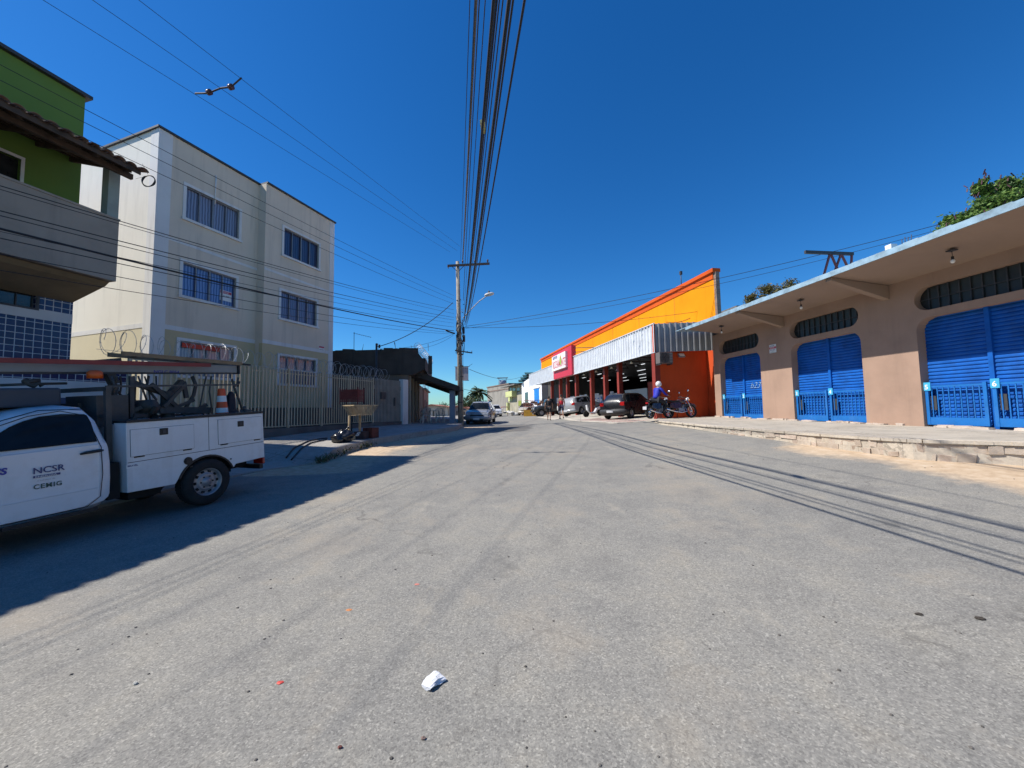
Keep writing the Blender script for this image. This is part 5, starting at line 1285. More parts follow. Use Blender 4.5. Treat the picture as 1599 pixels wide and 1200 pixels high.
# black rubbish bags
M_BAG = mat('black_bag_film', (.012, .012, .014), .22, .2, 8, .6, 14, spec=.6)
for (px, py, r, sx_, lb) in ((529, 689, .19, 1.25, 'left flatter black rubbish bag on the pavement'), (540, 688, .24, 1.0, 'right taller black rubbish bag next to the basket post')):
    q = hit(px, py, .3); bg_ = MB()
    from mathutils import noise as mn
    bg_.ball((0, 0, r*.8), r, (sx_, 1, .9), 30, 20); nv = []
    for x, y, z in bg_.v:
        v_ = Vector((x, y, z-r*.8)); k = 1 + .30*mn.noise(v_*7+Vector((px, 0, 0))) + .16*abs(mn.noise(v_*19)); v_ *= k
        g_k = max(0, v_.z/r); nv.append((v_.x*(1-.35*g_k**2), v_.y*(1-.35*g_k**2), max(0, v_.z+r*.8)))
    bg_.v = nv; bg_.poly([(0, 0, r*1.5), (.02, .01, r*1.75), (.07, .03, r*1.95), (.12, .02, r*2.0)], [.07, .022, .045, .05], 8)
    o = bg_.build('rubbish_bag', M_BAG); o.location = (q.x, q.y, zl(q.x, q.y)+.003); tag(o, lb, 'rubbish bag', 'black rubbish bags on the pavement')

# ================================================================== UTILITY POLE AND WIRES
YP = 23.2
pb0 = at_y(720, 667, YP); pt0 = at_y(714.5, 409, YP); gp0 = gz(pb0.x, YP)
POLE = Vector((pb0.x, YP, gp0))
pole = thing('utility_pole', 'tall weathered concrete utility pole beside the awning', 'utility pole', POLE)
M_POLE = mat('pole_concrete', (.31, .27, .22), .92, .2, 3, .4, 25, streak=.6, streak_col=(.15, .14, .12))
top = pt0 - POLE
MB().poly([(0, 0, -.3), (top.x*.5, 0, top.z*.5), tuple(top)], [.175, .14, .105], 14).build('shaft', M_POLE, pole)
def on_pole(px, py, dy=0): return at_y(px, py, YP+dy)-POLE
M_CABLE = mat('black_cable', (.012, .012, .015), .6, .1, 5, 0)
M_CABLEG = mat('grey_cable', (.10, .09, .085), .6, .15, 5, 0)
M_XARM = mat('crossarm', (.06, .05, .05), .8, .2, 4, .2)
a, b = on_pole(699, 415.5, -.16), on_pole(764.5, 412, -.16)
MB().bar(a, b, .10, .12).build('crossarm', M_XARM, pole)
MB().bar(on_pole(705, 416, -.12), on_pole(714, 424, -.12), .03).bar(on_pole(724, 416, -.12), on_pole(716, 424, -.12), .03).build('arm_brace', M_DKMETAL, pole)
M_INSUL = mat('brown_insulator', (.10, .04, .03), .25, .1, 4, 0)
for px, py in ((722.5, 408), (741.5, 407.5), (761.5, 406.5), (700, 415)):
    c = on_pole(px, py+2, -.16); MB().lathe([(.02, -.1), (.03, -.02), (.07, 0), (.04, .04), (.065, .07), (.035, .12), (0, .14)], c, 'z', 12).build('insulator', M_INSUL, pole)
a, b = on_pole(710.5, 547.5, -.2), on_pole(737.5, 551.5, -.2); MB().bar(a, b, .05, .07).tube(b+Vector((-.03, 0, 0)), b+Vector((-.03, 0, .14)), .02, n=6).tube(b+Vector((-.3, 0, 0)), b+Vector((-.3, 0, .12)), .02, n=6).build('lower_crossarm', M_DKMETAL, pole)
# cable clutter round the shaft
cm = MB()
for k in range(26):
    z0 = on_pole(720, random.uniform(505, 545)).z; a0 = random.uniform(0, 6.28); ln = random.uniform(.4, 1.5); r = random.uniform(.17, .26)
    cm.poly([(r*math.cos(a0+q*.25)-.02, r*math.sin(a0+q*.25), z0-ln*.5+ln*q/6+.03*math.sin(q+k)) for q in range(7)], .016, 5)
for k in range(14):
    z0 = on_pole(720, random.uniform(462, 512)).z; a0 = random.uniform(0, 6.28); cm.poly([(.17*math.cos(a0), .17*math.sin(a0), z0), (.26*math.cos(a0), .26*math.sin(a0), z0-.04)], .02, 5)
for k in range(5): cm.poly([(.16*math.cos(k*1.3)-.02, .16*math.sin(k*1.3), .8+top.z*f) for f in (0, .15, .3, .45)], .012, 5)
cm.build('cable_bunches', M_CABLE, pole)
mb = MB()
for (x0, y0, z0) in ((.2, -.1, on_pole(0, 528).z), (.2, .1, on_pole(0, 540).z)): mb.box(x0-.07, x0+.07, y0-.09, y0+.09, z0-.2, z0+.2)
mb.build('splice_box', M_BLACK, pole, bevel=.02)
bn = MB()
for py in (565, 583, 600, 622, 640): z0 = on_pole(0, py).z; bn.lathe([(.165, z0-.02), (.185, z0-.02), (.185, z0+.02), (.165, z0+.02)], (-.01, 0, 0), 'z', 14)
bn.build('steel_band', M_DKMETAL, pole)
# street lamp on a curved arm
q = [on_pole(723, 497, -.15), on_pole(735, 484, -.5), on_pole(748, 471, -.9), on_pole(757, 464.5, -1.2), on_pole(762, 461.5, -1.35)]
sl = thing('street_lamp', 'street lamp on a thin curved arm fixed to the utility pole', 'street lamp', POLE)
MB().poly(q, .028, 8).build('arm', mat('lamp_arm_grey', (.42, .40, .38), .5, .1, 4, 0), sl)
e = on_pole(764, 460, -1.4); hd = MB(); hd.ball((0, 0, 0), .3, (1, .45, .34), 14, 8); hd.xf(Matrix.Translation(e) @ Matrix.Rotation(R_(-12), 4, 'Y')); hd.build('lamp_head', mat('lamp_head_paint', (.55, .52, .48), .45, .05, 4, 0), sl)
MB().tube(e+Vector((-.02, 0, .08)), e+Vector((-.02, 0, .2)), .05, n=8).build('photocell', M_BLACK, sl)
# banner behind the pole
a = on_pole(711, 573, .25); b = on_pole(731.5, 594.5, .25)
bnr = thing('pole_banner', 'faded white banner fixed behind the utility pole', 'banner', POLE)
MB().box(a.x, b.x, .24, .255, b.z, a.z).build('cloth', mat('banner_faded', (.55, .50, .52), .8, .12, 4, .1), bnr)
MB().tube((a.x-.05, .22, a.z), (b.x+.08, .22, a.z), .015, n=6).tube((b.x-.3, .22, b.z), (b.x+.04, .22, b.z), .015, n=6).tube((b.x, .22, a.z), (b.x+.25, .22, a.z+.15), .01, n=5).build('rods', M_DKMETAL, bnr)
def wire(name, label, a, b, sag, r, m=None, group=None, cat='cable', ext=0.0, n=28):
    a, b = Vector(a), Vector(b); b = b + (b-a)*ext; pts = []
    for i in range(n+1):
        f = i/n; p = a.lerp(b, f); p.z -= 4*sag*f*(1-f); pts.append(p)
    o = MB().poly(pts, r, 6).build(name, m or M_CABLE); tag(o, label, cat, group); return o
G1 = 'cables running overhead from the utility pole past the camera'
# (x at the top edge, height there, pole pixel, radius)
OV = [(733.7, 9.6, (719, 408), .009, None, 'hair-thin wire, first from the left at the top edge of the overhead bunch'),
      (743.3, 9.5, (722.5, 406), .034, M_CABLEG, 'thick grey cable, second from the left in the overhead bunch'),
      (748.5, 9.2, (723.5, 470), .013, None, 'thin black cable hugging the right side of the thick grey one'),
      (757.8, 6.9, (724, 492), .007, None, 'lone thin wire between the thick grey cable and the heavy black one'),
      (772, 5.9, (724.5, 500), .021, None, 'heaviest black cable bundle with a pale tag, crossing the top edge centre'),
      (771, 5.5, (724, 503), .018, None, 'added lower cable under the heaviest bundle, put in for an extra shadow line'),  # cable added below the bundle to cast another shadow line
      (794.3, 4.95, (725.5, 507), .014, None, 'added upper cable over the second heaviest bundle, put in for an extra shadow line'),  # likewise added in line with its bundle, for a second shadow
      (776, 5.95, (725, 502), .012, None, 'black cable lying against the right of the heaviest bundle'),
      (779.8, 5.8, (725, 497), .008, None, 'first thin wire right of the heaviest overhead bundle'),
      (785.5, 5.5, (725.5, 495), .007, None, 'second thin wire right of the heaviest overhead bundle'),
      (795.3, 4.6, (726, 505), .015, None, 'second heaviest black bundle, right of two thin wires'),
      (801.3, 4.55, (726.5, 508), .009, None, 'thin black cable just right of the second heaviest bundle'),
      (819.3, 4.7, (727, 511), .011, None, 'lone black cable farthest to the right at the top edge')]
OVO = []
for px, h, pp_, r, m_, lb in OV:
    P1 = at_z(px, 0, h); P0 = at_y(pp_[0], pp_[1], YP); pts = []; k_ = (P0.z-P1.z)/(P0.y-P1.y+2)**2
    for i in range(49):
        y = P0.y-(P0.y+15)*i/48; f = (P0.y-y)/(P0.y-P1.y); pts.append((P0.x+(P1.x-P0.x)*f, y, P1.z-4*k_+k_*(y-P1.y+2)**2))
    o = MB().poly(pts, r, 6).build('overhead_cable', m_ or M_CABLE); tag(o, lb, 'cable', G1); OVO.append(o)
    if px == 772: TAGP = Vector(min(pts, key=lambda p: abs(p[1]-5.7)))
e = MB().bar(TAGP-Vector((0, .12, 0)), TAGP+Vector((0, .12, 0)), .07, .05).build('cable_tag', mat('tag_yellow', (.5, .48, .2), .6)); e.parent = OVO[4]
# three high voltage wires coming from the upper left, with a spacer
G2 = 'high voltage wires from the pole top to the upper left'
hv = []
for p0, p1, lb in (((718, 385), (219, 0), 'high voltage wire nearest the middle of the sky, upper left'), ((714, 392), (147, 0), 'middle of the three high voltage wires, upper left'), ((703, 394), (70, 0), 'lowest of the three high voltage wires, upper left')):
    A = at_y(p0[0], p0[1], YP); Bq = at_z(p1[0], p1[1], 10.0); hv.append((A, Bq)); wire('high_voltage_wire', lb, A, Bq, .03, .0055, None, G2, ext=.6)
def near_px(A, B, px):
    best = None
    for i in range(400):
        p = A.lerp(B, i/400); d = p-CAMP; k = d.dot(FWD); X_ = 799.5+F_PX*d.dot(RT)/k
        if best is None or abs(X_-px) < best[0]: best = (abs(X_-px), p)
    return best[1]
s0 = near_px(*hv[0], 378); s1 = near_px(*hv[1], 344); s2 = near_px(*hv[2], 306)
sp_ = thing('wire_spacer', 'curved spacer rod with two insulators clipped across the three high voltage wires', 'wire spacer')
MB().poly([s0, s0.lerp(s1, .5)-Vector((0, 0, .12)), s1-Vector((0, 0, .02)), s1.lerp(s2, .5)-Vector((0, 0, .08)), s2], .022, 6).build('rod', M_XARM, sp_)
for p_ in (s0.lerp(s1, .5)-Vector((0, 0, .12)), s1.lerp(s2, .45)-Vector((0, 0, .06))): d_ = (s0-s2).normalized(); MB().tube(p_-d_*.05, p_+d_*.05, .07, n=10).build('insulator', M_INSUL, sp_)
# lower wires from the left
G3 = 'service and telephone wires from the left to the utility pole'
LW = [(86, 462, .006), (108, 468, .006), (134, 475, .006), (268, 484, .008), (280, 490, .006), (311, 496, .009), (316, 500, .007), (334, 517, .019), (345, 505, .005), (353, 511, .008), (375, 520, .007), (398, 522, .006)]
nmz = ['highest', 'second', 'third', 'fourth', 'fifth', 'sixth', 'seventh', 'thick eighth', 'ninth', 'tenth', 'eleventh', 'lowest']
for i, (ya_, yb_, r) in enumerate(LW):
    A = at_y(708.5, yb_, YP-.1); Bq = at_y(0, ya_, 6.2-.05*i)
    wire('service_wire', f'{nmz[i]} of the twelve wires from the left edge to the utility pole, counted downward', A, Bq, .22+.03*(i % 4), r, None, G3, ext=.35)
wire('drop_cable', 'black drop cable sagging from the service post up to the utility pole', DROP0, at_y(707, 473, YP), .35, .022, None)
wire('drop_wire', 'thin wire from the service post bracket to the pole clutter', DROP0-Vector((0, 0, .15)), at_y(708, 522, YP), .25, .009, None)
wire('drop_wire', 'thin wire from the bar terrace up to the utility pole', at_y(645, 545, 21.5), at_y(708, 524, YP), .2, .008, None)
MB_ = wire('tension_clamp', 'black dead-end clamp on the thick wire just left of the pole', at_y(696, 516, YP-.6), at_y(710, 521, YP-.1), .02, .045, None, None, 'clamp')
a_ = MKT.w(FX, MKT.on(1089, 487, FX)[0], MKT.on(1089, 487, FX)[1])
wire('street_wire', 'lower wire from the pole across to the yellow supermarket wall', at_y(726, 512, YP), a_, .25, .011)
a_ = at_y(1466, 351, 16)
wire('street_wire', 'upper wire of the pair from the pole to behind the leafy tree', at_y(727, 510, YP), a_, .35, .012)
wire('street_wire', 'lower wire of the pair from the pole to behind the leafy tree', at_y(727, 513, YP), a_-Vector((0, 0, .22)), .45, .009)
wire('street_wire', 'thin wire from the banner bracket toward the white building roof', at_y(733, 577, YP), at_y(815, 588, 49), .5, .014)
wire('street_wire', 'faint wire crossing the sky low down from pole to grey building', at_y(724, 608, YP), at_y(790, 606, 53), .4, .012)
a_ = MKT.w(FX-.02, MKT.on(1078, 497, FX)[0], MKT.on(1078, 497, FX)[1])
wire('street_wire', 'short wire along the yellow wall under the parapet end', a_, MKT.w(FX-.02, MKT.on(1040, 505, FX)[0], MKT.on(1040, 503, FX)[1]), .12, .01)
# plain pole seen down the street
q = at_y(714, 600, 60)

# ================================================================== VEHICLES
M_TYRE = mat('tyre_rubber', (.018, .018, .018), .9, .2, 8, .3, 40, dirt=.35, dirt_col=(.12, .10, .08))
M_RIM = mat('steel_rim', (.30, .30, .31), .4, .12, 6, .05, metal=.4, dirt=.3)
M_GLASS = glass('car_glass', (.010, .012, .014), .06); M_GLASS.node_tree.nodes['Principled BSDF'].inputs['Specular IOR Level'].default_value = .3
M_UNDER = mat('underbody', (.012, .012, .012), .9)
M_LRED = mat('tail_lamp_red', (.35, .01, .01), .2, .1, 6, 0, coat=.5)
M_LAMP = mat('headlamp_clear', (.55, .56, .58), .1, .1, 6, 0, coat=1)
M_PLATE = mat('licence_plate', (.55, .55, .56), .5, .03, 5, 0)
M_CHROME = mat('chrome', (.7, .7, .72), .15, .02, 5, 0, metal=1)
def paint(name, col, dirt=.08, rough=.28): return mat(name, col, rough, .03, 1.5, .0, coat=.7, dirt=dirt, dirt_col=(.3, .25, .2))
def wheel(parent, x, y, r, w_, side, rim=M_RIM, spokes=0, holes=12):
    """wheel centred at x, y, outer face towards side (+1/-1)"""
    o = bpy.data.objects.new('wheel', None)
    t = MB(); h = w_/2
    t.lathe([(r*.60, -h*.9), (r*.66, -h), (r*.93, -h), (r*.985, -h*.75), (r, -h*.4), (r, h*.4), (r*.985, h*.75), (r*.93, h), (r*.66, h), (r*.60, h*.9), (r*.6, -h*.9)], (x, y, r), 'x', 36)
    for k in range(44):   # tread blocks
        a = 2*math.pi*k/44
        for sx_ in (-.45, 0, .45): t.bar((x+sx_*h-h*.17, y+r*math.cos(a), r+r*math.sin(a)), (x+sx_*h+h*.17, y+r*math.cos(a+.03), r+r*math.sin(a+.03)), .035, .012, (0, math.cos(a), math.sin(a)))
    wh = t.build('wheel', M_TYRE, parent)
    q = MB(); s_ = side
    q.lathe([(r*.62, -s_*h*.9), (r*.62, s_*h*.85), (r*.60, s_*h*.9), (r*.56, s_*h*.55), (r*.50, s_*h*.30)], (x, y, r), 'x', 32)
    if spokes:
        q.lathe([(r*.16, s_*h*.5), (r*.13, s_*h*.62), (0, s_*h*.62)], (x, y, r), 'x', 16)
        for k in range(spokes):
            a = 2*math.pi*k/spokes; q.bar((x+s_*h*.5, y+r*.12*math.cos(a), r+r*.12*math.sin(a)), (x+s_*h*.62, y+r*.6*math.cos(a), r+r*.6*math.sin(a)), r*.16, r*.06, (1, 0, 0))
    else:
        q.lathe([(r*.50, s_*h*.30), (r*.36, s_*h*.62), (r*.30, s_*h*.70), (r*.20, s_*h*.5), (r*.17, s_*h*.75), (0, s_*h*.8)], (x, y, r), 'x', 32)
    q.build('rim', rim, wh)
    if not spokes:
        hb = MB()
        for k in range(holes):
            a = 2*math.pi*k/holes; c = (x+s_*h*.47, y+r*.455*math.cos(a), r+r*.455*math.sin(a)); hb.bar(Vector(c)-Vector((s_*.012, 0, 0)), Vector(c)+Vector((s_*.014, 0, 0)), r*.11, r*.075, (0, math.cos(a), math.sin(a)))
        for k in range(6):
            a = 2*math.pi*k/6; hb.tube((x+s_*h*.60, y+r*.25*math.cos(a), r+r*.25*math.sin(a)), (x+s_*h*.74, y+r*.25*math.cos(a), r+r*.25*math.sin(a)), r*.03, n=6)
        hb.build('rim_holes', M_UNDER, wh)
    else:
        MB().lathe([(r*.55, s_*h*.2), (0, s_*h*.2)], (x, y, r), 'x', 20).build('brake_dark', M_UNDER, wh)
    return wh
def ring(st, cy=1.0):
    y, zb, zl_, zr_, w_, wr = st
    half = [(0, zb), (w_*.86, zb), (w_*.975, zb+.07), (w_*1.0, zb+(zl_-zb)*.42), (w_*1.0, zb+(zl_-zb)*.72), (w_*.965, zl_), (wr+(w_*.965-wr)*.06, zr_-.05), (wr*.90, zr_), (wr*.55, zr_+.018), (0, zr_+.022)]
    return [(x, y, z) for x, z in half] + [(-x, y, z) for x, z in half[-2:0:-1]]
def bool_cut(obj, cutter):
    md = obj.modifiers.new('cut', 'BOOLEAN'); md.object = cutter; md.operation = 'DIFFERENCE'; md.solver = 'EXACT'
    bpy.context.view_layer.update(); dg = bpy.context.evaluated_depsgraph_get()
    me2 = bpy.data.meshes.new_from_object(obj.evaluated_get(dg)); obj.modifiers.remove(md); me2.name = obj.data.name; obj.data = me2
def interp(sts, y, k):
    for a, b in zip(sts[:-1], sts[1:]):
        if min(a[0], b[0]) <= y <= max(a[0], b[0]): f = (y-a[0])/(b[0]-a[0]); return a[k]+(b[k]-a[k])*f
    return sts[-1][k]
def body(parent, sts, m, wheels, r, bevel=.02):
    rs = [ring(s_) for s_ in sts]; n = len(rs[0]); mb = MB()
    vs = [p for q in rs for p in q]; fs = [(i*n+k, i*n+(k+1) % n, (i+1)*n+(k+1) % n, (i+1)*n+k) for i in range(len(rs)-1) for k in range(n)]
    fs += [tuple(range(n))[::-1], tuple((len(rs)-1)*n+k for k in range(n))]
    mb.add(vs, fs, True); o = mb.build('body', m, parent)
    cm = MB()
    W_ = max(s_[4] for s_ in sts)
    for y in wheels:
        for s_ in (-1, 1): cm.tube((s_*(W_-.28), y, r*1.02), (s_*(W_+.1), y, r*1.02), r*1.17, n=28)
    c = cm.build('cutter', M_UNDER); c.matrix_world = parent.matrix_world if not o.parent else Matrix.Identity(4)
    c.parent = parent; bpy.context.view_layer.update()
    bool_cut(o, c); bpy.data.objects.remove(c)
    for p in o.data.polygons: p.use_smooth = True
    b = o.modifiers.new('b', 'BEVEL'); b.width = bevel; b.segments = 2; b.limit_method = 'ANGLE'; b.angle_limit = R_(28)
    # smooth by angle so that creases stay
    try:
        bm = bmesh.new(); bm.from_mesh(o.data)
        for e in bm.edges:
            if len(e.link_faces) == 2 and e.calc_face_angle(0) > R_(30): e.smooth = False
        bm.to_mesh(o.data); bm.free()
    except Exception: pass
    return o
def side_glass(parent, sts, y0, y1, name='side_window', top0=.05, top1=.05, bot=.03):
    """glass between y0 and y1 on both sides following the tumblehome; slanted ends via (yb, yt) tuples"""
    (yb0, yt0) = y0 if isinstance(y0, tuple) else (y0, y0); (yb1, yt1) = y1 if isinstance(y1, tuple) else (y1, y1)
    for s_ in (-1, 1):
        P = []
        for y, tp in ((yb0, 0), (yt0, 1), (yt1, 1), (yb1, 0)):
            zl_, zr_, w_, wr = (interp(sts, y, k) for k in (2, 3, 4, 5))
            xb, xt = w_*.965, wr+(w_*.965-wr)*.06; z0, z1 = zl_, zr_-.05
            f = (1-top0/max(.05, z1-z0)) if tp else bot/max(.05, z1-z0)
            P.append(Vector((s_*(xb+(xt-xb)*f+.008), y, z0+(z1-z0)*f)))
        q = MB(); off = Vector((-s_*.02, 0, 0)); q.add(P+[p+off for p in P], [(0,1,2,3), (7,6,5,4), (0,4,5,1), (1,5,6,2), (2,6,7,3), (3,7,4,0)]); q.build(name, M_GLASS, parent)
def screen(parent, ya, za, wa, yb, zb, wb_, name, m=None, off=.015):
    P = [Vector((-wa, ya, za)), Vector((wa, ya, za)), Vector((wb_, yb, zb)), Vector((-wb_, yb, zb))]
    n = (P[1]-P[0]).cross(P[3]-P[0]).normalized(); n = n if n.z > 0 else -n
    q = MB(); T = [p+n*off for p in P]; D = [p-n*.02 for p in P]; mid = [(T[0]+T[1])/2+n*.02, (T[2]+T[3])/2+n*.02]
    q.add([T[0], mid[0], mid[1], T[3], T[1], T[2]]+D, [(0,1,2,3), (1,4,5,2), (6,9,8,7), (0,6,7,4), (4,7,8,5), (5,8,9,3), (3,9,6,0)]); return q.build(name, m or M_GLASS, parent)
def seam(parent, sts, pts, s_, name='door_seam', r=.005):
    """dark panel gap drawn through (y, fraction-of-height) points on one side"""
    P = []
    for y, z in pts:
        zl_, w_ = interp(sts, y, 2), interp(sts, y, 4); P.append((s_*(w_*(1.0 if z < zl_-.1 else .985)+.001), y, z))
    return MB().poly(P, r, 4).build(name, M_UNDER, parent)
def make_car(name, label, cat, M, col_m, kind, plate='', fwd=1):
    t = thing(name, label, cat, M)
    if kind == 'hatch':
        L, wb_, r = 3.85, 2.44, .29
        sts = [(-1.92, .30, .62, .70, .70, .62), (-1.88, .22, .84, .93, .79, .66), (-1.78, .20, .90, 1.08, .815, .60), (-1.52, .20, .91, 1.32, .82, .56), (-1.34, .20, .91, 1.385, .825, .56), (-.6, .19, .90, 1.42, .83, .575), (.15, .19, .89, 1.41, .83, .565), (.36, .19, .885, 1.35, .83, .575), (1.0, .19, .87, .92, .825, .70), (1.55, .2, .80, .84, .80, .68), (1.82, .22, .68, .72, .76, .62), (1.93, .28, .52, .58, .66, .56)]
        rear, front = -1.24, 1.22
        win = [((-.18, -.12), (.86, .44)), ((-.30, -.24), (-1.12, -1.0)), ((-1.18, -1.07), (-1.58, -1.40))]; ws = (.98, .93, .68, .42, 1.335, .53); rw = (-1.80, 1.00, .62, -1.50, 1.30, .52)
        seams = [[(.92, .86), (.86, .32), (-.20, .30), (-.24, .88)], [(-.24, .88), (-.24, .3), (-.95, .32), (-1.0, .6), (-1.14, .88)]]
    elif kind == 'suv':
        L, wb_, r = 4.45, 2.65, .34
        sts = [(-2.18, .38, .66, .75, .74, .66), (-2.14, .30, .94, 1.02, .84, .70), (-2.02, .27, 1.02, 1.22, .87, .66), (-1.82, .27, 1.04, 1.46, .88, .62), (-1.6, .27, 1.04, 1.54, .885, .62), (-.7, .27, 1.02, 1.59, .89, .63), (.2, .27, 1.0, 1.58, .89, .62), (.42, .27, .99, 1.51, .89, .63), (1.12, .27, .97, 1.03, .885, .75), (1.75, .28, .91, .95, .86, .72), (2.08, .3, .76, .81, .82, .68), (2.2, .36, .6, .66, .72, .6)]
        rear, front = -1.30, 1.36
        win = [((-.10, -.04), (.98, .50)), ((-.22, -.16), (-1.1, -1.06)), ((-1.16, -1.12), (-1.75, -1.55))]; ws = (1.10, 1.04, .74, .48, 1.495, .58); rw = (-2.05, 1.12, .68, -1.8, 1.45, .58)
        seams = [[(1.02, .95), (.96, .4), (-.14, .38), (-.16, 1.0)], [(-.16, 1.0), (-.16, .38), (-1.0, .4), (-1.1, .8), (-1.14, 1.0)]]
    else:  # old boxy saloon / wagon
        L, wb_, r = 3.9, 2.4, .29
        sts = [(-1.95, .32, .62, .70, .70, .62), (-1.9, .24, .88, .96, .78, .66), (-1.7, .22, .92, 1.10, .80, .62), (-1.42, .22, .92, 1.38, .81, .56), (-.6, .2, .91, 1.45, .82, .57), (.2, .2, .9, 1.44, .82, .56), (.38, .2, .9, 1.38, .82, .57), (.95, .2, .88, .94, .81, .69), (1.6, .22, .82, .86, .79, .68), (1.88, .25, .74, .78, .76, .64), (1.96, .3, .5, .56, .68, .58)]
        rear, front = -1.2, 1.2
        win = [((-.15, -.1), (.82, .46)), ((-.27, -.22), (-1.1, -1.02)), ((-1.16, -1.08), (-1.6, -1.42))]; ws = (.93, .95, .66, .44, 1.365, .53); rw = (-1.74, 1.03, .62, -1.48, 1.34, .52)
        seams = [[(.88, .86), (.84, .32), (-.2, .3), (-.2, .9)], [(-.2, .9), (-.2, .3), (-.9, .32), (-1.12, .88)]]
    body(t, sts, col_m, (rear, front), r)
    W_ = max(s_[4] for s_ in sts)
    MB().box(-W_+.3, W_-.3, rear-.45, front+.4, .16, .5).box(-W_+.12, W_-.12, rear+.42, front-.42, .17, .24).build('underbody', M_UNDER, t)
    for y in (rear, front):
        for s_ in (-1, 1):
            wheel(t, s_*(W_-.11), y, r, .19, s_, mat('hubcap', (.38, .38, .39), .4, .1, 6, 0, metal=.5), 7)
            MB().lathe([(r*1.14, -.24), (r*1.14, 0), (0, -.24)], (s_*(W_-.02), y, r*1.02), 'x', 28).build('wheel_well', M_UNDER, t) if False else None
    for w_ in win: side_glass(t, sts, w_[0], w_[1])
    screen(t, ws[0], ws[1], ws[2], ws[3], ws[4], ws[5], 'windscreen'); screen(t, rw[0], rw[1], rw[2], rw[3], rw[4], rw[5], 'rear_window')
    for s_ in (-1, 1):
        for q in seams: seam(t, sts, q, s_)
        zb_ = sts[4][2]; MB().box(s_*W_*.99-.012, s_*W_*.99+.02, -.16, -.02, zb_-.13, zb_-.1).box(s_*W_*.99-.012, s_*W_*.99+.02, -1.06, -.92, zb_-.13, zb_-.1).build('door_handle', M_UNDER, t)
        m_ = MB(); m_.ball((s_*(W_+.07), sts[8][0]-.18, zb_+.05), .085, (1.1, .5, .75), 10, 6).bar((s_*(W_-.08), sts[8][0]-.2, zb_), (s_*(W_+.03), sts[8][0]-.18, zb_+.02), .03); m_.build('wing_mirror', M_BLACK if kind == 'hatch' else col_m, t)
        yb = sts[1][0]; tl = MB()
        tl.prism([(W_*.60*s_, zb_-.18), (W_*.93*s_, zb_-.18), (W_*.93*s_, zb_+.03), (W_*.66*s_, zb_+.03)], 'y', yb-.03, yb+.10); tl.build('tail_lamp', M_LRED, t, bevel=.01)
        yf = sts[-2][0]; zf = sts[-2][2]; hl = MB(); hl.prism([(W_*.45*s_, zf-.16), (W_*.90*s_, zf-.14), (W_*.90*s_, zf+.0), (W_*.5*s_, zf-.02)], 'y', yf-.15, yf+.06); hl.build('headlight', M_LAMP, t, bevel=.015)
    yb, yf = sts[0][0], sts[-1][0]
    bp = mat('bumper_'+col_m.name, (.03, .03, .032), .6) if kind == 'hatch' else col_m
    for nm, y0, s_ in (('rear_bumper', yb, -1), ('front_bumper', yf, 1)):
        q = MB(); q.poly([(-W_*.97, y0-s_*.28, .42), (-W_*.86, y0-s_*.03, .42), (0, y0+s_*.06, .42), (W_*.86, y0-s_*.03, .42), (W_*.97, y0-s_*.28, .42)], .13, 8); q.v = [(x, y, .42+(z-.42)*1.15) for x, y, z in q.v]; q.build(nm, bp, t)
    MB().box(-.2, .2, yb-.235, yb-.20, .38, .50).build('licence_plate', M_PLATE, t); MB().box(-.2, .2, yf+.20, yf+.235, .30, .42).build('licence_plate', M_PLATE, t)
    MB().box(-.42, .42, yf+.0, yf+.09, .52, .62).build('grille', M_UNDER, t)
    MB().box(-W_*.5, W_*.5, yf+.10, yf+.205, .26, .33).build('air_intake', M_UNDER, t)
    # cabin seats seen through nothing: wiper and aerial
    w2 = MB(); w2.bar((-.35, ws[0]+.02, ws[1]+.03), (.1, ws[0]-.12, ws[1]+.13), .012); w2.build('wiper', M_UNDER, t)
    return t
# positions
def place(px, py, yaw, Y=None):
    P = hit(px, py, .04); return P
def ground_pose(x, y, yaw, dz=.0, zf=gz):
    d = Vector((math.sin(R_(yaw)), math.cos(R_(yaw)))); pz_ = zf(x+d.x*1.2, y+d.y*1.2); mz = zf(x-d.x*1.2, y-d.y*1.2)
    s_ = Vector((d.y, -d.x)); rz_ = zf(x+s_.x*.7, y+s_.y*.7); lz = zf(x-s_.x*.7, y-s_.y*.7)
    return pose(x, y, (pz_+mz)/2+dz, yaw, math.degrees(math.atan2(pz_-mz, 2.4)), math.degrees(math.atan2(lz-rz_, 1.4)))
zf_ = lambda x, y: gz(x, y)+.035
make_car('black_hatchback', 'black hatchback parked nose-in before the red supermarket pillars', 'car', ground_pose(6.95, 22.7, 47, 0, zf_), paint('black_car_paint', (.012, .012, .014), .04), 'hatch')
make_car('silver_suv', 'silver wagon parked nose-in behind the walking people', 'car', ground_pose(5.75, 31.4, 46, 0, zf_) @ Matrix.Scale(.94, 4), paint('silver_car_paint', (.27, .28, .29), .08), 'suv')
make_car('silver_car', 'silver hatchback parked facing the camera beside the utility pole', 'car', ground_pose(-2.15, 26.6, 184, 0), paint('silver_car_paint2', (.25, .255, .27), .15), 'old')
make_car('white_car', 'small white car far down the road beyond the silver hatchback', 'car', ground_pose(-2.2, 48, 175, 0), paint('white_car_paint', (.70, .70, .70), .1), 'old')
make_car('beige_wagon', 'dusty beige wagon parked far off beside the yellow ramp wall', 'car', ground_pose(1.9, 50, 190, 0), paint('beige_car_paint', (.44, .40, .32), .3), 'suv')

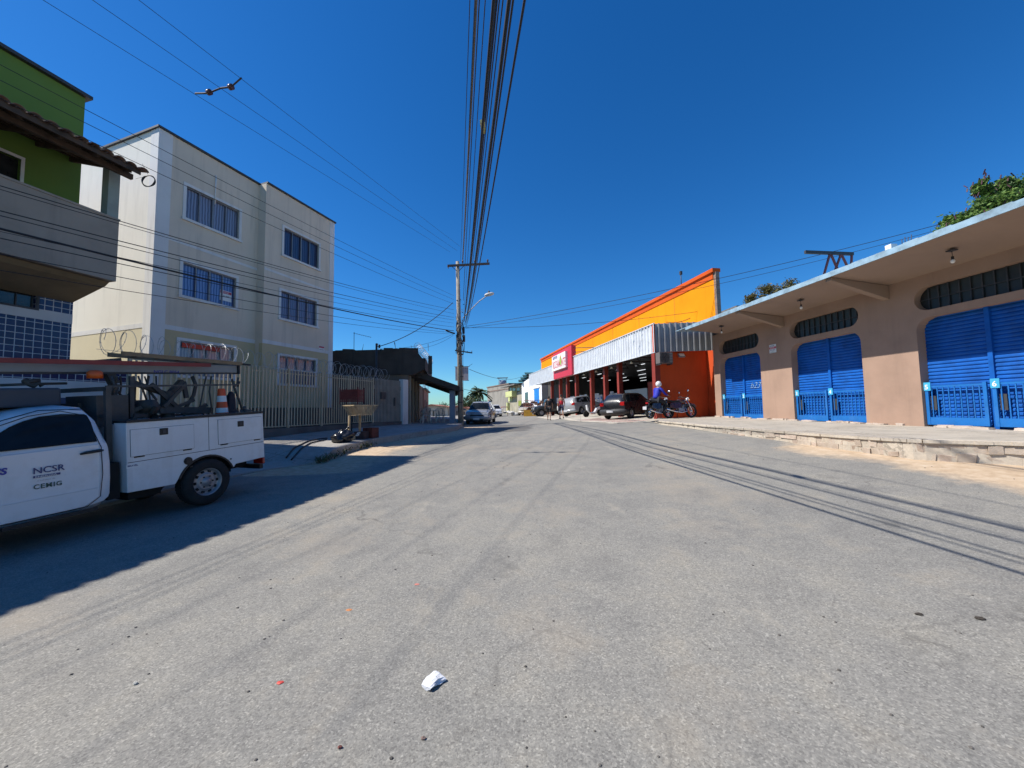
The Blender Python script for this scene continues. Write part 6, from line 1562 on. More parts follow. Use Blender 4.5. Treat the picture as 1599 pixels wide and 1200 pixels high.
# dark open-backed off-road pickup under the canopy's far end
def make_jeep():
    M = ground_pose(3.85, 39.3, 262, 0, zf_)
    t = thing('dark_jeep', 'dark grey off-road vehicle behind the walking people, facing left', 'car', M)
    pm = paint('dark_grey_paint', (.03, .032, .034), .12)
    sts = [(-1.9, .5, .85, .95, .70, .68), (-1.85, .42, .98, 1.04, .74, .72), (-.6, .42, 1.0, 1.06, .75, .72), (.5, .42, 1.02, 1.08, .75, .72), (.8, .42, 1.02, 1.08, .74, .68), (1.5, .45, .98, 1.03, .68, .6), (1.72, .5, .9, .95, .62, .55)]
    body(t, sts, pm, (-1.15, 1.05), .36)
    hard = MB(); hard.prism([(-1.8, 1.05), (.45, 1.05), (.32, 1.68), (-.35, 1.72), (-.5, 1.2), (-1.8, 1.1)], 'x', -.68, .68); hard.build('cab_top', pm, t, bevel=.03)
    screen(t, .50, 1.10, .60, .36, 1.62, .56, 'windscreen', None, .03)
    for s_ in (-1, 1):
        MB().prism([(-.28, 1.14), (.38, 1.14), (.27, 1.58), (-.22, 1.6)], 'x', s_*.672, s_*.69).build('side_window', M_GLASS, t)
        for y in (-1.15, 1.05): wheel(t, s_*.70, y, .36, .24, s_)
        MB().poly([(s_*.78, .5, .62), (s_*.80, .7, .86), (s_*.80, 1.05, .92), (s_*.80, 1.4, .86), (s_*.78, 1.58, .62)], .05, 6).build('wheel_arch', M_BLACK, t)
        MB().tube((s_*.42, 1.70, .78), (s_*.42, 1.78, .78), .09, n=14).build('headlight', M_LAMP, t)
        MB().ball((s_*.82, .55, 1.15), .09, (1, .5, .8)).build('wing_mirror', M_BLACK, t)
    MB().box(-.7, .7, 1.78, 1.9, .48, .62).build('front_bumper', M_BLACK, t); MB().box(-.5, .5, -1.4, 1.3, .35, .55).build('underbody', M_UNDER, t)
    MB().box(-.3, .3, 1.725, 1.74, .66, .86).build('grille', M_UNDER, t)
make_jeep()

# ------------------------------------------------------------------ utility pickup (front is local -Y)
w_ = at_y(328, 752, 6.5)
TR = Frame(w_.x, w_.y, 18.5, w_.z-.372, 3.2, 0.0)
print('truck z0', w_.z-.372, gz(w_.x, w_.y))
M_TW = mat('white_truck_paint', (.66, .68, .70), .30, .035, 1.2, 0, coat=.5, dirt=.42, dirt_col=(.42, .38, .32))
M_TW2 = mat('white_box_paint', (.68, .69, .70), .42, .04, 1.2, .05, coat=.1, streak=.35, streak_col=(.28, .25, .22), dirt=.42, dirt_col=(.42, .38, .32))
M_GREYM = mat('grey_machine_paint', (.06, .058, .055), .6, .2, 4, .2, dirt=.3)
M_BOOM = mat('pale_boom_paint', (.24, .25, .25), .5, .1, 2, .05, dirt=.3)
tk = thing('utility_pickup', 'white utility pickup with lockers and a crane, parked at the left edge', 'pickup truck', TR.m)
XC = -.92; HW = .90     # centreline, half width of the cab
cab = [(-4.18, .50, .80, .88, .72, .62), (-4.10, .42, .92, .98, .82, .70), (-3.85, .38, 1.02, 1.07, .87, .74), (-3.1, .36, 1.10, 1.15, .89, .76), (-2.72, .34, 1.16, 1.21, .90, .78), (-2.5, .34, 1.19, 1.30, .90, .75), (-2.12, .34, 1.20, 1.585, .90, .70), (-1.98, .34, 1.205, 1.655, .90, .685), (-1.8, .34, 1.21, 1.695, .90, .675), (-1.55, .34, 1.215, 1.715, .90, .67), (-1.40, .34, 1.22, 1.69, .90, .67), (-1.30, .36, 1.21, 1.55, .895, .70), (-1.245, .40, 1.18, 1.34, .885, .75), (-1.225, .44, 1.12, 1.20, .87, .76)]
cabr = bpy.data.objects.new('cab', None)
def tbody():
    rs = [ring(s_) for s_ in cab]; n = len(rs[0]); mb = MB()
    vs = [(x+XC, y, z) for q in rs for (x, y, z) in q]; fs = [(i*n+k, i*n+(k+1) % n, (i+1)*n+(k+1) % n, (i+1)*n+k) for i in range(len(rs)-1) for k in range(n)]
    fs += [tuple(range(n))[::-1], tuple((len(rs)-1)*n+k for k in range(n))]
    mb.add(vs, fs, True); o = mb.build('cab_body', M_TW, tk)
    c = MB().tube((-.35, -3.08, .38), (.15, -3.08, .38), .44, n=32).tube((-2.0, -3.08, .38), (-1.5, -3.08, .38), .44, n=32).build('cutter', M_UNDER, tk)
    bpy.context.view_layer.update(); bool_cut(o, c); bpy.data.objects.remove(c)
    bm = bmesh.new(); bm.from_mesh(o.data)
    for f in bm.faces: f.smooth = True
    for e in bm.edges:
        if len(e.link_faces) == 2 and e.calc_face_angle(0) > R_(32): e.smooth = False
    bm.to_mesh(o.data); bm.free(); return o
cb_ = tbody()
# side window traced with its rounded front corner, following the tumblehome
def tx(y, z):   # outer surface X of the visible side
    zl_, zr_, w2, wr = (interp(cab, y, k) for k in (2, 3, 4, 5)); xb = w2*.965; xt = wr+(xb-wr)*.06; f = min(1, max(0, (z-zl_)/max(.05, zr_-.05-zl_)))
    return XC + (xb+(xt-xb)*f if z > zl_ else w2*(1.0 if z < zl_-.15 else .985))
def tpanel(poly, name, m, off=.006, th=.012, parent=None):
    P = [Vector((tx(y, z)+off, y, z)) for y, z in poly]; n = len(P); Q = [p-Vector((th, 0, .0)) for p in P]
    return MB().add(P+Q, [tuple(range(n)), tuple(range(n, 2*n))[::-1]] + [(i, n+i, n+(i+1) % n, (i+1) % n) for i in range(n)]).build(name, m, parent or tk)
def tpx(px, py): return TR.on(px, py, XC+.80)
wp = [tpx(*p) for p in ((145, 691), (143, 660), (139, 644), (136, 641.5), (100, 645), (66, 650.5), (40, 659), (18, 668), (0, 678))]
wp += [(-2.42, 1.235), (-2.2, 1.235), (-1.8, 1.235)]
wp = [(y, max(1.235, min(z, interp(cab, y, 3)-.10))) for y, z in wp]
dr = MB(); door = tpanel([(-2.50, .45), (-2.4, .41), (-1.50, .41), (-1.36, .50), (-1.345, .80), (-1.345, 1.19), (-2.50, 1.17)], 'door', M_TW, .010, .02)
seam_pts = [(-2.50, 1.17), (-2.50, .46), (-2.42, .40), (-1.48, .40), (-1.345, .50), (-1.315, .80), (-1.32, 1.15), (-1.36, 1.40), (-1.45, 1.60), (-1.62, 1.655), (-1.9, 1.61), (-2.12, 1.52), (-2.45, 1.27)]
MB().poly([(tx(y, z)+.011, y, z) for y, z in seam_pts], .0045, 4).build('door_seam', M_UNDER, door)
tpanel(wp, 'side_window', M_GLASS, .026, .03, door)
MB().poly([(tx(y, z)+.024, y, z) for y, z in wp], .008, 5, closed=True).build('window_rubber', M_UNDER, door)
MB().bar((tx(-2.3, 1.4)-.04, -2.28, 1.24), (tx(-2.3, 1.45)-.0, -2.26, 1.44), .03).build('quarter_post', M_BLACK, door)
hy, hz = TR.on(145, 706); hx = tx(hy, hz)
MB().poly([(hx+.012, hy-.11, hz-.012), (hx+.045, hy-.07, hz), (hx+.05, hy, hz+.004), (hx+.045, hy+.07, hz+.008), (hx+.012, hy+.11, hz+.004)], [.012, .019, .02, .019, .012], 8).build('door_handle', M_BLACK, door)
screen(tk, -2.66, 1.235, .70, -2.16, 1.59, .62, 'windscreen').location = (XC, 0, 0)
for (a, b) in ((-2.60, -2.05),): MB().poly([(tx(-1.35, 1.665)-.02, -1.35, 1.668), (tx(-1.8, 1.68)-.015, -1.8, 1.675), (tx(-2.1, 1.56)-.01, -2.1, 1.575), (tx(-2.45, 1.3), -2.45, 1.33)], .005, 4).build('roof_gutter', M_UNDER, tk)
MB().box(XC-.82, XC+.82, -4.24, -4.1, .40, .66).build('front_bumper', M_BLACK, tk, bevel=.03); MB().box(XC-.5, XC+.5, -4.205, -4.17, .68, .9).build('grille', M_UNDER, tk)
for s_ in (-1, 1): MB().box(XC+s_*.58-.16, XC+s_*.58+.16, -4.17, -4.02, .72, .9).build('headlight', M_LAMP, tk, bevel=.02)
MB().ball((.10, -2.42, 1.30), .13, (.8, .45, 1.1), 12, 8).bar((-.04, -2.40, 1.24), (.06, -2.4, 1.27), .035).build('wing_mirror', M_BLACK, tk)
MB().bar((.03, -2.2, .36), (.03, -1.4, .36), .05, .04).build('side_step', M_BLACK, tk)
MB().poly([(tx(-1.36, .62)+.012, -2.49, .62), (tx(-1.36, .62)+.012, -1.36, .62)], .003, 4).build('body_crease', M_TW, door)
# lettering on the door
M_NAVY = mat('navy_vinyl', (.03, .045, .16), .4); M_TEAL = mat('dark_green_vinyl', (.012, .075, .065), .4); M_GRT = mat('grey_vinyl', (.40, .38, .36), .5)
def ftx(px, py):
    y, z = TR.on(px, py, XC+HW+.012); return y, z
y0, z0 = ftx(52, 741); text('NCSR', 'lettering', M_NAVY, door, FACE_PX(XC+HW*1.0+.013, y0-.005, z0), .105, .0008, 'LEFT', .001, 0, 1.0)
y1b, z1b = ftx(52, 746); MB().box(XC+HW+.0105, XC+HW+.0125, y1b, y1b+.225, z1b-.012, z1b+.014).build('blue_strip', M_NAVY, door)
text('ENERGIA', 'lettering', M_WPAINT, door, FACE_PX(XC+HW+.0135, y1b+.012, z1b-.008), .026, .0004, 'LEFT', .0004, 0, 1.75)
y2b, z2b = ftx(58, 752); text('a serviço da', 'lettering', M_GRT, door, FACE_PX(XC+HW+.013, y2b, z2b-.002), .024, .0004, 'LEFT', 0, 0, 1.3)
y3b, z3b = ftx(52, 765); text('CEMIG', 'lettering', M_TEAL, door, FACE_PX(XC+HW+.013, y3b, z3b), .076, .0008, 'LEFT', .0014, .0, .95, 1.18)
y4b, z4b = ftx(1, 742); text('SS', 'lettering', mat('blue_vinyl', (.03, .04, .32), .4), door, FACE_PX(XC+HW+.013, y4b-.05, z4b), .10, .0008, 'LEFT', .004, .15)
text('ENERGIC', 'lettering', M_GRT, door, FACE_PX(XC+HW+.013, y4b-.13, z4b+.10), .03, .0004)
# chassis, wheels
MB().box(XC-.45, XC-.32, -4.0, 1.0, .42, .56).box(XC+.32, XC+.45, -4.0, 1.0, .42, .56).box(XC-.8, XC+.8, -1.22, -1.09, .40, .9).box(XC-.3, XC+.3, -3.6, -1.5, .28, .5).box(XC-.75, XC+.7, -.95, -.55, .32, .6).tube((XC-.75, 0, .37), (XC+.75, 0, .37), .06).build('chassis', M_UNDER, tk)
for y in (-3.08, 0.0):
    wheel(tk, -.12, y, .372, .24, 1, M_RIM, 0, 10); wheel(tk, XC*2+.12, y, .372, .24, -1, M_RIM, 0, 10)
# service body
BZ = TR.on(198, 661)[1]; BR = 1.02; BF = -1.06
arch = [(.455*math.cos(a), .36+.455*math.sin(a)) for a in np.linspace(R_(160), R_(20), 14)]
prof = [(BF, .465), (-.47, .445)] + [(y, z) for y, z in arch] + [(.47, .575), (BR, .60), (BR-.015, BZ-.01), (BF, BZ)]
bx_ = MB(); bx_.prism(prof, 'x', -.30, -.015); bx_.prism(prof, 'x', XC*2+.015, XC*2+.30)
bx_.box(XC*2+.301, -.301, BF+.02, BR-.02, .62, .70).box(XC*2+.301, -.301, BF+.0, BF+.05, .70, BZ-.02).box(XC*2+.301, -.301, BR-.05, BR-.015, .60, BZ-.02)
sb_ = bx_.build('service_body', M_TW2, tk, bevel=.008)
MB().prism([(y*1.0, z) for y, z in arch] + [(.43*math.cos(a), .36+.43*math.sin(a)) for a in np.linspace(R_(20), R_(160), 14)], 'x', -.32, -.004).build('wheel_arch', M_BLACK, sb_)
MB().box(-.34, -.33, -.6, .6, .4, .9).build('wheel_well', M_UNDER, sb_)
MB().box(-.32, .0, BF, BR-.01, BZ+.001, BZ+.03).box(XC*2, XC*2+.3, BF, BR-.01, BZ+.001, BZ+.03).build('top_trim', M_BLACK, sb_)
yl, zl2 = TR.on(197, 724); yr2, zr2 = TR.on(415, 689)
MB().poly([(-.0145, BF+.01, zl2), (-.0145, BR-.02, zl2+.012)], .004, 4).build('crease_line', M_UNDER, sb_)
for (c, i) in ((((203, 674), (302, 661), (303, 700), (204, 714)), 0), (((340, 658), (408, 649), (408, 685.5), (341, 694)), 1)):
    P = [TR.on(*p, -.015) for p in c]; ya, yb = (P[0][0]+P[3][0])/2, (P[1][0]+P[2][0])/2; za, zb = (P[3][1]+P[2][1])/2, (P[0][1]+P[1][1])/2
    ld = MB().box(-.0149, -.006, ya, yb, za, zb).build('locker_door', M_TW2, sb_, bevel=.004)
    sm = MB()
    for (p, q) in (((ya, za), (yb, za)), ((yb, za), (yb, zb)), ((yb, zb), (ya, zb)), ((ya, zb), (ya, za))): sm.bar((-.0135, p[0]-.0, p[1]), (-.0135, q[0], q[1]), .006, .006)
    sm.xf(Matrix.Identity(4)).build('door_gap', M_UNDER, ld)
    cx_, cz_ = TR.on(*((255, 674), (375, 662))[i], -.015); lt = MB().box(-.006, .004, cx_-.055, cx_+.055, cz_-.05, cz_+.05).build('latch', M_BLACK, ld, bevel=.012)
    MB().box(.0045, .012, cx_-.02, cx_+.02, cz_-.03, cz_+.03).build('handle', M_DKMETAL, lt, bevel=.004)
    for f in (.12, .88): MB().tube((-.01, ya+(yb-ya)*f-.06, za-.012), (-.01, ya+(yb-ya)*f+.06, za-.012), .009, n=6).build('hinge', M_UNDER, ld)
yv, zv = TR.on(335, 660, -.015); MB().box(-.0148, -.013, yv-.10, yv-.094, zl2+.01, BZ-.0).build('body_gap', M_UNDER, sb_)
fy, fz = TR.on(294.5, 720); MB().tube((-.0149, fy, fz), (-.002, fy, fz), .06, n=24).tube((-.002, fy, fz), (.010, fy, fz), .045, n=20).build('fuel_cap', M_BLACK, sb_)
fy, fz = TR.on(300, 729); MB().box(-.0149, -.012, fy-.02, fy+.02, fz-.012, fz+.012).build('small_plate', M_BLACK, sb_)
fy, fz = TR.on(200, 729); MB().box(-.0149, -.0135, fy-.01, fy+.16, fz-.03, fz+.02).build('maker_plate', M_WPAINT, sb_); text('BRAVEL', 'lettering', M_NAVY, sb_, FACE_PX(-.013, fy, fz-.01), .035, .0006, 'LEFT', .001)
fy, fz = TR.on(361, 717); MB().tube((-.0149, fy, fz), (.0, fy, fz), .012, n=8).build('marker_lamp', M_BLACK, sb_)
MB().box(-.30, -.05, BR-.012, BR+.035, .47, .585).build('tail_lamp', M_LRED, tk, bevel=.01); MB().box(XC*2+.05, XC*2+.30, BR-.012, BR+.035, .47, .585).build('tail_lamp', M_LRED, tk, bevel=.01)
MB().box(XC*2+.1, -.1, BR-.04, BR+.03, .38, .46).build('rear_bumper', M_BLACK, tk)
# equipment: dark tool chest on the cab, headboard frame, boom with its post
def tq(px, py, X=XC): y, z = TR.on(px, py, X); return Vector((X, y, z))
a = tq(96, 638, XC+.3); b = tq(-30, 606, XC+.3); MB().box(XC-.55, XC+.32, min(b.y, -2.55), a.y, 1.72, tq(60, 606, XC+.32).z).build('roof_chest', mat('dark_grey_chest', (.05, .055, .065), .6, .1, 2, .1), tk, bevel=.03)
hf = MB()
for x0 in (XC-.7, XC+.62): hf.bar((x0, -1.12, .9), (x0, -1.12, 1.95), .06)
hf.bar((XC-.72, -1.12, 1.94), (XC+.66, -1.12, 1.94), .06).bar((XC-.7, -1.12, 1.55), (XC+.64, -1.12, 1.55), .04)
hf.box(XC-.45, XC+.1, -1.2, -.9, .9, 1.75).box(XC-.3, XC+.45, -1.16, -.8, 1.4, 1.85).bar((XC+.5, -1.1, .95), (XC+.5, -.75, 1.5), .05).build('headboard_frame', M_GREYM, tk)
cr_ = MB()
pbase = tq(262, 655); p1 = tq(258, 612); p2 = tq(272, 598)
cr_.lathe([(.16, .70), (.16, .95), (.10, 1.0), (.09, p1.z)], (XC, pbase.y, 0), 'z', 16)
cr_.bar((XC, pbase.y, p1.z-.05), (XC, tq(205, 597).y, tq(205, 597).z), .10, .07).bar((XC, pbase.y, p1.z-.1), (XC, tq(285, 596).y, tq(285, 596).z), .12, .10)
cr_.bar((XC+.02, tq(285, 596).y, tq(285, 596).z), (XC+.02, tq(290, 622).y, tq(290, 622).z), .06, .05).bar((XC+.05, tq(262, 640).y, tq(262, 640).z), (XC+.05, tq(300, 625).y, tq(300, 625).z), .05)
cr_.poly([tq(300, 588), tq(306, 602), tq(302, 618), tq(292, 634), tq(283, 645)], .03, 8)
cr_.poly([tq(322, 588), tq(316, 615), tq(312, 636), tq(318, 648)], .014, 6).poly([tq(330, 588), tq(327, 612), tq(330, 636), tq(325, 650)], .016, 6)
cr_.bar(tq(195, 641)+Vector((.1, 0, 0)), tq(320, 641)+Vector((.1, 0, 0)), .09, .11).bar(tq(300, 645), tq(322, 632), .06).build('crane_arms', M_GREYM, tk)
bm_ = MB(); e0 = tq(-60, 585.5); e1 = tq(178, 578.5); e2 = tq(366, 577); 
bm_.bar((XC, e0.y, e1.z-.00), (XC, e2.y, e2.z-.00), .16, .145); boom = bm_.build('boom', M_BOOM, tk, bevel=.01)
MB().bar((XC, e0.y, e1.z-.085), (XC, e2.y-.02, e2.z-.085), .17, .02).bar((XC+.02, e2.y+.006, e2.z), (XC+.02, e2.y+.03, e2.z), .2, .2).build('boom_rail', M_DKMETAL, boom)
yt_, zt_2 = TR.on(240, 581, XC+.085); text('NGLC 8054', 'lettering', mat('blue_vinyl', (.05, .09, .35), .4), boom, FACE_PX(XC+.083, yt_, zt_2-.02), .072, .0006, 'LEFT', .001, 0, 1.05)
k_ = MB()
k_.bar(tq(163, 570), tq(178, 600), .12, .10).bar(tq(178, 600), tq(170, 635), .1, .1).bar(tq(150, 566), tq(185, 563), .16, .07).build('boom_pivot', M_GREYM, tk)
q = tq(148, 585, XC+.2); MB().lathe([(.0, .0), (.085, .0), (.085, .09), (.05, .12), (0, .125)], q-Vector((0, 0, .06)), 'z', 16).build('beacon_lamp', mat('orange_beacon', (.62, .10, .01), .3, .1, 4, 0), tk)
c2_ = MB(); c2_.poly([tq(40, 592), tq(44, 600), tq(52, 604), tq(60, 598), tq(66, 603)], .03, 6).poly([tq(0, 602), tq(50, 600), tq(104, 599)], .02, 6).poly([tq(35, 597), tq(62, 594)], .03, 6); c2_.build('hose_bracket', M_GREYM, tk)
kb = MB(); kb.poly([tq(362, 592), tq(366, 606), tq(372, 622), tq(378, 640)], .022, 6).poly([tq(372, 590), tq(370, 600), tq(365, 606)], .018, 6).poly([tq(374, 596), tq(371, 604)], .02, 6); kb.build('rear_support', M_GREYM, tk)
for p in (tq(368, 641), tq(378, 640), tq(384, 642)): pass
gb_ = MB()
for k in range(26):
    p = tq(random.uniform(185, 250), random.uniform(640, 652), XC+random.uniform(-.3, .4)); gb_.bar(p, p+Vector((random.uniform(-.1, .1), random.uniform(-.25, .25), random.uniform(-.05, .12))), random.uniform(.03, .07))
for k in range(10):
    p = tq(random.uniform(365, 386), random.uniform(640, 646), XC+random.uniform(-.2, .3)); gb_.bar(p, p+Vector((random.uniform(-.1, .1), random.uniform(-.1, .1), random.uniform(-.05, .06))), .05)
o_ = gb_.build('tool_heap', M_GREYM, tk)
rk = MB()
for k in range(9):
    px = 172+k*9+random.uniform(-3, 3); rk.poly([tq(px, 588, XC+random.uniform(-.2, .35)), tq(px+random.uniform(-8, 8), 605, XC+random.uniform(-.2, .35)), tq(px+random.uniform(-14, 14), 624, XC+random.uniform(-.2, .35)), tq(px+random.uniform(-6, 10), 648, XC+random.uniform(-.2, .35))], random.uniform(.009, .02), 6)
rk.bar(tq(165, 604, XC+.4), tq(372, 601, XC+.4), .03, .03).bar(tq(205, 588, XC+.3), tq(205, 652, XC+.3), .05, .05).bar(tq(236, 600, XC+.1), tq(290, 648, XC+.1), .05, .06).bar(tq(290, 600, XC+.2), tq(256, 636, XC+.2), .04, .05)
rk.build('rack_cables', M_GREYM, tk)
MB().lathe([(0, -.2), (.05, -.2), (.05, -.16), (.12, -.16), (.12, .16), (.05, .16), (.05, .2), (0, .2)], tq(226, 636, XC+.1), 'x', 18).build('winch_drum', M_GREYM, tk)
# ladders lying along the boom
M_LADR = mat('red_fibreglass', (.24, .035, .028), .55, .15, 3, .1); M_LADW = mat('varnished_ladder_wood', (.22, .15, .08), .6, .2, 4, .2)
def ladder(name, lb, a, b, wid, m, X0, rung=.28):
    t = thing(name, lb, 'ladder', TR.m); a = Vector((X0, a[0], a[1])); b = Vector((X0, b[0], b[1])); L_ = (b-a).length
    for s_ in (-1, 1): MB().bar(a+Vector((s_*wid/2, 0, 0)), b+Vector((s_*wid/2, 0, 0)), .028, .065).build('rail', m, t)
    r_ = MB(); n = int(L_/rung)
    for k in range(1, n): p = a.lerp(b, k/n); r_.tube(p-Vector((wid/2, 0, 0)), p+Vector((wid/2, 0, 0)), .014, n=6)
    r_.build('rungs', m, t)
ladder('red_ladder', 'red fibreglass ladder lying along the crane boom of the pickup', TR.on(-60, 561, XC+.25), TR.on(330, 570.5, XC+.25), .36, M_LADR, XC+.05)
ladder('wooden_ladder', 'varnished wooden ladder on top of the red one at the rear', TR.on(190, 552, XC+.2), TR.on(378, 568.5, XC+.2), .34, M_LADW, XC+.02)
wr_ = MB(); p = tq(378, 569, XC+.2); wr_.bar(p, p+Vector((0, .16, -.01)), .06, .03); wr_.build('ladder_shoe', M_BLACK, tk)
# traffic cone standing in the body
p = tq(347, 655, XC+.28); hC = TR.on(347, 607, XC+.28)[1]; zc = BZ-.14
cn = thing('traffic_cone', 'orange and white striped traffic cone standing in the pickup body', 'traffic cone', TR.m @ Matrix.Translation((XC+.28, p.y, zc)))
M_CO = mat('cone_orange', (.68, .09, .02), .5, .1, 4, .05); hh = hC-zc
def rr(f): return .115-.06*f
def band(f0, f1, m, nm): MB().lathe([(rr(f0), hh*f0), (rr(f1), hh*f1)], n=20).build(nm, m, cn)
for f0, f1, m in ((.06, .28, M_CO), (.28, .42, M_WPAINT), (.42, .60, M_CO), (.60, .78, M_WPAINT)): band(f0, f1, m, 'cone_band')
MB().lathe([(rr(.78), hh*.78), (.06, hh*.97), (.045, hh), (0, hh)], n=20).build('cone_tip', M_CO, cn); MB().box(-.16, .16, -.16, .16, 0, hh*.06).build('cone_base', M_CO, cn, bevel=.01)
p = tq(358, 655, XC+.2); cb2 = thing('black_cone', 'dark folded tool bag beside the striped cone', 'tool bag', TR.m @ Matrix.Translation((XC+.2, p.y+.02, BZ-.14)))
MB().prism([(-.10, 0), (.10, 0), (.08, .5), (.02, .58), (-.03, .5)], 'x', -.05, .05).build('bag', mat('dark_bag', (.02, .02, .03), .8), cb2, bevel=.02)

# ------------------------------------------------------------------ motorcycles
def motorcycle(name, lb, M, tank, lean=0, tailbox=False):
    t = thing(name, lb, 'motorcycle', M @ Matrix.Rotation(R_(lean), 4, 'Y'))
    for y, r in ((-.64, .30), (.64, .31)):
        q = MB(); q.lathe([(r*.78, -.05), (r*.90, -.065), (r, -.03), (r, .03), (r*.90, .065), (r*.78, .05), (r*.78, -.05)], (0, y, r), 'x', 30); wh = q.build('wheel', M_TYRE, t)
        q = MB(); q.lathe([(r*.75, -.03), (r*.79, -.03), (r*.79, .03), (r*.75, .03)], (0, y, r), 'x', 26).lathe([(.0, -.06), (.05, -.06), (.05, .06), (0, .06)], (0, y, r), 'x', 12)
        for k in range(12): a = 2*math.pi*k/12; q.tube((.03*(-1)**k, y+.04*math.cos(a), r+.04*math.sin(a)), (0, y+r*.85*math.cos(a+.15), r+r*.85*math.sin(a+.15)), .005, n=4)
        q.build('rim', M_CHROME, wh)
    fr = MB()
    fr.poly([(0, .40, .88), (0, .28, .55), (0, .15, .30), (0, -.2, .28), (0, -.3, .5)], .02, 8).poly([(0, .42, .86), (0, 0, .74), (0, -.35, .70), (0, -.8, .74)], .02, 8)
    for s_ in (-1, 1): fr.poly([(s_*.09, -.64, .30), (s_*.09, -.22, .36)], .022, 8).poly([(s_*.10, -.62, .32), (s_*.11, -.52, .66)], .024, 8)
    fr.build('frame', M_BLACK, t)
    fk = MB()
    for s_ in (-1, 1): fk.tube((s_*.085, .64, .31), (s_*.085, .40, .92), .022, n=8)
    fk.build('fork', M_CHROME, t)
    MB().poly([(0, .93, .50), (0, .84, .62), (0, .64, .66), (0, .44, .58)], .055, 8).build('front_fender', tank, t)
    tb_ = MB().ball((0, .14, .80), .24, (.62, 1.05, .55), 14, 10); tb_.build('fuel_tank', tank, t)
    se = MB(); se.prism([(-.02, .74), (-.2, .72), (-.75, .80), (-.78, .86), (-.3, .82), (-.05, .84)], 'x', -.12, .12); se.build('seat', M_BLACK, t, bevel=.03)
    en = MB(); en.box(-.11, .11, -.12, .20, .26, .46).tube((0, .14, .42), (0, .24, .62), .085, n=12)
    for k in range(5): en.box(-.1, .1, .08+k*.012, .26+k*.012, .46+k*.035, .475+k*.035)
    en.build('engine', mat('cast_alloy', (.33, .33, .34), .45, .2, 6, .1, metal=.6), t)
    MB().poly([(.12, .24, .48), (.14, .30, .30), (.14, .0, .24), (.15, -.4, .30), (.16, -.85, .42)], [.022, .022, .025, .04, .045], 10).build('exhaust', M_CHROME, t)
    MB().prism([(-.45, .62), (-.9, .60), (-1.0, .44), (-.95, .44), (-.86, .55), (-.45, .5)], 'x', -.06, .06).build('rear_fender', M_BLACK, t)
    MB().poly([(-.34, .32, 1.02), (-.26, .36, 1.04), (-.1, .42, .97), (.1, .42, .97), (.26, .36, 1.04), (.34, .32, 1.02)], .015, 8).build('handlebar', M_BLACK, t)
    for s_ in (-1, 1):
        MB().tube((s_*.36, .30, 1.02), (s_*.25, .36, 1.04), .02, n=8).build('grip', M_BLACK, t)
        q = MB().tube((s_*.24, .37, 1.04), (s_*.30, .34, 1.22), .008, n=5).build('mirror_stem', M_BLACK, t); MB().ball((s_*.31, .34, 1.25), .06, (1.2, .3, .8), 10, 6).build('mirror', M_CHROME, q)
        MB().tube((s_*.05, .48, .83), (s_*.14, .5, .83), .012, n=5).ball((s_*.16, .5, .83), .03).build('indicator', mat('amber', (.6, .2, .02), .3), t)
        MB().tube((s_*.10, .05, .27), (s_*.22, .05, .27), .014, n=6).build('footrest', M_BLACK, t)
    MB().lathe([(.0, -.06), (.07, -.03), (.10, .04), (.09, .06), (0, .065)], (0, .50, .88), 'y', 16).build('headlight', M_LAMP, t)
    MB().box(-.07, .07, -.86, -.80, .68, .75).build('tail_lamp', M_LRED, t, bevel=.01); MB().box(-.1, .1, -1.01, -.995, .42, .56).build('licence_plate', M_PLATE, t)
    MB().bar((-.1, -.05, .26), (-.24, -.0, .01), .02).build('side_stand', M_BLACK, t)
    for s_ in (-1, 1): MB().prism([(-.62, .50), (-.2, .42), (.02, .50), (.05, .74), (-.55, .72)], 'x', s_*.09, s_*.135).build('side_panel', tank, t, bevel=.012)
    MB().box(-.10, .10, .18, .40, .40, .66).build('radiator_shroud', M_BLACK, t, bevel=.03)
    if tailbox: MB().box(-.16, .16, -.95, -.68, .86, 1.1).build('tail_box', M_BLACK, t, bevel=.03)
    return t
zw = lambda x, y: zr(x, y)
m1 = Vector((6.85, 18.0, 0)); M1 = pose(m1.x, m1.y, zr(m1.x, m1.y)+.005, 58)
motorcycle('motorcycle', 'black motorcycle with the blue-jacketed rider beside the orange wall', M1, paint('moto_black', (.015, .016, .018)))
motorcycle('motorcycle', 'riderless motorcycle parked nearer the orange wall, front wheel turned right', pose(7.95, 18.25, zr(7.5, 18.3)+.005, 74), paint('moto_dark_red', (.05, .012, .012)), lean=-7)
# scooter behind the black hatchback
sc = thing('scooter', 'white and black scooter between the silver wagon and black hatchback', 'scooter', ground_pose(5.65, 26.9, 258, 0, zf_) @ Matrix.Scale(.88, 4))
for y in (-.6, .6): MB().lathe([(.16, -.04), (.24, -.05), (.27, 0), (.24, .05), (.16, .04), (.0, .03)], (0, y, .27), 'x', 24).build('wheel', M_TYRE, sc)
MB().prism([(-.9, .62), (-.75, .80), (-.3, .72), (-.1, .40), (.2, .34), (.35, .42), (.48, .95), (.56, .95), (.52, .45), (.3, .26), (-.2, .24), (-.35, .5)], 'x', -.14, .14).build('fairing', mat('scooter_white', (.62, .62, .62), .35, .03, 3, 0, coat=.4), sc, bevel=.03)
MB().box(-.12, .12, -.75, -.15, .76, .84).build('seat', M_BLACK, sc, bevel=.03)
MB().poly([(-.32, .36, 1.02), (-.1, .48, .98), (.1, .48, .98), (.32, .36, 1.02)], .016, 8).build('handlebar', M_BLACK, sc)
MB().tube((-.07, .6, .27), (-.07, .48, .7), .02).tube((.07, .6, .27), (.07, .48, .7), .02).build('fork', M_BLACK, sc)
MB().box(-.06, .06, -.95, -.88, .6, .68).build('tail_lamp', M_LRED, sc)

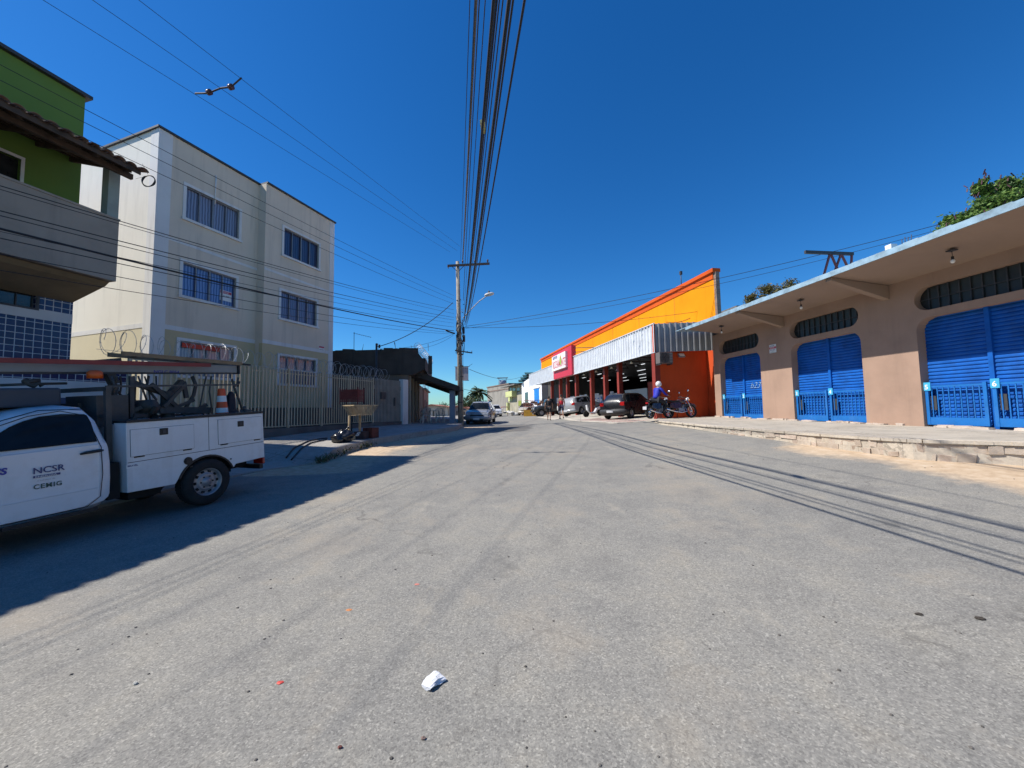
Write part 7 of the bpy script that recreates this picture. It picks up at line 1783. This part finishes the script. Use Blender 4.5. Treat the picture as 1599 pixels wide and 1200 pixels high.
# ------------------------------------------------------------------ people
SKIN = mat('skin', (.30, .16, .10), .6, .06, 6, .05); HAIR = mat('dark_hair', (.015, .012, .01), .7, .1, 9, .2)
def skinned(name, m, J, E, parent, sub=1, root=None):
    """J: {joint: (pos, radius)}, E: edges"""
    names = list(J); me = bpy.data.meshes.new(name); me.from_pydata([J[k][0] for k in names], [(names.index(a), names.index(b)) for a, b in E], [])
    o = bpy.data.objects.new(name, me); COL.objects.link(o)
    md = o.modifiers.new('skin', 'SKIN'); md.use_smooth_shade = True
    for i, k in enumerate(names):
        r = J[k][1]; r = r if isinstance(r, tuple) else (r, r); sv = me.skin_vertices[0].data[i]; sv.radius = r; sv.use_root = (k == (root or names[0]))
    o.modifiers.new('s', 'SUBSURF').levels = sub; o.modifiers['s'].render_levels = sub
    bpy.context.view_layer.update(); me2 = bpy.data.meshes.new_from_object(o.evaluated_get(bpy.context.evaluated_depsgraph_get())); bpy.data.objects.remove(o)
    me2.name = name; me2.materials.clear(); me2.materials.append(m)
    for p in me2.polygons: p.use_smooth = True
    o = bpy.data.objects.new(name, me2); COL.objects.link(o); o.parent = parent; return o
def hand(J, E, side, wrist, d, up_, palm_n):
    """five fingers from the wrist; d = pointing direction, up_ = across the palm towards the thumb"""
    d = Vector(d).normalized(); a = Vector(up_).normalized(); n = Vector(palm_n).normalized(); w_ = Vector(wrist); s_ = side
    J[s_+'palm'] = (tuple(w_+d*.05), (.028, .016)); E.append((s_+'wr', s_+'palm'))
    for k, (off, L) in enumerate(((.030, .075), (.010, .085), (-.010, .078), (-.030, .060))):
        b0 = w_+d*.085+a*off; m0 = b0+d*L*.5+n*.012; t0 = m0+d*L*.35+n*.03
        J[f'{s_}f{k}a'] = (tuple(b0), .0105); J[f'{s_}f{k}b'] = (tuple(m0), .009); J[f'{s_}f{k}c'] = (tuple(t0), .0075)
        E += [(s_+'palm', f'{s_}f{k}a'), (f'{s_}f{k}a', f'{s_}f{k}b'), (f'{s_}f{k}b', f'{s_}f{k}c')]
    t0 = w_+d*.045+a*.045; t1 = t0+d*.035+a*.012+n*.015
    J[s_+'t0'] = (tuple(t0), .011); J[s_+'t1'] = (tuple(t1), .0085); E += [(s_+'palm', s_+'t0'), (s_+'t0', s_+'t1')]
def head(parent, c, yaw=0, hair=True, r=.105):
    M_ = Matrix.Translation(c) @ Matrix.Rotation(-R_(yaw), 4, 'Z'); h = MB()
    h.ball((0, 0, 0), r, (.76, .95, 1.12), 18, 14).ball((0, .045, -.065), r*.55, (.85, .9, .75), 12, 8)
    h.prism([(-.012, -.005), (.012, -.005), (.017, -.035), (-.017, -.035)], 'y', .09, .118)
    for s_ in (-1, 1): h.ball((s_*.080, -.005, -.01), .026, (.35, .7, 1.2), 8, 6)
    h.box(-.022, .022, .088, .098, -.062, -.054); h.xf(M_)
    o = h.build('head', SKIN, parent); e = MB()
    for s_ in (-1, 1): e.ball((s_*.032, .090, .012), .011)
    e.xf(M_); e.build('eyes', M_BLACK, o)
    if hair: q = MB().ball((0, -.012, .022), r*1.05, (.80, .96, 1.08), 16, 10); q.v = [(x, y, max(z, -.03 if y < .02 else .055)) for x, y, z in q.v]; q.xf(M_); q.build('hair', HAIR, o)
    return o
def walker(label, M, shirt, shorts, stride=.18, tank=False, shoes=None, bag=False):
    t = thing('person', label, 'person', M)
    J = {'pelvis': ((0, 0, .96), (.165, .115)), 'waist': ((0, .01, 1.10), (.155, .11)), 'chest': ((0, .015, 1.30), (.185, .125)), 'neck0': ((0, .005, 1.46), (.075, .07)), 'neck': ((0, .01, 1.53), .052), 'skull': ((0, .02, 1.60), .06)}
    E = [('pelvis', 'waist'), ('waist', 'chest'), ('chest', 'neck0'), ('neck0', 'neck'), ('neck', 'skull')]
    for s_, sg, st in (('l', -1, 1), ('r', 1, -1)):
        f = stride*st
        J[s_+'hip'] = ((sg*.09, f*.05, .90), .088); J[s_+'thigh'] = ((sg*.095, f*.5, .70), .076); J[s_+'knee'] = ((sg*.095, f*.9+(.03 if st < 0 else .02), .50), .053)
        J[s_+'calf'] = ((sg*.10, f*1.1-(.06 if st < 0 else 0), .36), .052); J[s_+'ank'] = ((sg*.10, f*1.5-(.10 if st < 0 else 0), .10 + (.05 if st < 0 else 0)), .034)
        az = .10 + (.05 if st < 0 else 0)
        J[s_+'heel'] = ((sg*.10, J[s_+'ank'][0][1]-.02, az-.055), .034); J[s_+'toe'] = ((sg*.11, J[s_+'ank'][0][1]+.15, .030), .030)
        E += [('pelvis', s_+'hip'), (s_+'hip', s_+'thigh'), (s_+'thigh', s_+'knee'), (s_+'knee', s_+'calf'), (s_+'calf', s_+'ank'), (s_+'ank', s_+'heel'), (s_+'heel', s_+'toe')]
        J[s_+'sh'] = ((sg*.185, .0, 1.42), .055); J[s_+'el'] = ((sg*.255, -f*.45-.03, 1.14), .040); J[s_+'wr'] = ((sg*.27, -f*.9+.06, .92), .026)
        E += [('neck0', s_+'sh'), (s_+'sh', s_+'el'), (s_+'el', s_+'wr')]
        hand(J, E, s_, J[s_+'wr'][0], (0, .12, -1), (0, 1, .1), (-sg, 0, 0))
    skinned('body', SKIN, J, E, t, 1, 'pelvis'); head(t, (0, .03, 1.645))
    k = lambda n, d=1.0: (J[n][0], tuple(q*d for q in J[n][1]) if isinstance(J[n][1], tuple) else J[n][1]*d)
    Js = {'pelvis': ((0, 0, .98), (.168, .122)), 'waist': k('waist', 1.14), 'chest': k('chest', 1.10), 'neck0': ((0, .005, 1.455), (.085, .078))}; Es = [('pelvis', 'waist'), ('waist', 'chest'), ('chest', 'neck0')]
    if not tank:
        for s_ in 'lr':
            Js[s_+'sh'] = k(s_+'sh', 1.25); e_ = Vector(J[s_+'sh'][0]).lerp(Vector(J[s_+'el'][0]), .62); Js[s_+'sl'] = (tuple(e_), .062); Es += [('neck0', s_+'sh'), (s_+'sh', s_+'sl')]
    skinned('shirt', shirt, Js, Es, t, 1, 'pelvis')
    Jp = {'pelvis': ((0, 0, .95), (.165, .12))}; Ep = []
    for s_ in 'lr':
        Jp[s_+'hip'] = k(s_+'hip', 1.22); e_ = Vector(J[s_+'thigh'][0]).lerp(Vector(J[s_+'knee'][0]), .75); Jp[s_+'thigh'] = k(s_+'thigh', 1.28); Jp[s_+'hem'] = (tuple(e_), .083); Ep += [('pelvis', s_+'hip'), (s_+'hip', s_+'thigh'), (s_+'thigh', s_+'hem')]
    skinned('shorts', shorts, Jp, Ep, t, 1, 'pelvis')
    for s_ in 'lr':
        a, b = Vector(J[s_+'heel'][0]), Vector(J[s_+'toe'][0]); q = MB().poly([a+Vector((0, -.03, -.01)), a.lerp(b, .4), b+Vector((0, .03, -.002))], [.042, .044, .036], 10); q.build('shoe', shoes or M_BLACK, t)
    return t, J
p1_ = hit(866, 659.5); p2_ = hit(876, 657.5)
C1 = mat('black_cotton', (.015, .017, .022), .9, .2, 6, .3); C2 = mat('red_cotton', (.62, .03, .05), .85, .1, 6, .3); C3 = mat('navy_cotton', (.02, .02, .05), .9, .2, 6, .3)
pa = at_y(857.5, 657, 28.4); pb_ = at_y(877, 657, 28.2)
walker('person in a black t-shirt and black shorts walking away on the road', pose(pa.x, 28.4, gz(pa.x, 28.4)+.01, 8), C1, C1, .17, False, mat('grey_shoe', (.2, .18, .17), .8))
t2, J2 = walker('person in a red sleeveless shirt and dark shorts walking away, holding a white cloth', pose(pb_.x, 28.2, gz(pb_.x, 28.2)+.01, 4), C2, C3, .22, True)
q = Vector(J2['lpalm'][0]); ct = MB().ball((q.x, q.y, q.z-.12), .10, (.5, .8, 1.9), 10, 8).jig(.008).build('white_cloth', M_WPAINT); ct.matrix_world = t2.matrix_world.copy(); tag(ct, 'white cloth hanging from the left hand of the red-shirted walker', 'cloth')
# rider
JM = {'pelvis': ((0, -.22, .90), (.15, .12)), 'waist': ((0, -.17, 1.04), (.13, .10)), 'chest': ((0, -.08, 1.25), (.165, .12)), 'neck0': ((0, -.02, 1.40), (.08, .075)), 'neck': ((0, .01, 1.47), .055), 'skull': ((0, .03, 1.54), .07)}
EM = [('pelvis', 'waist'), ('waist', 'chest'), ('chest', 'neck0'), ('neck0', 'neck'), ('neck', 'skull')]
for s_, sg in (('l', -1), ('r', 1)):
    JM[s_+'hip'] = ((sg*.11, -.14, .87), .09); JM[s_+'knee'] = ((sg*.22, .22, .70), .062); JM[s_+'ank'] = ((sg*.20, .06, .32), .038); JM[s_+'toe'] = ((sg*.22, .22, .29), .035)
    JM[s_+'sh'] = ((sg*.19, -.03, 1.36), .06); JM[s_+'el'] = ((sg*.30, .10, 1.12), .045); JM[s_+'wr'] = ((sg*.33, .25, 1.06), .028)
    EM += [('pelvis', s_+'hip'), (s_+'hip', s_+'knee'), (s_+'knee', s_+'ank'), (s_+'ank', s_+'toe'), ('neck0', s_+'sh'), (s_+'sh', s_+'el'), (s_+'el', s_+'wr')]
    hand(JM, EM, s_, JM[s_+'wr'][0], (0, .5, -.15), (-sg, .1, 0), (0, -.2, -1))
rd = thing('person', 'motorcyclist in a blue jacket and white helmet sitting on the black motorcycle', 'person', M1)
skinned('body', SKIN, JM, EM, rd, 1, 'pelvis'); head(rd, (0, .05, 1.585), 0, False)
MB().ball((0, .045, 1.60), .148, (.88, 1.02, 1.0), 18, 12).build('helmet', mat('white_helmet', (.72, .72, .72), .2, .03, 4, 0, coat=.6), rd)
MB().ball((0, .085, 1.58), .135, (.84, .92, .5), 16, 10).build('visor', M_GLASS, rd)
BJ = mat('blue_jacket_cloth', (.01, .022, .36), .7, .12, 6, .3)
k2 = lambda n, d: (JM[n][0], tuple(q*d for q in JM[n][1]) if isinstance(JM[n][1], tuple) else JM[n][1]*d)
Js = {n: k2(n, 1.16) for n in ('pelvis', 'waist', 'chest', 'neck0', 'lsh', 'rsh', 'lel', 'rel')}
for s_ in 'lr': Js[s_+'cuff'] = (tuple(Vector(JM[s_+'el'][0]).lerp(Vector(JM[s_+'wr'][0]), .85)), .038)
skinned('jacket', BJ, Js, [('pelvis', 'waist'), ('waist', 'chest'), ('chest', 'neck0')] + [x for s_ in 'lr' for x in (('neck0', s_+'sh'), (s_+'sh', s_+'el'), (s_+'el', s_+'cuff'))], rd, 1, 'pelvis')
Jp = {n: k2(n, 1.15) for n in ('pelvis', 'lhip', 'rhip', 'lknee', 'rknee', 'lank', 'rank')}
skinned('trousers', C1, Jp, [x for s_ in 'lr' for x in (('pelvis', s_+'hip'), (s_+'hip', s_+'knee'), (s_+'knee', s_+'ank'))], rd, 1, 'pelvis')
for s_ in 'lr':
    a, b = Vector(JM[s_+'ank'][0]), Vector(JM[s_+'toe'][0]); MB().poly([a+Vector((0, -.06, -.03)), a.lerp(b, .5)+Vector((0, 0, -.02)), b+Vector((0, .05, -.01))], [.045, .046, .038], 10).build('shoe', M_BLACK, rd)

# ------------------------------------------------------------------ litter and stones on the road
def scrap(px, py, r, name, lb, m, cat, flat=.5, pts=9):
    P = hit(px, py); mb = MB(); mb.ball((0, 0, 0), r, (1.2, .8, flat), 10, 7)
    mb.v = [(x*random.uniform(.75, 1.25), y*random.uniform(.75, 1.25), z*random.uniform(.7, 1.3)) for x, y, z in mb.v]; mn = min(v_[2] for v_ in mb.v)
    mb.v = [(x, y, z-mn) for x, y, z in mb.v]; mb.sm = [False]*len(mb.sm); o = mb.build(name, m); o.location = (P.x, P.y, P.z-.002); return tag(o, lb, cat)
# crumpled pale cup
P = hit(675, 1069); pc = MB()
for (a, b, c) in ():
    pass
n = 14; vs = []
for (f, r, hgt) in ((0, .016, .0), (.25, .020, .004), (.6, .024, .006), (1, .027, .004)):
    for k in range(n):
        a = 2*math.pi*k/n; rr_ = r*(1+.22*math.sin(a*3+f*4)+random.uniform(-.08, .08)); vs.append((-.045+.09*f, rr_*math.cos(a), .016+rr_*.62*math.sin(a)+hgt))
pc.add(vs, [(i*n+k, i*n+(k+1) % n, (i+1)*n+(k+1) % n, (i+1)*n+k) for i in range(3) for k in range(n)] + [tuple(range(n))], False)
mnz = min(v_[2] for v_ in pc.v); pc.v = [(x, y, z-mnz) for x, y, z in pc.v]
o = pc.build('crushed_cup', mat('crumpled_white', (.66, .66, .68), .5, .12, 30, .5, 90)); o.matrix_world = pose(P.x, P.y, P.z-.001, -60) @ Matrix.Diagonal((1.15, 1.9, 1.15, 1)); tag(o, 'crushed white cup lying on the road in the foreground', 'cup')
scrap(437, 1067, .016, 'red_scrap', 'small red plastic scrap on the road left of the crushed cup', mat('red_plastic', (.6, .07, .05), .5), 'litter', .25)
scrap(545, 953, .020, 'orange_scrap', 'tiny orange scrap on the road farther up than the red one', mat('orange_plastic', (.55, .22, .08), .5), 'litter', .15)
scrap(651, 913, .018, 'pink_scrap', 'tiny pink scrap on the road, farthest of the coloured scraps', mat('pink_plastic', (.6, .2, .15), .5), 'litter', .15)
scrap(531, 1169, .009, 'brown_stone', 'small dark red stone near the bottom edge of the road', mat('brown_stone', (.16, .05, .04), .8), 'stone', .7)
scrap(661, 1155, .010, 'brown_stone', 'small brown stone just below the crushed cup', mat('brown_stone2', (.18, .12, .1), .8), 'stone', .6)
scrap(211, 1069, .011, 'pale_stone', 'small pale stone at lower left on the road', mat('pale_stone', (.5, .48, .42), .8), 'stone', .7)
scrap(1435, 960, .020, 'dark_leaf', 'dark dry leaf on the road at lower right, left of another', mat('dry_leaf', (.05, .04, .03), .8), 'leaf', .25)
scrap(1531, 967, .024, 'dark_leaf', 'dark dry leaf nearest the right edge of the road', mat('dry_leaf', (.05, .04, .03), .8), 'leaf', .25)
gm = MB(); 
for k in range(300):
    y0 = 1.3+random.random()**1.7*14; x0 = random.uniform(-1.3, 1.3)*y0; r = random.uniform(.003, .008)*(1+.05*y0)
    if (x0 < -5.5): continue
    z0 = gz(x0, y0); gm.ball((x0, y0, z0+r*.25), r, (1.2, 1, .6), 6, 4)
gm.sm = [False]*len(gm.sm); tag(gm.build('gravel', mat('gravel_dark', (.10, .09, .08), .9, .4, 8, .2), clean=False), kind='stuff')
# black tubes modelled in place of curved cable shadows on the pavement
for pts_, lb in ((((447, 709), (462, 701), (480, 692.5), (497, 688.5), (514, 686.5)), 'black tube modelled as a cable shadow curving over the pavement to the rubbish bags'), (((455, 710), (470, 703), (485, 694.5), (500, 691), (512, 688.6)), 'second black tube modelled as a cable shadow beside the first on the pavement')):
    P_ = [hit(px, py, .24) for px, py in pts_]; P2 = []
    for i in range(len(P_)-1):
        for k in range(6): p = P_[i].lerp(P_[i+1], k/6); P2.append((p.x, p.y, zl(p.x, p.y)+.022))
    o = MB().poly(P2, .02, 8).build('shadow_tube', M_BLACK); tag(o, lb, 'shadow_tube', 'tubes standing for cable shadows on the pavement')
